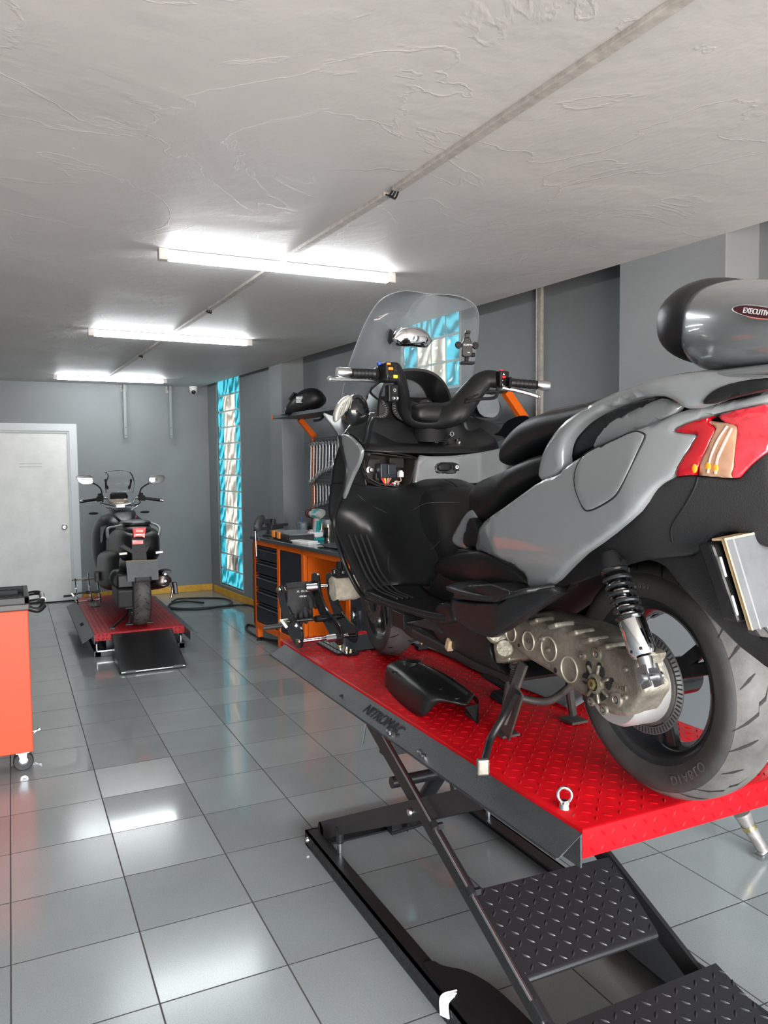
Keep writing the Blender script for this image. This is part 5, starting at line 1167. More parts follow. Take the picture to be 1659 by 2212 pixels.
# embossed lettering on tyre sidewall
def arc_text(txt, rr, x, a0, da, size, parent, M, nm, flip=1):
    g = MB()
    vs = []
    out = None
    for i, ch in enumerate(txt):
        if ch == ' ': continue
        t = a0+da*i; e = V(0, math.cos(t), math.sin(t)); f = V(0, -math.sin(t), math.cos(t))*flip
        o = text_mesh(ch, size, M, nm, parent, e*rr+V(x, 0, 0), f, e*(1 if flip > 0 else 1), ext=.0008)
        if out is None: out = o
        else:
            bm = bmesh.new(); bm.from_mesh(out.data); bm.from_mesh(o.data); bm.to_mesh(out.data); bm.free(); bpy.data.objects.remove(o)
    return out
M_TLET = pm('raised_rubber', (.06, .058, .055), .5)
arc_text('DIABLO', .222, -.0795, math.radians(245), -.085, .028, rw, M_TLET, 'sidewall_lettering', -1)
arc_text('SCOOTER', .236, -.079, math.radians(335), -.07, .020, rw, M_TLET, 'sidewall_lettering', -1)
arc_text('160/60 R14', .222, -.0795, math.radians(92), -.06, .018, rw, M_TLET, 'sidewall_lettering', -1)
fw = wheel('front_wheel', (0, 1.585, .274), .272, .120, .200, math.radians(9), 3, None)
m_ = MB(); m_.lathe([(.095, -.070), (.135, -.070), (.135, -.066), (.095, -.066)], (0,0,0), (1,0,0), 48, closedprof=True)
fdisc = m_.build('brake_disc', pm('brown_brake_disc', (.16, .13, .11), .4, .8), fw)
m_ = MB()
for k in range(48):
    t = 2*PI*k/48; q = .102+.011*(k % 3); m_.cyl((-.0715, math.cos(t)*q, math.sin(t)*q), (-.0700, math.cos(t)*q, math.sin(t)*q), .0035, n=8)
m_.build('disc_holes', M_DARK, fdisc)
m_ = MB(); m_.tube(cm([(-.10, 1.60, .274), (-.10, 1.50, .50), (-.10, 1.45, .68)]), .025, 12); m_.tube(cm([(.10, 1.60, .274), (.10, 1.50, .50), (.10, 1.45, .68)]), .025, 12); m_.build('front_fork', M_GRIME, BK)

# ---- swingarm case
case = [(1096,1352),(1109,1340),(1128,1326),(1142,1330),(1156,1341),(1194,1352),(1230,1358),(1262,1370),(1290,1385),(1312,1398),(1345,1400),(1372,1410),(1384,1420),(1372,1440),(1386,1472),(1392,1495),(1380,1512),(1368,1535),(1353,1549),(1326,1548),(1297,1534),(1271,1510),(1242,1495),(1201,1461),(1165,1440),(1126,1416),(1092,1387),(1088,1365)]
cs = side('transmission_case', case, .200, M_ALU, rnd=.012, th=.075, ck=1, grid=.014)
cs2 = side('case_back', [(1120,1330),(1156,1322),(1200,1330),(1250,1345),(1300,1365),(1345,1385),(1380,1405),(1395,1440),(1390,1490),(1350,1540),(1300,1525),(1240,1480),(1160,1430),(1100,1390)], .135, M_ALU, rnd=.01, th=.07, ck=1)
def boss(px, py, r, kind, l=.200):
    c = BL(px, py, l); m_ = MB(); ax = V(-1, 0, 0)
    if kind == 'ring': m_.lathe([(r*.90, 0), (r*.92, .003), (r*.98, .003), (r, 0)], c, ax, 32)
    elif kind == 'bolt': m_.lathe([(r, 0), (r*.95, .006), (r*.55, .007), (r*.45, .002), (0, .002)], c, ax, 24); m_.mat(M_STEEL); m_.lathe([(0, .007), (r*.35, .006), (r*.38, .001)], c, ax, 8)
    elif kind == 'axle': m_.lathe([(r*1.25, 0), (r*1.2, .010), (r*.85, .013), (r*.8, .004), (r*.7, .004)], c, ax, 28); m_.mat(M_BRASS); m_.lathe([(r*.7, 0), (r*.7, .016), (r*.35, .018), (r*.3, .008), (0, .008)], c, ax, 6)
    elif kind == 'hole': m_.mat(M_DARK); m_.lathe([(0, .0008), (r, .0008)], c, ax, 16)
    nm = {'ring': 'cast_ring', 'bolt': 'case_bolt', 'axle': 'axle_nut', 'hole': 'cast_recess'}[kind]
    return m_.build(nm, M_ALU if kind != 'ring' else pm('bright_cast_ring', (.5, .47, .38), .4, .6), cs, smooth=45)
for k, (a, b) in enumerate(((1272,1440),(1300,1452),(1314,1478),(1303,1500),(1276,1494),(1264,1466))):
    p = BL(a, b, .2005); m_ = MB(); m_.ball(p, .011, 10, sc=(.25, 1.0, 1.25)); m_.build('cast_pocket', M_DARK, cs)
for k in range(7):
    t = 2*PI*k/7; p = BL(1290, 1476, .200); m_ = MB(); m_.bar(p+V(-.003, .022*math.cos(t), .022*math.sin(t)), p+V(-.003, .046*math.cos(t), .046*math.sin(t)), .007, .010, up=(1, 0, 0)); m_.build('cast_rib', M_ALU, cs, smooth=0, bevel=.003)
for a in ((1104,1368,.024,'ring'),(1142,1385,.026,'ring'),(1186,1402,.032,'ring'),(1230,1446,.032,'ring'),(1290,1476,.019,'axle'),(1334,1511,.017,'bolt'),(1307,1533,.012,'bolt'),(1279,1515,.011,'bolt'),(1261,1417,.010,'bolt'),(1291,1413,.015,'bolt'),(1186,1404,.006,'bolt'),(1173,1380,.008,'bolt'),(1200,1448,.007,'hole'),(1295,1438,.008,'hole'),(1272,1455,.009,'hole'),(1322,1470,.007,'hole'),(1300,1508,.007,'hole'),(1353,1446,.006,'bolt'),(1353,1506,.006,'bolt'),(1121,1394,.005,'hole')): boss(*a)
p = BL(1338, 1484, .201); text_mesh('300ml', .018, pm('cast_letters', (.16, .145, .11), .5, .5), 'cast_lettering', cs, p+V(-.001, 0, 0), BL(1360, 1492, .201)-BL(1325, 1480, .201), (0, 0, 1), ext=.0015)
p = BL(1142, 1385, .201); text_mesh('152.P', .013, pm('cast_letters_two', (.12, .11, .09), .5, .5), 'cast_lettering', cs, p+V(-.001, 0, 0), BL(1160, 1392, .201)-BL(1130, 1380, .201), (0, 0, 1), ext=.0012)
# cooling lugs on the top edge
for a, b in ((1170,1342),(1212,1352),(1255,1368),(1285,1384),(1322,1398)):
    p = BL(a, b, .185); m_ = MB(); m_.obox(p+V(0, 0, .002), (1,0,0), (0,1,-.35), (0,.35,1), .03, .018, .007); m_.build('case_lug', M_ALU, cs, smooth=0, bevel=.006, bseg=3)
for a, b in ((1372,1455),(1376,1475),(1378,1500)):
    p = BL(a, b, .19); m_ = MB(); m_.cyl(p+V(.03, 0, 0), p+V(-.008, 0, 0), .007, n=10); m_.build('case_stud', M_ALU, cs)
# brake / clutch drum
m_ = MB(); m_.lathe([(.0, -.075), (.092, -.075), (.094, -.085), (.092, -.16), (.085, -.175), (.0, -.175)], (0, 0, .292), (1,0,0), 48); m_.build('drum_housing', M_ALUC, BK, smooth=40)
m_ = MB(); m_.lathe([(.094, -.078), (.100, -.080), (.100, -.088), (.094, -.090)], (0, 0, .292), (1,0,0), 48); m_.build('drum_lip', M_GRIME, BK)
# ---- rear shock
def shock(sg, nm):
    g = empty(nm, (0,0,0)); g.parent = BK
    T = BL(1324, 1222, .205); C0 = BL(1364, 1338, .212); C1 = BL(1392, 1420, .218); E = BL(1399, 1446, .220)
    for q in (T, C0, C1, E): q.x *= sg
    ax = (C0-T).normalized(); u = ax.cross(V(1, 0, 0)).normalized(); w = V(1, 0, 0); w = (w-ax*w.dot(ax)).normalized(); L = (C0-T).length
    m_ = MB(); N = 150; m_.tube([T+ax*(L*i/N)+(u*math.cos(2*PI*7*i/N)+w*math.sin(2*PI*7*i/N))*(.028-.0*i/N) for i in range(N+1)], .0052, 8); m_.build('coil_spring', M_GLOSSB, g)
    m_ = MB(); m_.cyl(T+ax*.03, C0+ax*.01, .017, n=20); m_.build('damper_body', M_CHROME, g)
    m_ = MB()
    for f in (.35, .52, .68, .84): m_.lathe([(.0175, -.003), (.021, 0), (.0175, .003)], T+ax*L*f, ax, 20)
    m_.build('damper_rings', M_CHROME, g)
    m_ = MB(); m_.lathe([(.0, -.004), (.026, -.002), (.029, .004), (.029, (C1-C0).length-.012), (.024, (C1-C0).length-.003), (0, (C1-C0).length)], C0, ax, 28); cp = m_.build('spring_cup', M_CHROME, g)
    for k in range(8):
        t = 2*PI*k/8; q = C0+ax*((C1-C0).length-.014)+(u*math.cos(t)+w*math.sin(t))*.0288; m_ = MB(); m_.cyl(q-(u*math.cos(t)+w*math.sin(t))*.001, q+(u*math.cos(t)+w*math.sin(t))*.0006, .0035, n=10); m_.build('pin_hole', M_DARK, cp)
    m_ = MB(); m_.cyl(C1, E, .016, .014, 18); m_.obox(E+ax*.014+V(-.016*sg, 0, 0), ax, u, w, .022, .013, .003); m_.obox(E+ax*.014+V(.016*sg, 0, 0), ax, u, w, .022, .013, .003); m_.build('lower_clevis', M_STEEL, g, smooth=35)
    m_ = MB(); m_.cyl(E+ax*.016+V(-.03*sg, 0, 0), E+ax*.016+V(.03*sg, 0, 0), .008, n=14); m_.lathe([(0, .005), (.011, .004), (.011, 0)], E+ax*.016+V(-.026*sg, 0, 0), (-sg, 0, 0), 6); m_.build('mount_bolt', M_STEEL, g)
    m_ = MB(); m_.cyl(T-ax*.03, T+ax*.012, .018, .030, 18); m_.build('top_mount', M_DARK, g)
    return E
E_ = shock(1, 'rear_shock'); shock(-1, 'rear_shock')
m_ = MB(); m_.prism([V(-.165, p.y, p.z) for p in (BL(1385, 1440, .165), BL(1410, 1440, .165), BL(1416, 1470, .165), BL(1400, 1500, .165), BL(1370, 1490, .165))], (-.02, 0, 0)); m_.build('shock_mount_lug', M_ALUC, BK, smooth=0, bevel=.005)
# ---- footrest, belly and footwell panels
side('passenger_footboard', [(973,1293),(985,1272),(1010,1264),(1060,1262),(1110,1280),(1100,1284),(1068,1302)], .30, M_PLAST, rnd=.005, th=.08, ck=0)
G = [[(.315, .52, .455), (.26, .53, .462), (.19, .52, .465), (.16, .50, .468)], [(.315, .42, .452), (.26, .42, .458), (.20, .41, .462), (.17, .40, .47)], [(.30, .30, .458), (.26, .30, .462), (.22, .29, .468), (.19, .28, .475)], [(.285, .18, .495), (.26, .17, .498), (.24, .16, .502), (.22, .15, .505)]]
surf('footboard_top', G, M_SEAT, th=.012, mirror=True)
low = [(972,1296),(1020,1302),(1070,1303),(1084,1300),(1103,1282),(1140,1276),(1186,1270),(1207,1281),(1150,1318),(1115,1342),(1085,1362),(1058,1378),(1024,1370),(985,1342),(974,1318)]
side('lower_side_panel', low, lambda s, z: .295-.10*max(0, .45-z)-.25*max(0, .30-s), M_PLAST, rnd=.006, th=.03, ck=0, mirror=True)
side('footwell_side', [(1020,1190),(1045,1190),(1090,1212),(1132,1244),(1136,1274),(1100,1284),(1040,1270),(1010,1260),(960,1260),(930,1240),(940,1205),(985,1195)], lambda s, z: .205-.3*max(0, .48-z)-.10*max(0, s-.6), M_PLAST, rnd=.02, th=.03, ck=2, mirror=True)
side('lower_cowl', [(930,1230),(1000,1240),(1050,1275),(1090,1300),(1080,1345),(1060,1380),(1055,1400),(1062,1425),(1080,1445),(1105,1462),(1070,1452),(1010,1425),(960,1395),(935,1372),(925,1330)], lambda s, z: .175-.15*max(0, .38-z), M_PLAST, rnd=.01, th=.03, ck=1, mirror=True)
side('belly_pan', [(862,1345),(900,1352),(960,1385),(1040,1430),(1110,1465),(1105,1478),(1050,1458),(980,1425),(905,1388),(870,1368)], .12, M_PLAST2, rnd=.006, th=.24, ck=1)
m_ = MB(); m_.tube(cm([tuple(BL(a, b, .14)) for a, b in ((893, 1362), (930, 1380), (975, 1402))]), .006, 8); m_.build('frame_tube', M_GRIME, BK)
m_ = MB(); p = BL(972, 1392, .15); m_.obox(p, (1,0,0), (0,.9,.4), (0,-.4,.9), .012, .012, .020); m_.build('worn_peg', pm('worn_brass_tan', (.42, .30, .18), .5, var=.3, vscale=60), BK, smooth=0, bevel=.004)
m_ = MB(); m_.obox(BL(900, 1335, .05), (1,0,0), (0,1,0), (0,0,1), .08, .05, .03); m_.cyl(BL(856, 1325, .12), BL(858, 1345, .12), .008, n=10); m_.cyl(BL(865, 1325, .12), BL(867, 1345, .12), .008, n=10); m_.build('radiator_lower', M_PLAST, BK, smooth=30, bevel=.006)
side('under_fairing', [(870,1345),(905,1340),(930,1332),(945,1350),(960,1372),(930,1362),(895,1352)], .16, M_PLAST2, rnd=.006, th=.06, ck=1)
# engine block behind the cowl
m_ = MB(); m_.obox(BL(1112, 1405, .12), (1,0,0), (0,1,-.3), (0,.3,1), .05, .035, .030); m_.cyl(BL(1075, 1365, .19), BL(1075, 1365, .05), .035, n=20); m_.cyl(BL(1090, 1400, .18), BL(1090, 1400, .05), .03, n=16); m_.build('engine_block', M_ALU, BK, smooth=35, bevel=.008)
# ---- stands
def WL(x, y, z): return BMI @ V(x, y, z)
f1 = WL(1.293, 1.875, ZP+.004); f2 = WL(1.547, 1.875, ZP+.004)
for f, sx_ in ((f1, -1), (f2, 1)):
    m_ = MB(); piv = V(sx_*.10, .50, .24); m_.tube(cm([tuple(piv), tuple(piv*.45+f*.55+V(0, .01, .0)), tuple(f+V(0, 0, .02))]), [.013]*13, 10); m_.prism([f+V(-.03, -.035, 0), f+V(.03, -.035, 0), f+V(.03, .03, 0), f+V(-.03, .03, 0)], (0, 0, .007)); m_.build('centre_stand_leg', M_GRIME, BK, smooth=35)
m_ = MB(); m_.tube(cm([tuple((V(-.1, .5, .24)*.5+f1*.5)), (0, .48, .10), tuple((V(.1, .5, .24)*.5+f2*.5))]), .012, 10); m_.cyl((-.14, .50, .24), (.14, .50, .24), .016, n=14); m_.build('centre_stand_bar', M_GRIME, BK)
ft = BZ(1043, 1668, .012)
sp0 = BL(1132, 1432, .165); sp1 = BL(1112, 1500, .185); sp2 = BL(1085, 1560, .20); sp3 = BL(1056, 1602, .27); 
m_ = MB(); m_.bar(sp0, sp2, .010, .034, up=(0,1,.4)); m_.bar(BL(1122, 1490, .185), BL(1092, 1588, .17), .006, .045, up=(0,1,.3)); m_.build('side_stand_bracket', M_GRIME, BK, smooth=0, bevel=.003)
m_ = MB(); m_.tube(cm([tuple(BL(1118, 1495, .195)), tuple(BL(1090, 1545, .21)), tuple(sp3*.5+BL(1064, 1590, .24)*.5), tuple(sp3.lerp(ft, .35)), tuple(ft.lerp(sp3, .12)+V(0, 0, .01))]), .0105, 12); m_.build('side_stand', M_PLAST, BK)
m_ = MB(); m_.obox(ft+V(0, 0, .014), (1, -.35, 0), (.35, 1, .0), (0,0,1), .016, .010, .021); m_.build('side_stand_foot', pm('worn_silver_foot', (.22, .20, .17), .4, .7, var=.3, vscale=50), BK, smooth=0, bevel=.005)
m_ = MB(); a = BL(1112, 1436, .16); b = BL(1108, 1480, .16); N = 70; d = b-a
m_.tube([a+d*(i/N)+V(math.cos(2*PI*9*i/N)*.009, math.sin(2*PI*9*i/N)*.009, 0) for i in range(N+1)], .0026, 6); m_.build('stand_spring', M_GRIME, BK)
# ------------------------------------------------------------------ scooter front
# dash cover
DN = [(.33, 1.25, .875), (.29, 1.19, .855), (.20, 1.145, .845), (.10, 1.13, .842), (0, 1.125, .84), (-.10, 1.13, .842), (-.20, 1.145, .845), (-.29, 1.19, .855), (-.33, 1.25, .875)]
def rowd(ds, dz, sq=1.0, mid=0): return [(l*sq, s+ds-(.02*mid if abs(l) < .12 else 0), z+dz-(mid*.02 if abs(l) < .12 else 0)) for l, s, z in DN]
G = [rowd(0, 0), rowd(.012, .022), rowd(.05, .04, 1.0, .5), rowd(.12, .075, .98, 1), rowd(.20, .105, .95, 1), rowd(.28, .13, .9, .5)]
surf('dash_cover', G, M_PLAST, th=.01)
# storage lids on both sides, proud of the dash
def lid(px, nm, f): rear(nm, px, f, M_PLAST2, rnd=.006, th=.02, ck=2, off=.006, grid=.014)
def Sd(l, z): return 1.135+1.35*(z-.845)+.5*max(0, abs(l)-.15)
lid([(797,919),(803,903),(826,902),(862,909),(880,920),(893,936),(905,959),(901,965),(860,961),(793,946)], 'storage_lid', Sd)
lid([(1002,905),(1020,901),(1045,906),(1075,918),(1096,936),(1090,950),(1060,957),(1026,960),(1018,950)], 'storage_lid', Sd)
# ignition panel
kpn = rear('ignition_panel', [(932,948),(968,946),(978,952),(978,966),(970,975),(945,974),(935,968)], lambda l, z: Sd(l, z)-.008, M_GLOSSB, rnd=.004, th=.02, ck=2, grid=.012)
kc = solve_s(961, 958, lambda l, z: Sd(l, z)-.012)
m_ = MB(); m_.lathe([(0, .012), (.011, .011), (.014, .004), (.016, 0)], kc, (0, -.8, .6), 20); m_.build('ignition_lock', M_PLAST, kpn)
m_ = MB(); m_.obox(kc+V(.004, -.02, .022), (.3, -.7, .6), (.9, .2, 0), (0, .6, .7), .015, .007, .0012); m_.tube([kc+V(.012+.008*math.cos(t), -.032, .034+.008*math.sin(t)) for t in [2*PI*j/14 for j in range(14)]], .001, 5, closed=True); m_.build('key', M_STEEL, kpn, smooth=30)
p = solve_s(943, 953, lambda l, z: Sd(l, z)-.0135); m_ = MB(); m_.tube([p+V(.006*math.cos(t), -.001, .006*math.sin(t)) for t in [2*PI*j/18 for j in range(18)]], .0008, 5, closed=True); m_.build('panel_icon', M_LETTER, kpn)
p = solve_s(964, 970, lambda l, z: Sd(l, z)-.0145); text_mesh('S.A.I.S', .0085, M_LETTER, 'panel_lettering', kpn, p, (1, 0, 0), (0, .6, .8), ext=.0004)
hp = rear('heater_switch', [(984,946),(996,946),(1000,970),(987,972)], lambda l, z: Sd(l, z)-.008, M_GLOSSB, rnd=.003, th=.02, ck=1, grid=.01)
p = solve_s(992, 957, lambda l, z: Sd(l, z)-.0125); m_ = MB(); m_.obox(p, (1,0,0), (0,-.5,.8), (0,.8,.5), .003, .006, .0008); m_.build('switch_mark', M_LETTER, hp, smooth=0)
# centre console frame ring
# grey glove box band under the dash
Sg = lambda l, z: 1.118+.35*(.845-z)*-1*0+.45*max(0, abs(l)-.17)-.10*max(0, .80-z)
gb = rear('glove_box_lid', [(906,983),(925,985),(960,985),(995,983),(1040,977),(1092,966),(1105,975),(1105,1010),(1060,1038),(1010,1047),(960,1046),(920,1048),(895,1052),(897,1035)], Sg, M_GREY, rnd=.006, th=.02, ck=1, grid=.014)
# recess and handle
rear('handle_recess', [(940,998),(990,998),(993,1012),(990,1024),(946,1024),(938,1018)], Sg, M_GLOSSB, rnd=.003, th=.01, ck=1, grid=.012, off=.0015)
hh = rear('glove_box_handle', [(946,1000),(974,1000),(975,1017),(943,1018)], Sg, M_PLAST, rnd=.005, th=.02, ck=1, grid=.01, off=.010)
p = solve_s(984, 1009, Sg); m_ = MB(); m_.box(p.x-.010, p.x+.010, p.y-.008, p.y, p.z-.012, p.z+.010); m_.build('lock_plate', M_PLAST, gb, smooth=0, bevel=.002)
m_ = MB(); m_.lathe([(0, .012), (.007, .012), (.0075, .008)], p, (0, -1, 0), 18); m_.mat(M_DARK); m_.obox(p+V(0, -.0125, 0), (1,0,0), (0,1,0), (0,0,1), .001, .0006, .004); m_.build('lock_barrel', M_CHROME, gb)
# left fuse opening
So = lambda l, z: 1.135+.45*max(0, l-.16)-.10*max(0, .80-z)
op = [(783,984),(796,974),(812,974),(905,986),(901,1010),(895,1044),(886,1056),(868,1058),(815,1050),(790,1035),(780,1010)]
op2 = [(788,988),(799,979),(812,979),(898,990),(895,1010),(888,1042),(880,1050),(866,1052),(820,1045),(796,1032),(786,1010)]
# rim as a tube, recess behind it
m_ = MB(); m_.tube([solve_s(a, b, lambda l, z: So(l, z)-.002) for a, b in [(v.x, v.y) for v in chaikin([Vector(q) for q in op], 2)]], .0045, 8, closed=True, flat=.8); m_.build('opening_rim', M_PLAST, BK)
O1 = [solve_s(a, b, So) for a, b in op2]; O2 = [p+V(.012, .13, 0) for p in O1]
m_ = MB(); n_ = len(O1)
m_.add(O1+O2, [(i, (i+1) % n_, n_+(i+1) % n_, n_+i) for i in range(n_)]+[tuple(range(n_, 2*n_))]); rc = m_.build('fuse_recess', pm('dusty_dark_recess', (.028, .024, .020), .75, bump=.5, bscale=60, var=.5, vscale=25), BK, smooth=0, solid=.003)
def Rc(x, y, dd=.07): return solve_s(x, y, lambda l, z: So(l, z)+dd)
q0 = Rc(834, 1017, .05); m_ = MB(); m_.obox(q0, (1, .1, 0), (-.1, 1, 0), (0,0,1), .032, .018, .026); m_.obox(q0+V(.012, -.006, .004), (1, .1, 0), (-.1, 1, 0), (0,0,1), .018, .018, .020); fb = m_.build('fuse_box', pm('blue_black_plastic', (.022, .028, .036), .4), BK, smooth=0, bevel=.003)
q1 = Rc(865, 1025, .05); m_ = MB(); m_.obox(q1, (1,0,0), (0,1,0), (0,0,1), .009, .010, .010); m_.obox(q1+V(-.002, -.004, .010), (1,0,0), (0,1,0), (0,0,1), .006, .008, .005); m_.build('white_connector', M_WHT, fb, smooth=0, bevel=.002)
for k in range(11):
    a = q0+V(-.026+.0045*k, -.012, -.026); b = q0+V(-.012+.001*k, -.018-.002*(k % 3), -.048-.003*(k % 4)); c = q0+V(.012+.002*k, -.006, -.052+.002*(k % 3))
    m_ = MB(); m_.tube(cm([tuple(a), tuple((a+b)/2+V(-.003, -.004, 0)), tuple(b), tuple(c)]), .0016, 6)
    m_.build('loom_wire', [M_WRED, M_WRED, M_WRED, M_WYEL, M_WYEL, M_DARK, M_WTAN, M_WTAN, M_WRED, M_WTAN, M_DARK][k], fb)
m_ = MB(); m_.tube(cm([tuple(q1+V(0, 0, -.012)), tuple(q1+V(-.002, -.004, -.024)), tuple(q0+V(.02, -.005, -.045))]), .002, 6); m_.build('connector_lead', M_WTAN, fb)
for (x, y) in ((800, 1015), (858, 1046)):
    p = Rc(x, y, .06); m_ = MB(); m_.lathe([(0, .014), (.007, .013), (.008, 0), (.014, -.002)], p, (0, -1, 0), 14); m_.build('mount_screw', M_STEEL, rc)
m_ = MB(); p = Rc(805, 1018, .085); m_.obox(p, (1,0,0), (0,1,0), (0,0,1), .03, .008, .045); p = Rc(855, 1000, .09); m_.obox(p, (1,0,0), (0,1,0), (0,0,1), .03, .010, .02); p = Rc(813, 1030, .06); m_.obox(p, (1,0,0), (0,1,0), (0,0,1), .008, .012, .014); m_.build('recess_bracket', pm('dusty_bracket', (.026, .023, .019), .7, bump=.3, bscale=80, var=.3, vscale=30), rc, smooth=0, bevel=.004)
# leg shield (behind/around the opening and down to the foot wells)
G = [[(.335, 1.265, .87), (.30, 1.215, .855), (.27, 1.175, .85), (.255, 1.165, .845)],
     [(.345, 1.30, .80), (.31, 1.25, .80), (.285, 1.22, .79), (.262, 1.195, .785)],
     [(.35, 1.31, .735), (.315, 1.26, .735), (.285, 1.22, .73), (.26, 1.19, .725)]]
surf('shield_edge', G, M_PLAST, th=.01, mirror=True)
G = [[(.35, 1.31, .735), (.30, 1.24, .735), (.24, 1.18, .728), (.18, 1.135, .722), (.13, 1.12, .725), (.07, 1.115, .742), (0, 1.115, .745)],
     [(.355, 1.325, .68), (.30, 1.27, .685), (.24, 1.215, .68), (.18, 1.145, .69), (.13, 1.07, .70), (.07, 1.02, .715), (0, 1.015, .72)],
     [(.355, 1.325, .61), (.31, 1.30, .625), (.25, 1.27, .63), (.19, 1.21, .63), (.14, 1.06, .64), (.08, .955, .66), (0, .945, .67)],
     [(.352, 1.24, .53), (.31, 1.26, .55), (.25, 1.27, .55), (.19, 1.24, .55), (.145, 1.05, .56), (.09, .92, .58), (0, .91, .59)],
     [(.345, 1.14, .44), (.31, 1.16, .455), (.25, 1.18, .46), (.19, 1.16, .46), (.15, 1.0, .47), (.11, .88, .50), (0, .87, .52)],
     [(.335, 1.05, .362), (.30, 1.06, .372), (.25, 1.07, .378), (.19, 1.05, .38), (.155, .95, .39), (.125, .84, .42), (0, .83, .46)]]
surf('leg_shield', G, M_PLAST, th=.012, nu=6, nv=6)
G2 = [[(-l, s, z) for l, s, z in r] for r in G]; surf('leg_shield', G2, M_PLAST, th=.012, nu=6, nv=6)
# floor board and its outer rim
G = [[(.335, 1.05, .362), (.25, 1.07, .372), (.16, .97, .385)], [(.315, .93, .350), (.25, .93, .356), (.165, .90, .37)], [(.295, .80, .345), (.25, .80, .350), (.17, .80, .36)], [(.27, .66, .345), (.23, .66, .35), (.17, .66, .36)], [(.25, .56, .36), (.22, .56, .36), (.17, .56, .37)]]
surf('floor_board', G, M_PLAST, th=.02, mirror=True)
rim = [(735,942),(742,975),(750,1015),(743,1060),(727,1100),(722,1128),(727,1160),(740,1205),(757,1244),(779,1282),(800,1296),(835,1306),(869,1314),(905,1321),(936,1327)]
def lrim(y, x): return .35 if y < 1200 else .35-.09*(y-1200)/130
for sg in (1, -1):
    m_ = MB(); P = []
    for x, y in rim: p = BL(x, y, lrim(y, x)); p.x *= sg; P.append(tuple(p))
    m_.tube(cm(P), .009, 10, flat=.7); m_.build('shield_rim', M_PLAST, BK)
side('sill_panel', [(866,1314),(905,1321),(936,1328),(940,1305),(968,1300),(985,1340),(960,1350),(930,1340),(890,1330)], .262, M_PLAST, rnd=.006, th=.03, ck=1, mirror=True)
# tunnel between the foot wells
m_ = loft_s([(1.12, .74, .40, .14), (1.0, .72, .36, .135), (.93, .67, .34, .13), (.87, .58, .34, .135), (.80, .545, .34, .145), (.68, .55, .34, .155), (.55, .57, .36, .165), (.4, .60, .40, .17)], k=4.0); m_.build('centre_tunnel', M_PLAST, BK, smooth=80)
# panel seams on the tunnel and shield
def seam(px, l): 
    m_ = MB(); m_.tube(cm([tuple(BL(a, b, l)) for a, b in px]), .0012, 5); m_.build('panel_seam', M_DARK, BK)
from mathutils.bvhtree import BVHTree
def cast_seams(names, lists, r=.0013, off=.0075, M=None, nm='panel_seam'):
    vs, fs = [], []
    for o in bpy.data.objects:
        if o.name.split('.')[0] in names and o.type == 'MESH':
            k = len(vs); vs += [v.co.copy() for v in o.data.vertices]; fs += [[i+k for i in p.vertices] for p in o.data.polygons]
    T = BVHTree.FromPolygons(vs, fs); O = BMI @ CAM
    for L in lists:
        P = []
        for q in catmull([Vector(a) for a in L], 5):
            d = (BMI.to_3x3() @ ray(q.x, q.y)).normalized(); h = T.ray_cast(O, d)
            if h[0] is not None: P.append(h[0]-d*off)
        if len(P) > 2: m_ = MB(); m_.tube(P, r, 5); m_.build(nm, M or M_DARK, BK)
zz = lambda a, b: (700+a*.33755, 920+b*.33755)
cast_seams(('leg_shield', 'centre_tunnel', 'shield_edge'), [[zz(*q) for q in L] for L in (
    [(215,440),(290,500),(390,550),(455,590),(480,640),(490,690),(545,700)], [(480,640),(540,560),(640,500),(740,490),(870,490)],
    [(430,980),(412,900),(415,830),(430,760),(460,728),(560,722),(592,760),(600,800),(690,785),(740,735)])], r=.0011, off=.0072, M=pm('seam_glint_grey', (.055, .055, .057), .4))  # lighter grey paints in the light caught along the seam edges
# foot rest ribs on the sloping floor, rubber mat with raised ridges
for i in range(4):
    a = .322-.018*i; P = [(-(a), 1.235-.012*i, .545), (-(a-.005), 1.17-.008*i, .475), (-(a-.01), 1.10, .410+.004*i), (-(a-.018), 1.03-.01*i, .374), (-(a-.03), .90, .362)]
    m_ = MB(); m_.tube(cm([V(p[0], p[1]-.016, p[2]+.006) for p in P]), .0035, 6); m_.build('foot_mat_rib', M_PLAST2, BK)
# front cowl sides
side('front_cowl', [(735,936),(752,940),(780,968),(779,985),(772,1005),(757,1035),(741,1078),(737,1075),(745,1045),(749,1015),(743,980),(736,955)], lambda s, z: .352, M_GREY, rnd=.004, th=.012, ck=1, mirror=True, grid=.014)
G = [[(.325, 1.30, .92), (.27, 1.42, .90), (.19, 1.56, .86), (.10, 1.66, .82), (0, 1.70, .80)], [(.325, 1.31, .80), (.28, 1.45, .78), (.20, 1.61, .74), (.11, 1.74, .70), (0, 1.78, .69)], [(.33, 1.33, .66), (.28, 1.46, .62), (.20, 1.60, .58), (.10, 1.72, .56), (0, 1.76, .55)], [(.325, 1.28, .50), (.28, 1.34, .47), (.21, 1.44, .46), (.11, 1.55, .48), (0, 1.58, .48)]]
surf('front_fairing', G, M_GREY, th=.01, mirror=True)
G = [[(.27, 1.36, .955), (.20, 1.42, .965), (.10, 1.45, .97), (0, 1.46, .97)], [(.25, 1.44, .93), (.19, 1.52, .94), (.10, 1.58, .93), (0, 1.60, .93)], [(.20, 1.55, .86), (.16, 1.62, .85), (.10, 1.66, .84), (0, 1.68, .82)]]
surf('nose_cover', G, M_PLAST, th=.01, mirror=True)
side('upper_cowl', [(734,936),(745,930),(762,905),(785,892),(800,890),(802,900),(795,915),(790,945),(783,972),(770,955),(752,940)], lambda s, z: .335-.25*max(0, z-.93), M_GLOSSB, rnd=.008, th=.02, ck=1, mirror=True, grid=.014)
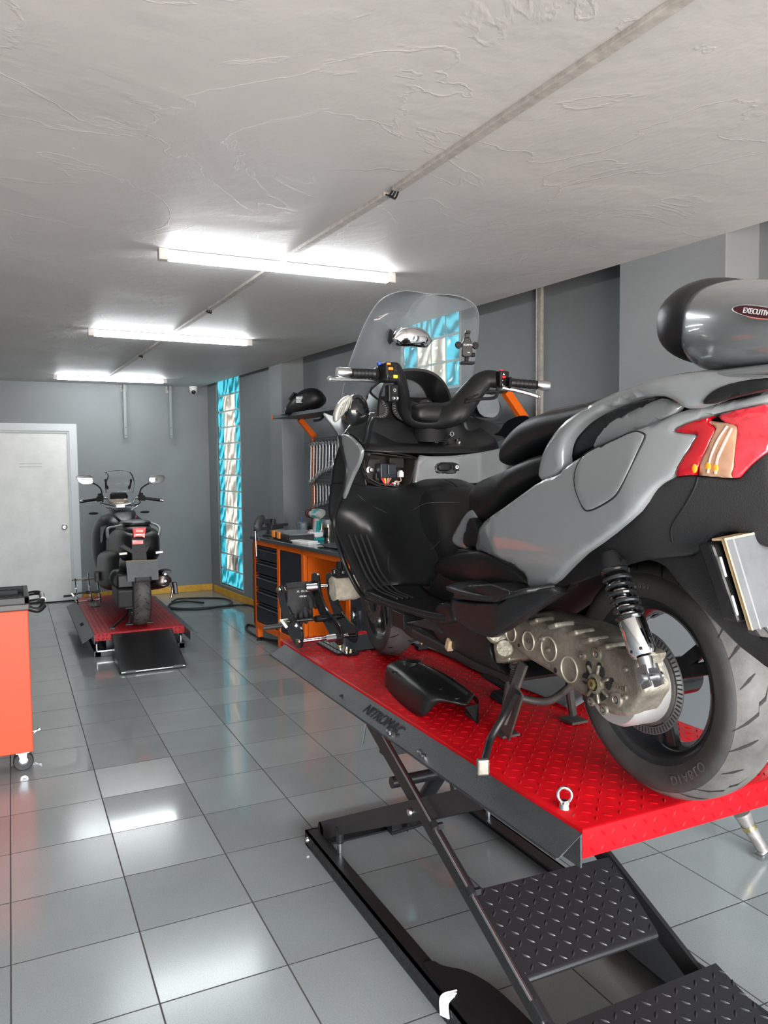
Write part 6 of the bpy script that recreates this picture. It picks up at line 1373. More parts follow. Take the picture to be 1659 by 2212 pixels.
# instrument hood
m_ = MB(); R1 = []
for (s, f, zz) in ((1.300, 1.0, 0), (1.33, 1.0, .0), (1.42, .98, -.01), (1.50, .90, -.03)):
    ring = []
    for k in range(25):
        t = PI*k/24; ring.append(V(-.005+.165*f*math.copysign(abs(math.cos(t))**.8, math.cos(t)), s, .985+zz+.185*f*abs(math.sin(t))**.85))
    for k in range(24, -1, -1):
        t = PI*k/24; ring.append(V(-.005+(.165*f-.009)*math.copysign(abs(math.cos(t))**.8, math.cos(t)), s, .985+zz+(.185*f-.010)*abs(math.sin(t))**.85))
    R1.append(ring)
m_.rings(R1); m_.build('instrument_hood', M_PLAST, BK, smooth=50)
m_ = MB(); m_.prism([V(-.005+.158*math.cos(PI*k/20), 1.49, .96+.165*math.sin(PI*k/20)) for k in range(21)], (0, .02, 0)); m_.build('hood_back', M_DARK, BK, smooth=0)
ip = MB(); ip.obox((-.005, 1.42, 1.02), (1,0,0), (0,.35,.94), (0,-.94,.35), .15, .055, .006); ipo = ip.build('instrument_panel', M_PLAST, BK, smooth=0, bevel=.004)
for cx, r in ((-.11, .042), (.105, .042), (0, .050)):
    m_ = MB(); c = V(cx-.005, 1.41, 1.02); ax = V(0, -.94, .35); m_.lathe([(r, 0), (r*1.05, .006), (r*.97, .006), (r*.97, .003), (0, .003)], c, ax, 28); g = m_.build('gauge', pm('gauge_face', (.05, .05, .055), .15, coat=.8), ipo)
    m_ = MB(); u = V(1,0,0); v = ax.cross(u)
    for k in range(16):
        t = math.radians(-40+k*16); e = u*math.cos(t)+v*math.sin(t)*-1; m_.obox(c+ax*.0036+e*r*.82, e, ax.cross(e), ax, .004, .0008, .0003)
    m_.build('gauge_marks', M_LETTER, g, smooth=0)
# windshield
WS = [(.96, 1.50, .265), (1.06, 1.47, .275), (1.16, 1.42, .270), (1.26, 1.355, .252), (1.34, 1.295, .230), (1.395, 1.245, .195), (1.425, 1.215, .125), (1.432, 1.207, .05)]
G = []
for z, s, hw in WS:
    G.append([V(hw*f, s-.075*abs(f)**2*(hw/.25), z) for f in (-1, -.8, -.5, -.2, .2, .5, .8, 1)])
m_ = MB(); m_.net(bicubic(G, 5, 4)); wso = m_.build('windshield', M_CLEAR, BK, smooth=80, solid=.003)
ed = bicubic(G, 5, 4); E1 = [r[0] for r in ed]+list(ed[-1])[1:]+[r[-1] for r in reversed(ed)][1:]
m_ = MB(); m_.tube(E1, .0016, 6); m_.build('windshield_edge', clear_material('edge_glass', (.45, .5, .52), .1, .25), wso)
# handlebar
def hb(pts): return cm([tuple(BL(*p)) for p in pts])
sg_ = BL(725, 806, .38)
gL0, gL1 = BL(757, 806, .345), BL(813, 808, .25); gLe = BL(727, 804, .395)
gR0, gR1 = BL(1160, 832, -.345), BL(1100, 827, -.255); gRe = BL(1188, 834, -.39)
hbE = empty('handlebar', (0,0,0)); hbE.parent = BK
for a, b, e, nm in ((gL1, gL0, gLe, 'l'), (gR1, gR0, gRe, 'r')):
    d = (b-a).normalized(); L = (b-a).length
    prof = [(.0, -.002), (.022, -.002), (.024, .004), (.018, .008)]
    for k in range(6):
        x0 = .010+k*(L-.014)/6; x1 = x0+(L-.014)/6; prof += [(.0175, x0), (.0175, x1-.003), (.0160, x1-.0025), (.0160, x1-.0005)]
    prof += [(.0175, L-.001), (0, L)]
    m_ = MB(); m_.lathe(prof, a, d, 20); m_.build('grip', M_SEAT, hbE, smooth=30)
    m_ = MB(); m_.lathe([(0, 0), (.0175, 0), (.0180, .004), (.0180, (e-b).length-.006), (.0150, (e-b).length), (0, (e-b).length)], b, (e-b), 24); m_.build('bar_end', pm('silver_bar_end', (.62, .62, .62), .22, 1.0), hbE, smooth=40)
# bar cover
m_ = MB(); P = [BL(838, 800, .20), BL(856, 805, .175), BL(866, 835, .145), BL(872, 872, .115), BL(895, 895, .07), BL(940, 900, 0), BL(985, 890, -.06), BL(1008, 862, -.105), BL(1030, 835, -.145), BL(1050, 820, -.18), BL(1072, 818, -.21)]
P = cm([tuple(p) for p in P]); n_ = len(P)
m_.tube(P, [(.030+.020*math.sin(PI*i/(n_-1))) for i in range(n_)], 18, flat=.62, upv=(0, .35, 1)); m_.build('bar_cover', M_PLAST, hbE, smooth=80)
c = BL(938, 893, .0); m_ = loft_s([(c.y-.045, c.z+.01, c.z-.025, .05), (c.y-.035, c.z+.028, c.z-.035, .085), (c.y, c.z+.04, c.z-.04, .10), (c.y+.05, c.z+.03, c.z-.045, .10), (c.y+.10, c.z+.01, c.z-.05, .08)], k=2.8); m_.build('bar_centre_cap', M_PLAST, hbE, smooth=80)
m_ = MB(); m_.cyl(c+V(0, .04, -.10), c+V(0, .03, .0), .06, .055, 24); m_.build('steering_boot', M_DARK, hbE)
# switch pods
def pod(x, y, l, w_, h_, nm):
    p = BL(x, y, l); m_ = MB(); m_.obox(p, (1, .15, 0), (-.15, 1, 0), (0, 0, 1), w_, .028, h_); return p, m_.build(nm, M_PLAST, hbE, smooth=0, bevel=.006, bseg=3)
p, po = pod(838, 805, .215, .026, .034, 'switch_pod')
def sw(root, p, dx, dz, hw, hh, M, dy=-.030): 
    m_ = MB(); m_.obox(p+V(dx, dy+.15*dx, dz), (1, .15, 0), (-.15, 1, 0), (0,0,1), hw, .004, hh); m_.build('switch_button', M, root, smooth=0, bevel=.002)
sw(po, p, -.012, .026, .007, .004, M_SWO); sw(po, p, -.004, .010, .009, .005, M_SWO); sw(po, p, .015, -.016, .008, .006, M_SWY); sw(po, p, -.010, -.016, .010, .007, M_GLOSSB); sw(po, p, .014, .004, .008, .004, M_PLAST2)
m_ = MB(); m_.obox(p+V(-.034, 0, .030), (1,0,.3), (0,1,0), (-.3,0,1), .006, .008, .006); m_.build('blue_clip', M_BLUE, po, smooth=0, bevel=.002)
p2 = BL(846, 850, .20); m_ = MB(); m_.obox(p2, (1, .15, 0), (-.15, 1, 0), (0,0,1), .020, .014, .030); po2 = m_.build('heater_pod', M_PLAST, hbE, smooth=0, bevel=.003)
m_ = MB(); m_.obox(p2+V(.004, -.015, .010), (1, .15, 0), (-.15, 1, 0), (0,0,1), .011, .002, .013); m_.build('heater_face', M_GLOSSB, po2, smooth=0)
for q in (-.006, .007): m_ = MB(); m_.lathe([(.0025, .002), (.0055, .003), (.0055, 0)], p2+V(q+.004, -.0165, -.018), (0, -1, 0), 14); m_.build('round_button', M_STEEL, po2)
m_ = MB(); m_.tube([p2+V(.004+.0045*math.cos(t), -.0175, .010+.0045*math.sin(t)) for t in [2*PI*j/12 for j in range(12)]], .0008, 5, closed=True); m_.build('button_icon', M_LETTER, po2)
p, po = pod(1080, 820, -.235, .022, .030, 'switch_pod')
sw(po, p, -.004, .031, .008, .004, M_SWR, dy=-.015); sw(po, p, -.004, .006, .007, .005, M_SWR); sw(po, p, -.004, -.008, .010, .004, M_GLOSSB); sw(po, p, -.004, -.022, .010, .005, M_GLOSSB)
m_ = MB(); m_.add([p+V(-.008, -.0315, .014), p+V(.0, -.031, .014), p+V(-.004, -.031, .021)], [(0, 1, 2)]); m_.build('hazard_mark', M_LETTER, po, smooth=0, solid=.0006)
# levers
m_ = MB(); m_.tube(cm([tuple(BL(815, 822, .235)), tuple(BL(780, 820, .30)), tuple(BL(740, 820, .375)), tuple(BL(715, 820, .42))]), .0055, 10, flat=1.5, upv=(0, 1, 0)); m_.ball(BL(713, 819, .42), .010, 14); m_.build('brake_lever', pm('satin_silver', (.6, .6, .6), .3, 1.0), hbE)
m_ = MB(); m_.tube(cm([tuple(BL(1085, 838, -.23)), tuple(BL(1115, 843, -.28)), tuple(BL(1143, 850, -.33)), tuple(BL(1163, 857, -.365))]), .0055, 10, flat=1.5, upv=(0, 1, 0)); m_.ball(BL(1164, 857, -.366), .007, 14); m_.build('brake_lever', pm('satin_silver_two', (.6, .6, .6), .3, 1.0), hbE)
m_ = MB(); m_.tube(cm([tuple(BL(1075, 835, -.22)), tuple(BL(1070, 858, -.21)), tuple(BL(1035, 862, -.13)), tuple(BL(1005, 868, -.08))]), .006, 8); m_.tube(cm([tuple(BL(1078, 845, -.22)), tuple(BL(1045, 848, -.16)), tuple(BL(1008, 862, -.08))]), .004, 8); m_.build('brake_cable', M_DARK, hbE); m_ = MB(); m_.tube(cm([tuple(BL(820, 825, .23)), tuple(BL(800, 845, .25)), tuple(BL(815, 862, .20))]), .004, 8); m_.build('brake_cable', M_DARK, hbE)
# mirrors
c = BL(762, 884, .33)
mi = empty('mirror_pod', (0,0,0)); mi.parent = BK
m_ = MB(); P = []
rr = []
for k in range(9):
    f = k/8; q = c+V(.055-.10*f*.9, .02-.03*f, 0); hz = .060*math.sin(PI*(.25+.6*f))*(1-.15*f)+.004; hy = .050*math.sin(PI*(.2+.62*f))+.006
    rr.append([V(q.x+.03*math.sin(t)*(-.3), q.y+hy*math.cos(t), q.z+hz*math.sin(t)-.015*f) for t in [2*PI*j/20 for j in range(20)]])
m_.rings(rr); m_.build('mirror_shell', M_GLOSSB, mi, smooth=80)
rear('indicator_window', [(722,900),(727,880),(740,860),(758,851),(762,862),(755,882),(740,900),(726,915)], lambda l, z: c.y-.052, pm('clear_ribbed_lens', (.5, .5, .44), .1, metal=.5, coat=1, bump=.3, bscale=60), rnd=.008, th=.02, ck=2, parent=mi, grid=.01)
for i in range(5):
    m_ = MB(); m_.tube(cm([tuple(BS(728+7*i, 905-5*i-2, c.y-.055)), tuple(BS(735+6*i, 885-4*i, c.y-.056)), tuple(BS(744+4*i, 868-3*i, c.y-.055))]), .0012, 5); m_.build('lens_rib', M_STEEL, mi)
m_ = MB(); m_.cyl(c+V(.03, 0, -.05), c+V(.05, .03, -.10), .02, n=12); m_.build('mirror_stem', M_PLAST, mi)
c = BL(1046, 878, -.345)
mi = empty('mirror_pod', (0,0,0)); mi.parent = BK
m_ = MB(); rr = []
for k in range(7):
    f = k/6; rr.append([V(c.x+.085*(1-.25*f**2)*math.copysign(abs(math.cos(t))**.8, math.cos(t)), c.y+.07*f, c.z+.055*(1-.5*f**2)*math.sin(t)-.012*math.cos(t)) for t in [2*PI*j/24 for j in range(24)]])
m_.rings(rr); m_.build('mirror_shell', M_GLOSSB, mi, smooth=60)
m_ = MB(); m_.prism([V(c.x+.072*math.copysign(abs(math.cos(t))**.8, math.cos(t)), c.y-.030+.40*.072*math.cos(t)-.25*.045*math.sin(t), c.z+.045*math.sin(t)-.010*math.cos(t)) for t in [2*PI*j/32 for j in range(32)]], (0, -.002, 0)); m_.build('mirror_glass', M_MIRROR, mi, smooth=0)
m_ = MB(); m_.cyl(c+V(-.08, .03, -.03), c+V(-.12, .06, -.08), .018, n=12); m_.build('mirror_stem', M_PLAST, mi)
# chrome centre mirror on the windshield
c = BS(890, 728, 1.27)
cmr = empty('centre_mirror', c); cmr.parent = BK
m_ = MB(); rr = []
for k in range(11):
    f = -1+2*k/10; x = .082*f; hz = .035*(1-abs(f)**3.5)**.5+.002; rr.append([V(x, .022*math.cos(t)+.02*f*f-.01, -.012*f*f+hz*math.sin(t)) for t in [2*PI*j/20 for j in range(20)]])
m_.rings(rr); m_.build('mirror_body', M_CHROME, cmr, smooth=80)
m_ = MB(); m_.ball((-.082, .02, .0), .022, 14, sc=(.35, 1, 1.3)); m_.cyl((-.085, .02, 0), (-.05, .03, .01), .010, n=10); m_.build('mirror_mount', M_DARK, cmr)
# phone holder
c = BL(1010, 750, -.15)
ph = empty('phone_holder', c, math.radians(-10)); ph.parent = BK
m_ = MB(); m_.prism([V(x, 0, z) for x, z in ((-.022, .012), (-.014, .026), (-.011, .036), (.011, .036), (.014, .026), (.022, .012), (.020, -.030), (.012, -.036), (-.014, -.036), (-.020, -.030))], (0, .016, 0)); m_.build('holder_body', M_PLAST, ph, smooth=0, bevel=.004, bseg=3)
m_ = MB(); m_.prism([V(x, .002, z) for x, z in ((-.008, .034), (-.010, .055), (.010, .060), (.010, .036))], (0, .012, 0)); m_.box(-.010, .010, -.010, .004, .050, .060); m_.build('top_claw', M_PLAST, ph, smooth=0, bevel=.003)
for sg in (-1, 1):
    m_ = MB(); m_.cyl((sg*.022, .008, .008), (sg*.032, .008, .008), .005, n=10); m_.lathe([(0, -.004), (.012, -.003), (.014, .003), (.010, .008), (0, .008)], (sg*.034, .004, .008), (0, 1, 0), 12); m_.build('side_claw', M_DARK, ph)
m_ = MB(); m_.cyl((.018, .008, -.028), (.032, .008, -.026), .008, n=12); m_.cyl((.0, .01, -.034), (.0, .015, -.055), .008, n=12); m_.box(-.022, .030, 0, .03, -.062, -.052); m_.build('clamp_arm', M_DARK, ph, smooth=35, bevel=.002)
text_mesh('KUMTO', .010, M_LETTER, 'holder_lettering', ph, (.002, -.0006, .008), (1, 0, 0), (0, 0, 1), ext=.0004); text_mesh('M08', .006, M_LETTER, 'holder_lettering', ph, (.004, -.0006, -.020), (1, 0, 0), (0, 0, 1), ext=.0004)
# ------------------------------------------------------------------ dark motorcycle on the far lift (world coordinates)
M2 = empty('adventure_scooter', (1.0, 7.12, H2), math.radians(-2), 'dark blue-black motorcycle seen from behind on the far red lift', 'motorcycle')
def Y2(x, y, Y): return tuple(at_y(x, y, Y))
def loft_w(secs, n=24, k=2.6):    # (x centre, y, ztop, zbot, halfwidth)
    R = []
    A = catmull([Vector((a, b, c)) for a, b, c, d, e in secs], 4); Bq = catmull([Vector((d, e, 0)) for a, b, c, d, e in secs], 4)
    for q, w in zip(A, Bq):
        zc = (q.z+w.x)/2; hh = max(.002, abs(q.z-w.x)/2); hw = max(.002, w.y)
        R.append([V(q.x+hw*math.copysign(abs(math.cos(t))**(2/k), math.cos(t)), q.y, zc+hh*math.copysign(abs(math.sin(t))**(2/k), math.sin(t))) for t in [2*PI*j/n for j in range(n)]])
    m_ = MB(); m_.rings(R); return m_
def b2(m_, name, M, smooth=60, parent=None, **k): return m_.build(name, M, parent or M2, smooth=smooth, world=True, **k)
_BK = BK; BK = M2
w2 = wheel('rear_wheel', (0, 0, .287), .287, .150, .19, 0, 3, None)
w3 = wheel('front_wheel', (.02, 1.50, .287), .287, .115, .19, 0, 3, None)
BK = _BK
# bodywork
b2(loft_w([(1.03, 6.955, .985, .90, .06), (1.03, 6.98, 1.0, .86, .11), (1.03, 7.08, 1.03, .80, .155), (1.03, 7.3, 1.05, .74, .185), (1.03, 7.65, 1.03, .66, .20), (1.02, 7.95, .96, .62, .20)], k=5), 'tail_fairing', M_PLAST)
b2(loft_w([(1.015, 7.05, 1.045, 1.0, .05), (1.015, 7.15, 1.075, 1.01, .11), (1.02, 7.4, 1.085, 1.01, .14), (1.02, 7.62, 1.06, .98, .145), (1.02, 7.72, .99, .93, .14), (1.02, 7.95, .97, .90, .13), (1.03, 8.08, 1.0, .92, .09)], k=2.8), 'seat', M_SEAT)
b2(loft_w([(1.0, 7.22, .82, .62, .15), (1.0, 7.32, .84, .55, .20), (.99, 7.5, .84, .48, .225), (.985, 7.8, .82, .42, .235), (.98, 8.1, .78, .40, .235), (.985, 8.3, .72, .42, .18)], k=5), 'side_fairing', M_PLAST)
b2(loft_w([(1.0, 7.95, .97, .72, .13), (1.0, 8.10, 1.08, .60, .21), (1.0, 8.30, 1.13, .50, .27), (1.01, 8.50, 1.13, .48, .275), (1.02, 8.68, 1.08, .52, .22), (1.03, 8.85, .98, .62, .12), (1.03, 8.95, .90, .70, .05)], k=2.9), 'front_fairing', M_NAVYB)
for s_ in (-1, 1):
    m_ = MB(); c = V(1.0+s_*.135, 8.10, .92); m_.prism([c+V(-.085, 0, .10), c+V(.04, 0, .12), c+V(.075, .02, .02), c+V(.06, .02, -.12), c+V(-.02, 0, -.14), c+V(-.085, -.01, -.06)], (0, -.02, 0)); b2(m_, 'knee_panel', M_PLAST, smooth=0, bevel=.008)
b2(loft_w([(1.03, 8.02, 1.07, 1.02, .05), (1.03, 8.15, 1.12, 1.04, .10), (1.035, 8.35, 1.17, 1.08, .13), (1.04, 8.55, 1.18, 1.10, .12)], k=2.6), 'centre_cover', M_NAVYB)
for s_ in (-1, 1):
    m_ = MB(); m_.bar((1.035+s_*.05, 8.30, 1.14), (1.035+s_*.15, 8.42, 1.20), .03, .012); b2(m_, 'cowl_edge_trim', M_CHROME, smooth=0, bevel=.003)
m_ = MB(); m_.obox((1.12, 8.2, 1.10), (1,0,0), (0,1,0), (0,0,1), .028, .002, .006); b2(m_, 'red_sticker', M_SWR, smooth=0)
# engine / transmission on the left, exhaust on the right
m_ = MB(); m_.obox((.86, 7.10, .50), (1,0,0), (0,1,.15), (0,-.15,1), .07, .20, .085); b2(m_, 'air_cleaner_box', M_PLAST2, smooth=0, bevel=.02, bseg=3)
m_ = MB(); m_.tube(cm([(.82, 6.98, .62), (.83, 7.12, .64), (.85, 7.35, .62)]), [.06, .07, .075, .08, .08, .08, .075, .07, .07, .07, .06, .06, .05], 16); m_.obox((.88, 7.0, .62), (1,0,0), (0,1,0), (0,0,1), .08, .07, .055); b2(m_, 'intake_cover', M_PLAST, smooth=40, bevel=.01)
m_ = MB(); m_.obox((.91, 6.985, .42), (1,0,0), (0,1,0), (0,0,1), .05, .02, .045); m_.obox((.91, 6.96, .42), (1,0,0), (0,1,0), (0,0,1), .028, .008, .02); b2(m_, 'belt_cover_panel', M_TRAY2, smooth=0, bevel=.006)
m_ = MB()
for k in range(3): m_.tube(cm([(.90+.02*k, 7.0, .56), (.92+.015*k, 6.99, .52-.01*k), (.90+.03*k, 7.02, .49)]), .006, 6)
b2(m_, 'wiring', M_DARK)
m_ = MB(); m_.obox((.92, 7.02, .545), (1,0,0), (0,1,0), (0,0,1), .03, .02, .025); b2(m_, 'rear_caliper', M_GRIME, smooth=0, bevel=.006)
m_ = MB(); m_.tube([V(1.14, 7.72, .44), V(1.17, 7.45, .50), V(1.185, 7.25, .54), V(1.19, 7.08, .575), V(1.19, 6.98, .595), V(1.19, 6.955, .60)], [.04, .06, .07, .075, .072, .055], 20, flat=.8); b2(m_, 'exhaust', pm('dark_exhaust_steel', (.10, .085, .08), .3, .8))
m_ = MB(); m_.tube([V(1.21, 7.3, .62), V(1.225, 7.1, .66), V(1.22, 6.97, .665)], [.05, .06, .04], 16, flat=.5); b2(m_, 'exhaust_guard', M_PLAST)
for z in (.66, .60):
    m_ = MB(); m_.cyl((1.20, 6.935, z), (1.20, 6.96, z), .010, n=12); b2(m_, 'guard_bolt', M_STEEL)
m_ = MB(); m_.tube(cm([(1.25, 7.0, .60), (1.26, 6.95, .52), (1.25, 6.95, .45)]), .010, 8); b2(m_, 'chrome_bracket', M_CHROME)
m_ = MB(); m_.obox((1.29, 6.98, .525), (1,0,.1), (0,1,0), (-.1,0,1), .018, .03, .055); b2(m_, 'right_footpeg', M_GLOSSB, smooth=0, bevel=.008)
# tail details
LX = 1.02
m_ = MB(); m_.prism([Y2(286, 1141, 6.93), Y2(316, 1139, 6.93), Y2(313, 1163, 6.93), Y2(307, 1160, 6.93), Y2(294, 1160, 6.93), Y2(289, 1163, 6.93)], (0, .03, 0)); tlm = b2(m_, 'tail_lamp', M_REDL2, smooth=0, bevel=.004)
m_ = MB()
for k in range(5): m_.obox(V(*Y2(295+3.2*k, 1147, 6.927)), (1,0,-.3), (0,1,0), (.3,0,1), .004, .002, .010)
m_.obox(V(*Y2(300, 1155, 6.927)), (1,0,0), (0,1,0), (0,0,1), .028, .002, .005); b2(m_, 'lamp_segments', M_LENSW, smooth=0, parent=tlm)
m_ = MB(); m_.prism([Y2(286, 1167, 6.93), Y2(309, 1167, 6.93), Y2(309, 1175, 6.93), Y2(286, 1176, 6.93)], (0, .012, 0)); b2(m_, 'reflector', M_REDB, smooth=0)
m_ = MB(); m_.prism([Y2(284, 1163, 6.95), Y2(314, 1163, 6.95), Y2(318, 1210, 6.92), Y2(286, 1212, 6.92)], (0, .04, 0)); m_.prism([Y2(255, 1180, 6.94), Y2(268, 1176, 6.94), Y2(296, 1192, 6.93), Y2(288, 1198, 6.93)], (0, .02, 0)); m_.prism([Y2(325, 1176, 6.94), Y2(310, 1184, 6.94), Y2(308, 1194, 6.93), Y2(318, 1192, 6.93)], (0, .02, 0)); b2(m_, 'plate_hanger', M_PLAST2, smooth=0, bevel=.004)
cor = [Y2(272, 1212, 6.86), Y2(341, 1209, 6.86), Y2(343, 1252, 6.86), Y2(276, 1257, 6.86)]
m_ = MB(); m_.prism(cor, (0, .006, 0)); pc = b2(m_, 'cardboard_plate_cover', M_CARD, smooth=0)
m_ = MB(); m_.tube([V(*cor[0])+V(0, -.001, 0), V(*cor[1])+V(0, -.001, 0)], .002, 6); b2(m_, 'cardboard_top_edge', M_CARDE, parent=pc)
for a, b in ((257, 1196), (335, 1193)):
    m_ = MB(); m_.obox(V(*Y2(a+9, b, 6.93)), (1,0,.05), (0,1,0), (0,0,1), .034, .012, .012); b2(m_, 'rear_indicator', pm('clear_indicator_lens', (.55, .48, .44), .15, .3, coat=.8), smooth=0, bevel=.006)
for pts, s_ in (([(233,1161),(232,1150),(234,1141),(252,1137),(280,1131)], -1), ([(343,1158),(346,1147),(344,1139),(335,1133),(318,1129)], 1)):
    m_ = MB(); m_.tube(cm([Y2(a, b, 7.05+.07*k) for k, (a, b) in enumerate(pts)]), .013, 10, flat=.7); b2(m_, 'grab_rail', pm('satin_grey_rail', (.38, .37, .36), .3, .7))
b2(loft_w([(1.02, 7.18, 1.105, 1.07, .06), (1.02, 7.25, 1.12, 1.07, .12), (1.02, 7.45, 1.12, 1.06, .13), (1.02, 7.6, 1.09, 1.05, .12)], k=2.6), 'passenger_pad', M_SEAT)
# hugger above the tyre
m_ = MB(); m_.net([[V(x, 7.12-.31*math.cos(t), H2+.287+.315*math.sin(t)) for x in (.93, .95, 1.0, 1.05, 1.07)] for t in [math.radians(25+14*k) for k in range(7)]]); b2(m_, 'hugger', M_PLAST2, solid=.004)
# side stand
m_ = MB(); m_.tube(cm([(.93, 7.28, .34), (.89, 7.16, .29), (.82, 7.08, .25), (.76, 7.02, .215)]), .010, 8); m_.obox((.75, 7.01, .21), (1,0,0), (0,1,0), (0,0,1), .022, .018, .008); b2(m_, 'side_stand', M_PLAST, smooth=35)
m_ = MB(); m_.tube(cm([(.95, 7.25, .33), (.93, 7.2, .25), (.91, 7.17, .21)]), .010, 8); m_.obox((.91, 7.15, .208), (1,0,0), (0,1,0), (0,0,1), .03, .03, .005); m_.tube(cm([(1.05, 7.25, .33), (1.07, 7.2, .25), (1.09, 7.17, .21)]), .010, 8); m_.obox((1.09, 7.15, .208), (1,0,0), (0,1,0), (0,0,1), .03, .03, .005); m_.cyl((.92, 7.25, .33), (1.08, 7.25, .33), .012, n=10); b2(m_, 'centre_stand', M_GRIME, smooth=35)
# handlebars
HY = 8.30
m_ = MB(); m_.tube(cm([Y2(216, 1076, HY), Y2(230, 1077, HY+.02), Y2(236, 1086, HY+.03), Y2(243, 1088, HY+.04), Y2(262, 1090, HY+.05), Y2(280, 1088, HY+.04), Y2(287, 1085, HY+.03), Y2(293, 1076, HY+.02), Y2(306, 1075, HY)]), .011, 10); b2(m_, 'handlebar', M_STEEL)
for (a, b, c, d) in ((172, 1084, 210, 1078), (353, 1081, 312, 1076)):
    A = V(*Y2(a, b, HY-.06)); Bv = V(*Y2(c, d, HY)); dd = (Bv-A)
    m_ = MB(); m_.cyl(A+dd*.16, Bv, .0165, n=14); b2(m_, 'grip', M_SEAT)
    m_ = MB(); m_.cyl(A, A+dd*.16, .013, .016, n=14); b2(m_, 'bar_end', M_CHROME)
    m_ = MB(); m_.obox(Bv+dd.normalized()*.03, dd, (0,1,0), (0,0,1), .035, .03, .028); m_.obox(Bv+dd.normalized()*.03+V(0, .02, .035), dd, (0,1,0), (0,0,1), .02, .02, .018); b2(m_, 'switch_cluster', M_DARK, smooth=0, bevel=.006)
    m_ = MB(); m_.tube(cm([tuple(Bv+V(0, .04, -.01)), tuple(Bv-dd*.4+V(0, .08, -.01)), tuple(A+dd*.1+V(0, .06, -.005))]), .005, 6); b2(m_, 'lever', M_DARK)
for pts, sg in (([(222,1085),(219,1060),(212,1050),(200,1043)], -1), ([(302,1083),(303,1060),(310,1051),(322,1044)], 1)):
    m_ = MB(); m_.tube(cm([Y2(a, b, HY+.0) for a, b in pts]), .0075, 8); ms = b2(m_, 'mirror_stem', M_DARK)
for P in ([(163,1029),(188,1026),(196,1028),(201,1035),(199,1044),(190,1046),(178,1045),(170,1040)], [(357,1031),(350,1027),(330,1027),(324,1031),(322,1037),(326,1044),(334,1045),(350,1042)]):
    Q = [V(*Y2(a, b, HY)) for a, b in P]; c = sum(Q, V(0, 0, 0))/len(Q); Q = chaikin(Q, 1)
    m_ = MB(); m_.prism([c+(q-c)*1.06+V(0, .004, 0) for q in Q], (0, .025, 0)); mm = b2(m_, 'mirror', M_GLOSSB, smooth=0, bevel=.005)
    m_ = MB(); n_ = len(Q); m_.prism([q+V(0, .0025+(q.z-c.z)*.25, 0) for q in Q], (0, -.003, 0)); b2(m_, 'mirror_glass', M_MIRROR, smooth=0, parent=mm)
m_ = MB(); m_.prism([Y2(237, 1068, 8.48), Y2(243, 1064, 8.48), Y2(272, 1064, 8.48), Y2(277, 1071, 8.48), Y2(275, 1084, 8.44), Y2(238, 1084, 8.44)], (0, .05, 0)); b2(m_, 'dashboard', M_GLOSSB, smooth=0, bevel=.006)
m_ = MB(); m_.obox(V(*Y2(257, 1083, 8.36)), (1,0,0), (0,1,.3), (0,-.3,1), .085, .02, .022); b2(m_, 'bar_clamp_display', pm('reflecting_screen', (.35, .30, .24), .12, .6), smooth=0, bevel=.004)
m_ = MB(); m_.obox(V(*Y2(260, 1094, 8.32)), (1,0,0), (0,1,0), (0,0,1), .05, .03, .018); b2(m_, 'top_yoke', M_STEEL, smooth=0, bevel=.01)
G = [[Y2(a, b, Y) for a, b in r] for Y, r in ((8.62, [(228,1064),(245,1066),(268,1066),(287,1064)]), (8.60, [(226,1045),(243,1044),(270,1043),(290,1043)]), (8.56, [(232,1028),(246,1027),(268,1026),(286,1027)]), (8.54, [(226,1020),(246,1016),(266,1016),(280,1019)]))]
m_ = MB(); g_ = bicubic([[V(*p)+V(0, -.025*abs(k-1.5)/1.5, 0) for k, p in enumerate(r)] for r in G], 4, 4); m_.net(g_); ws2 = b2(m_, 'windshield', clear_material('very_clear_screen', (.98, .99, .99), .02, .015), solid=.003)
m_ = MB(); m_.tube(g_[-1], .0014, 5); b2(m_, 'windshield_edge', clear_material('edge_glass_two', (.7, .72, .72), .1, .5), parent=ws2)
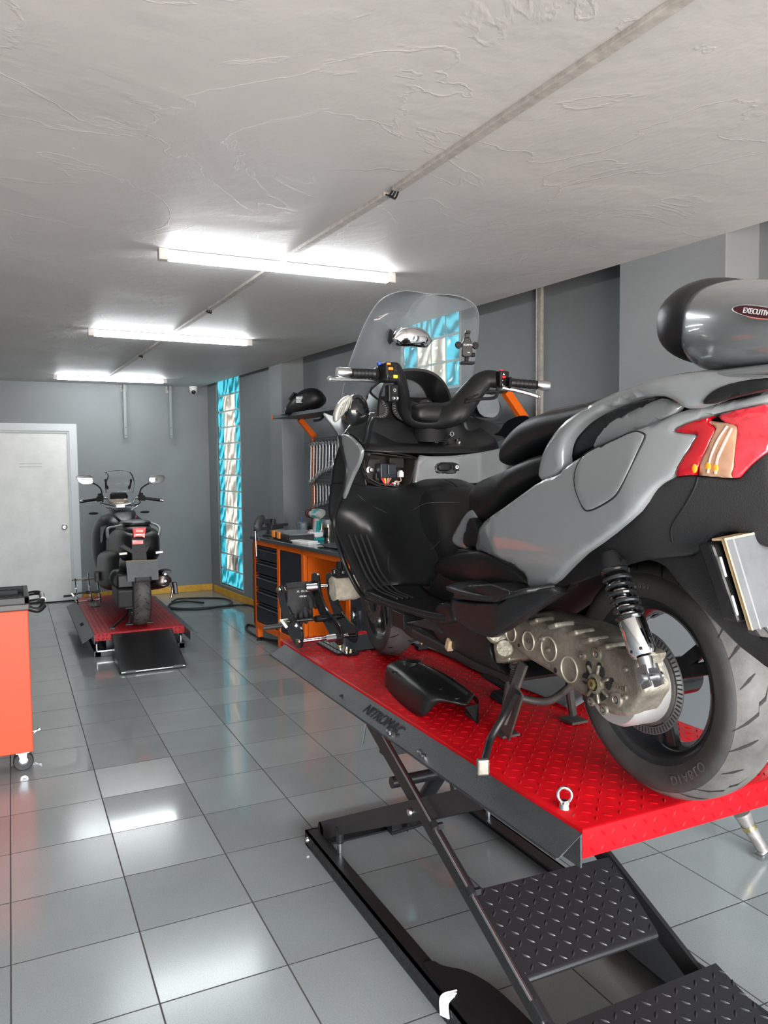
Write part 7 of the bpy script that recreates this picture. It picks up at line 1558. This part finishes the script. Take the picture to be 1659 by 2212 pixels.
for a in (228, 283):
    m_ = MB(); m_.tube(cm([Y2(a, 1038, 8.52), Y2(a+(1 if a < 250 else -1), 1046, 8.53), Y2(a+(3 if a < 250 else -3), 1055, 8.54)]), .009, 8); m_.ball(V(*Y2(a, 1038, 8.52)), .018, 10, sc=(.7, .6, 1)); m_.ball(V(*Y2(a+(4 if a < 250 else -4), 1053, 8.54)), .018, 10, sc=(.7, .6, 1.2)); b2(m_, 'screen_bracket', M_DARK)
for a, b in ((202, 1109), (313, 1106)):
    m_ = MB(); m_.ball(V(*Y2(a, b, 8.45)), .05, 12, sc=(1, .5, .28)); b2(m_, 'front_indicator', M_DARK)
m_ = MB(); m_.tube(cm([Y2(216, 1086, 8.32), Y2(240, 1092, 8.36), Y2(262, 1098, 8.4)]), .005, 6); b2(m_, 'control_cable', M_DARK)
m_ = MB(); m_.tube(cm([Y2(304, 1084, 8.32), Y2(296, 1090, 8.36), Y2(272, 1092, 8.4)]), .005, 6); b2(m_, 'control_cable', M_DARK)
m_ = MB(); m_.obox(V(*Y2(209, 1246, 7.9)), (1,0,0), (0,1,0), (0,0,1), .02, .05, .05); b2(m_, 'radiator_cap_cover', M_GRIME, smooth=0, bevel=.01)

# ------------------------------------------------------------------ metal stand foot on the floor at the right edge
t = empty('jack_stand', (2.27, 2.10, 0), 0, 'grey steel jack leg standing on the tiles below the platform, right edge', 'stand')
p0 = at_z(1650, 1848, .006); p1 = on_plane(1618, 1786, p0, FW); p2 = on_plane(1585, 1762, p0, FW)
m_ = MB(); m_.tube([p0+V(0, 0, .02), p1, p1+(p1-p0)*.5], [.022, .026, .034], 16); m_.build('leg_tube', pm('scuffed_pale_metal', (.35, .33, .31), .45, .7, var=.3, vscale=30), t, world=True)
m_ = MB(); m_.cyl(p1-(p1-p0)*.05, p1+(p1-p0)*.08, .030, n=18); m_.build('leg_collar', M_BRASS, t, world=True)
m_ = MB(); m_.obox(p0+V(0, 0, .010), (1, .2, 0), (-.2, 1, 0), (0,0,1), .045, .022, .010); m_.build('foot_plate', M_STEEL, t, smooth=0, bevel=.006, world=True)

# keep the hierarchy at thing > part > sub-part
def depth(o):
    k = 1
    while o.parent: o = o.parent; k += 1
    return k
for o in list(SC.objects):
    while depth(o) > 3:
        q = o.parent
        assert q.location.length < 1e-9 and abs(q.rotation_euler.z) < 1e-9
        o.parent = q.parent
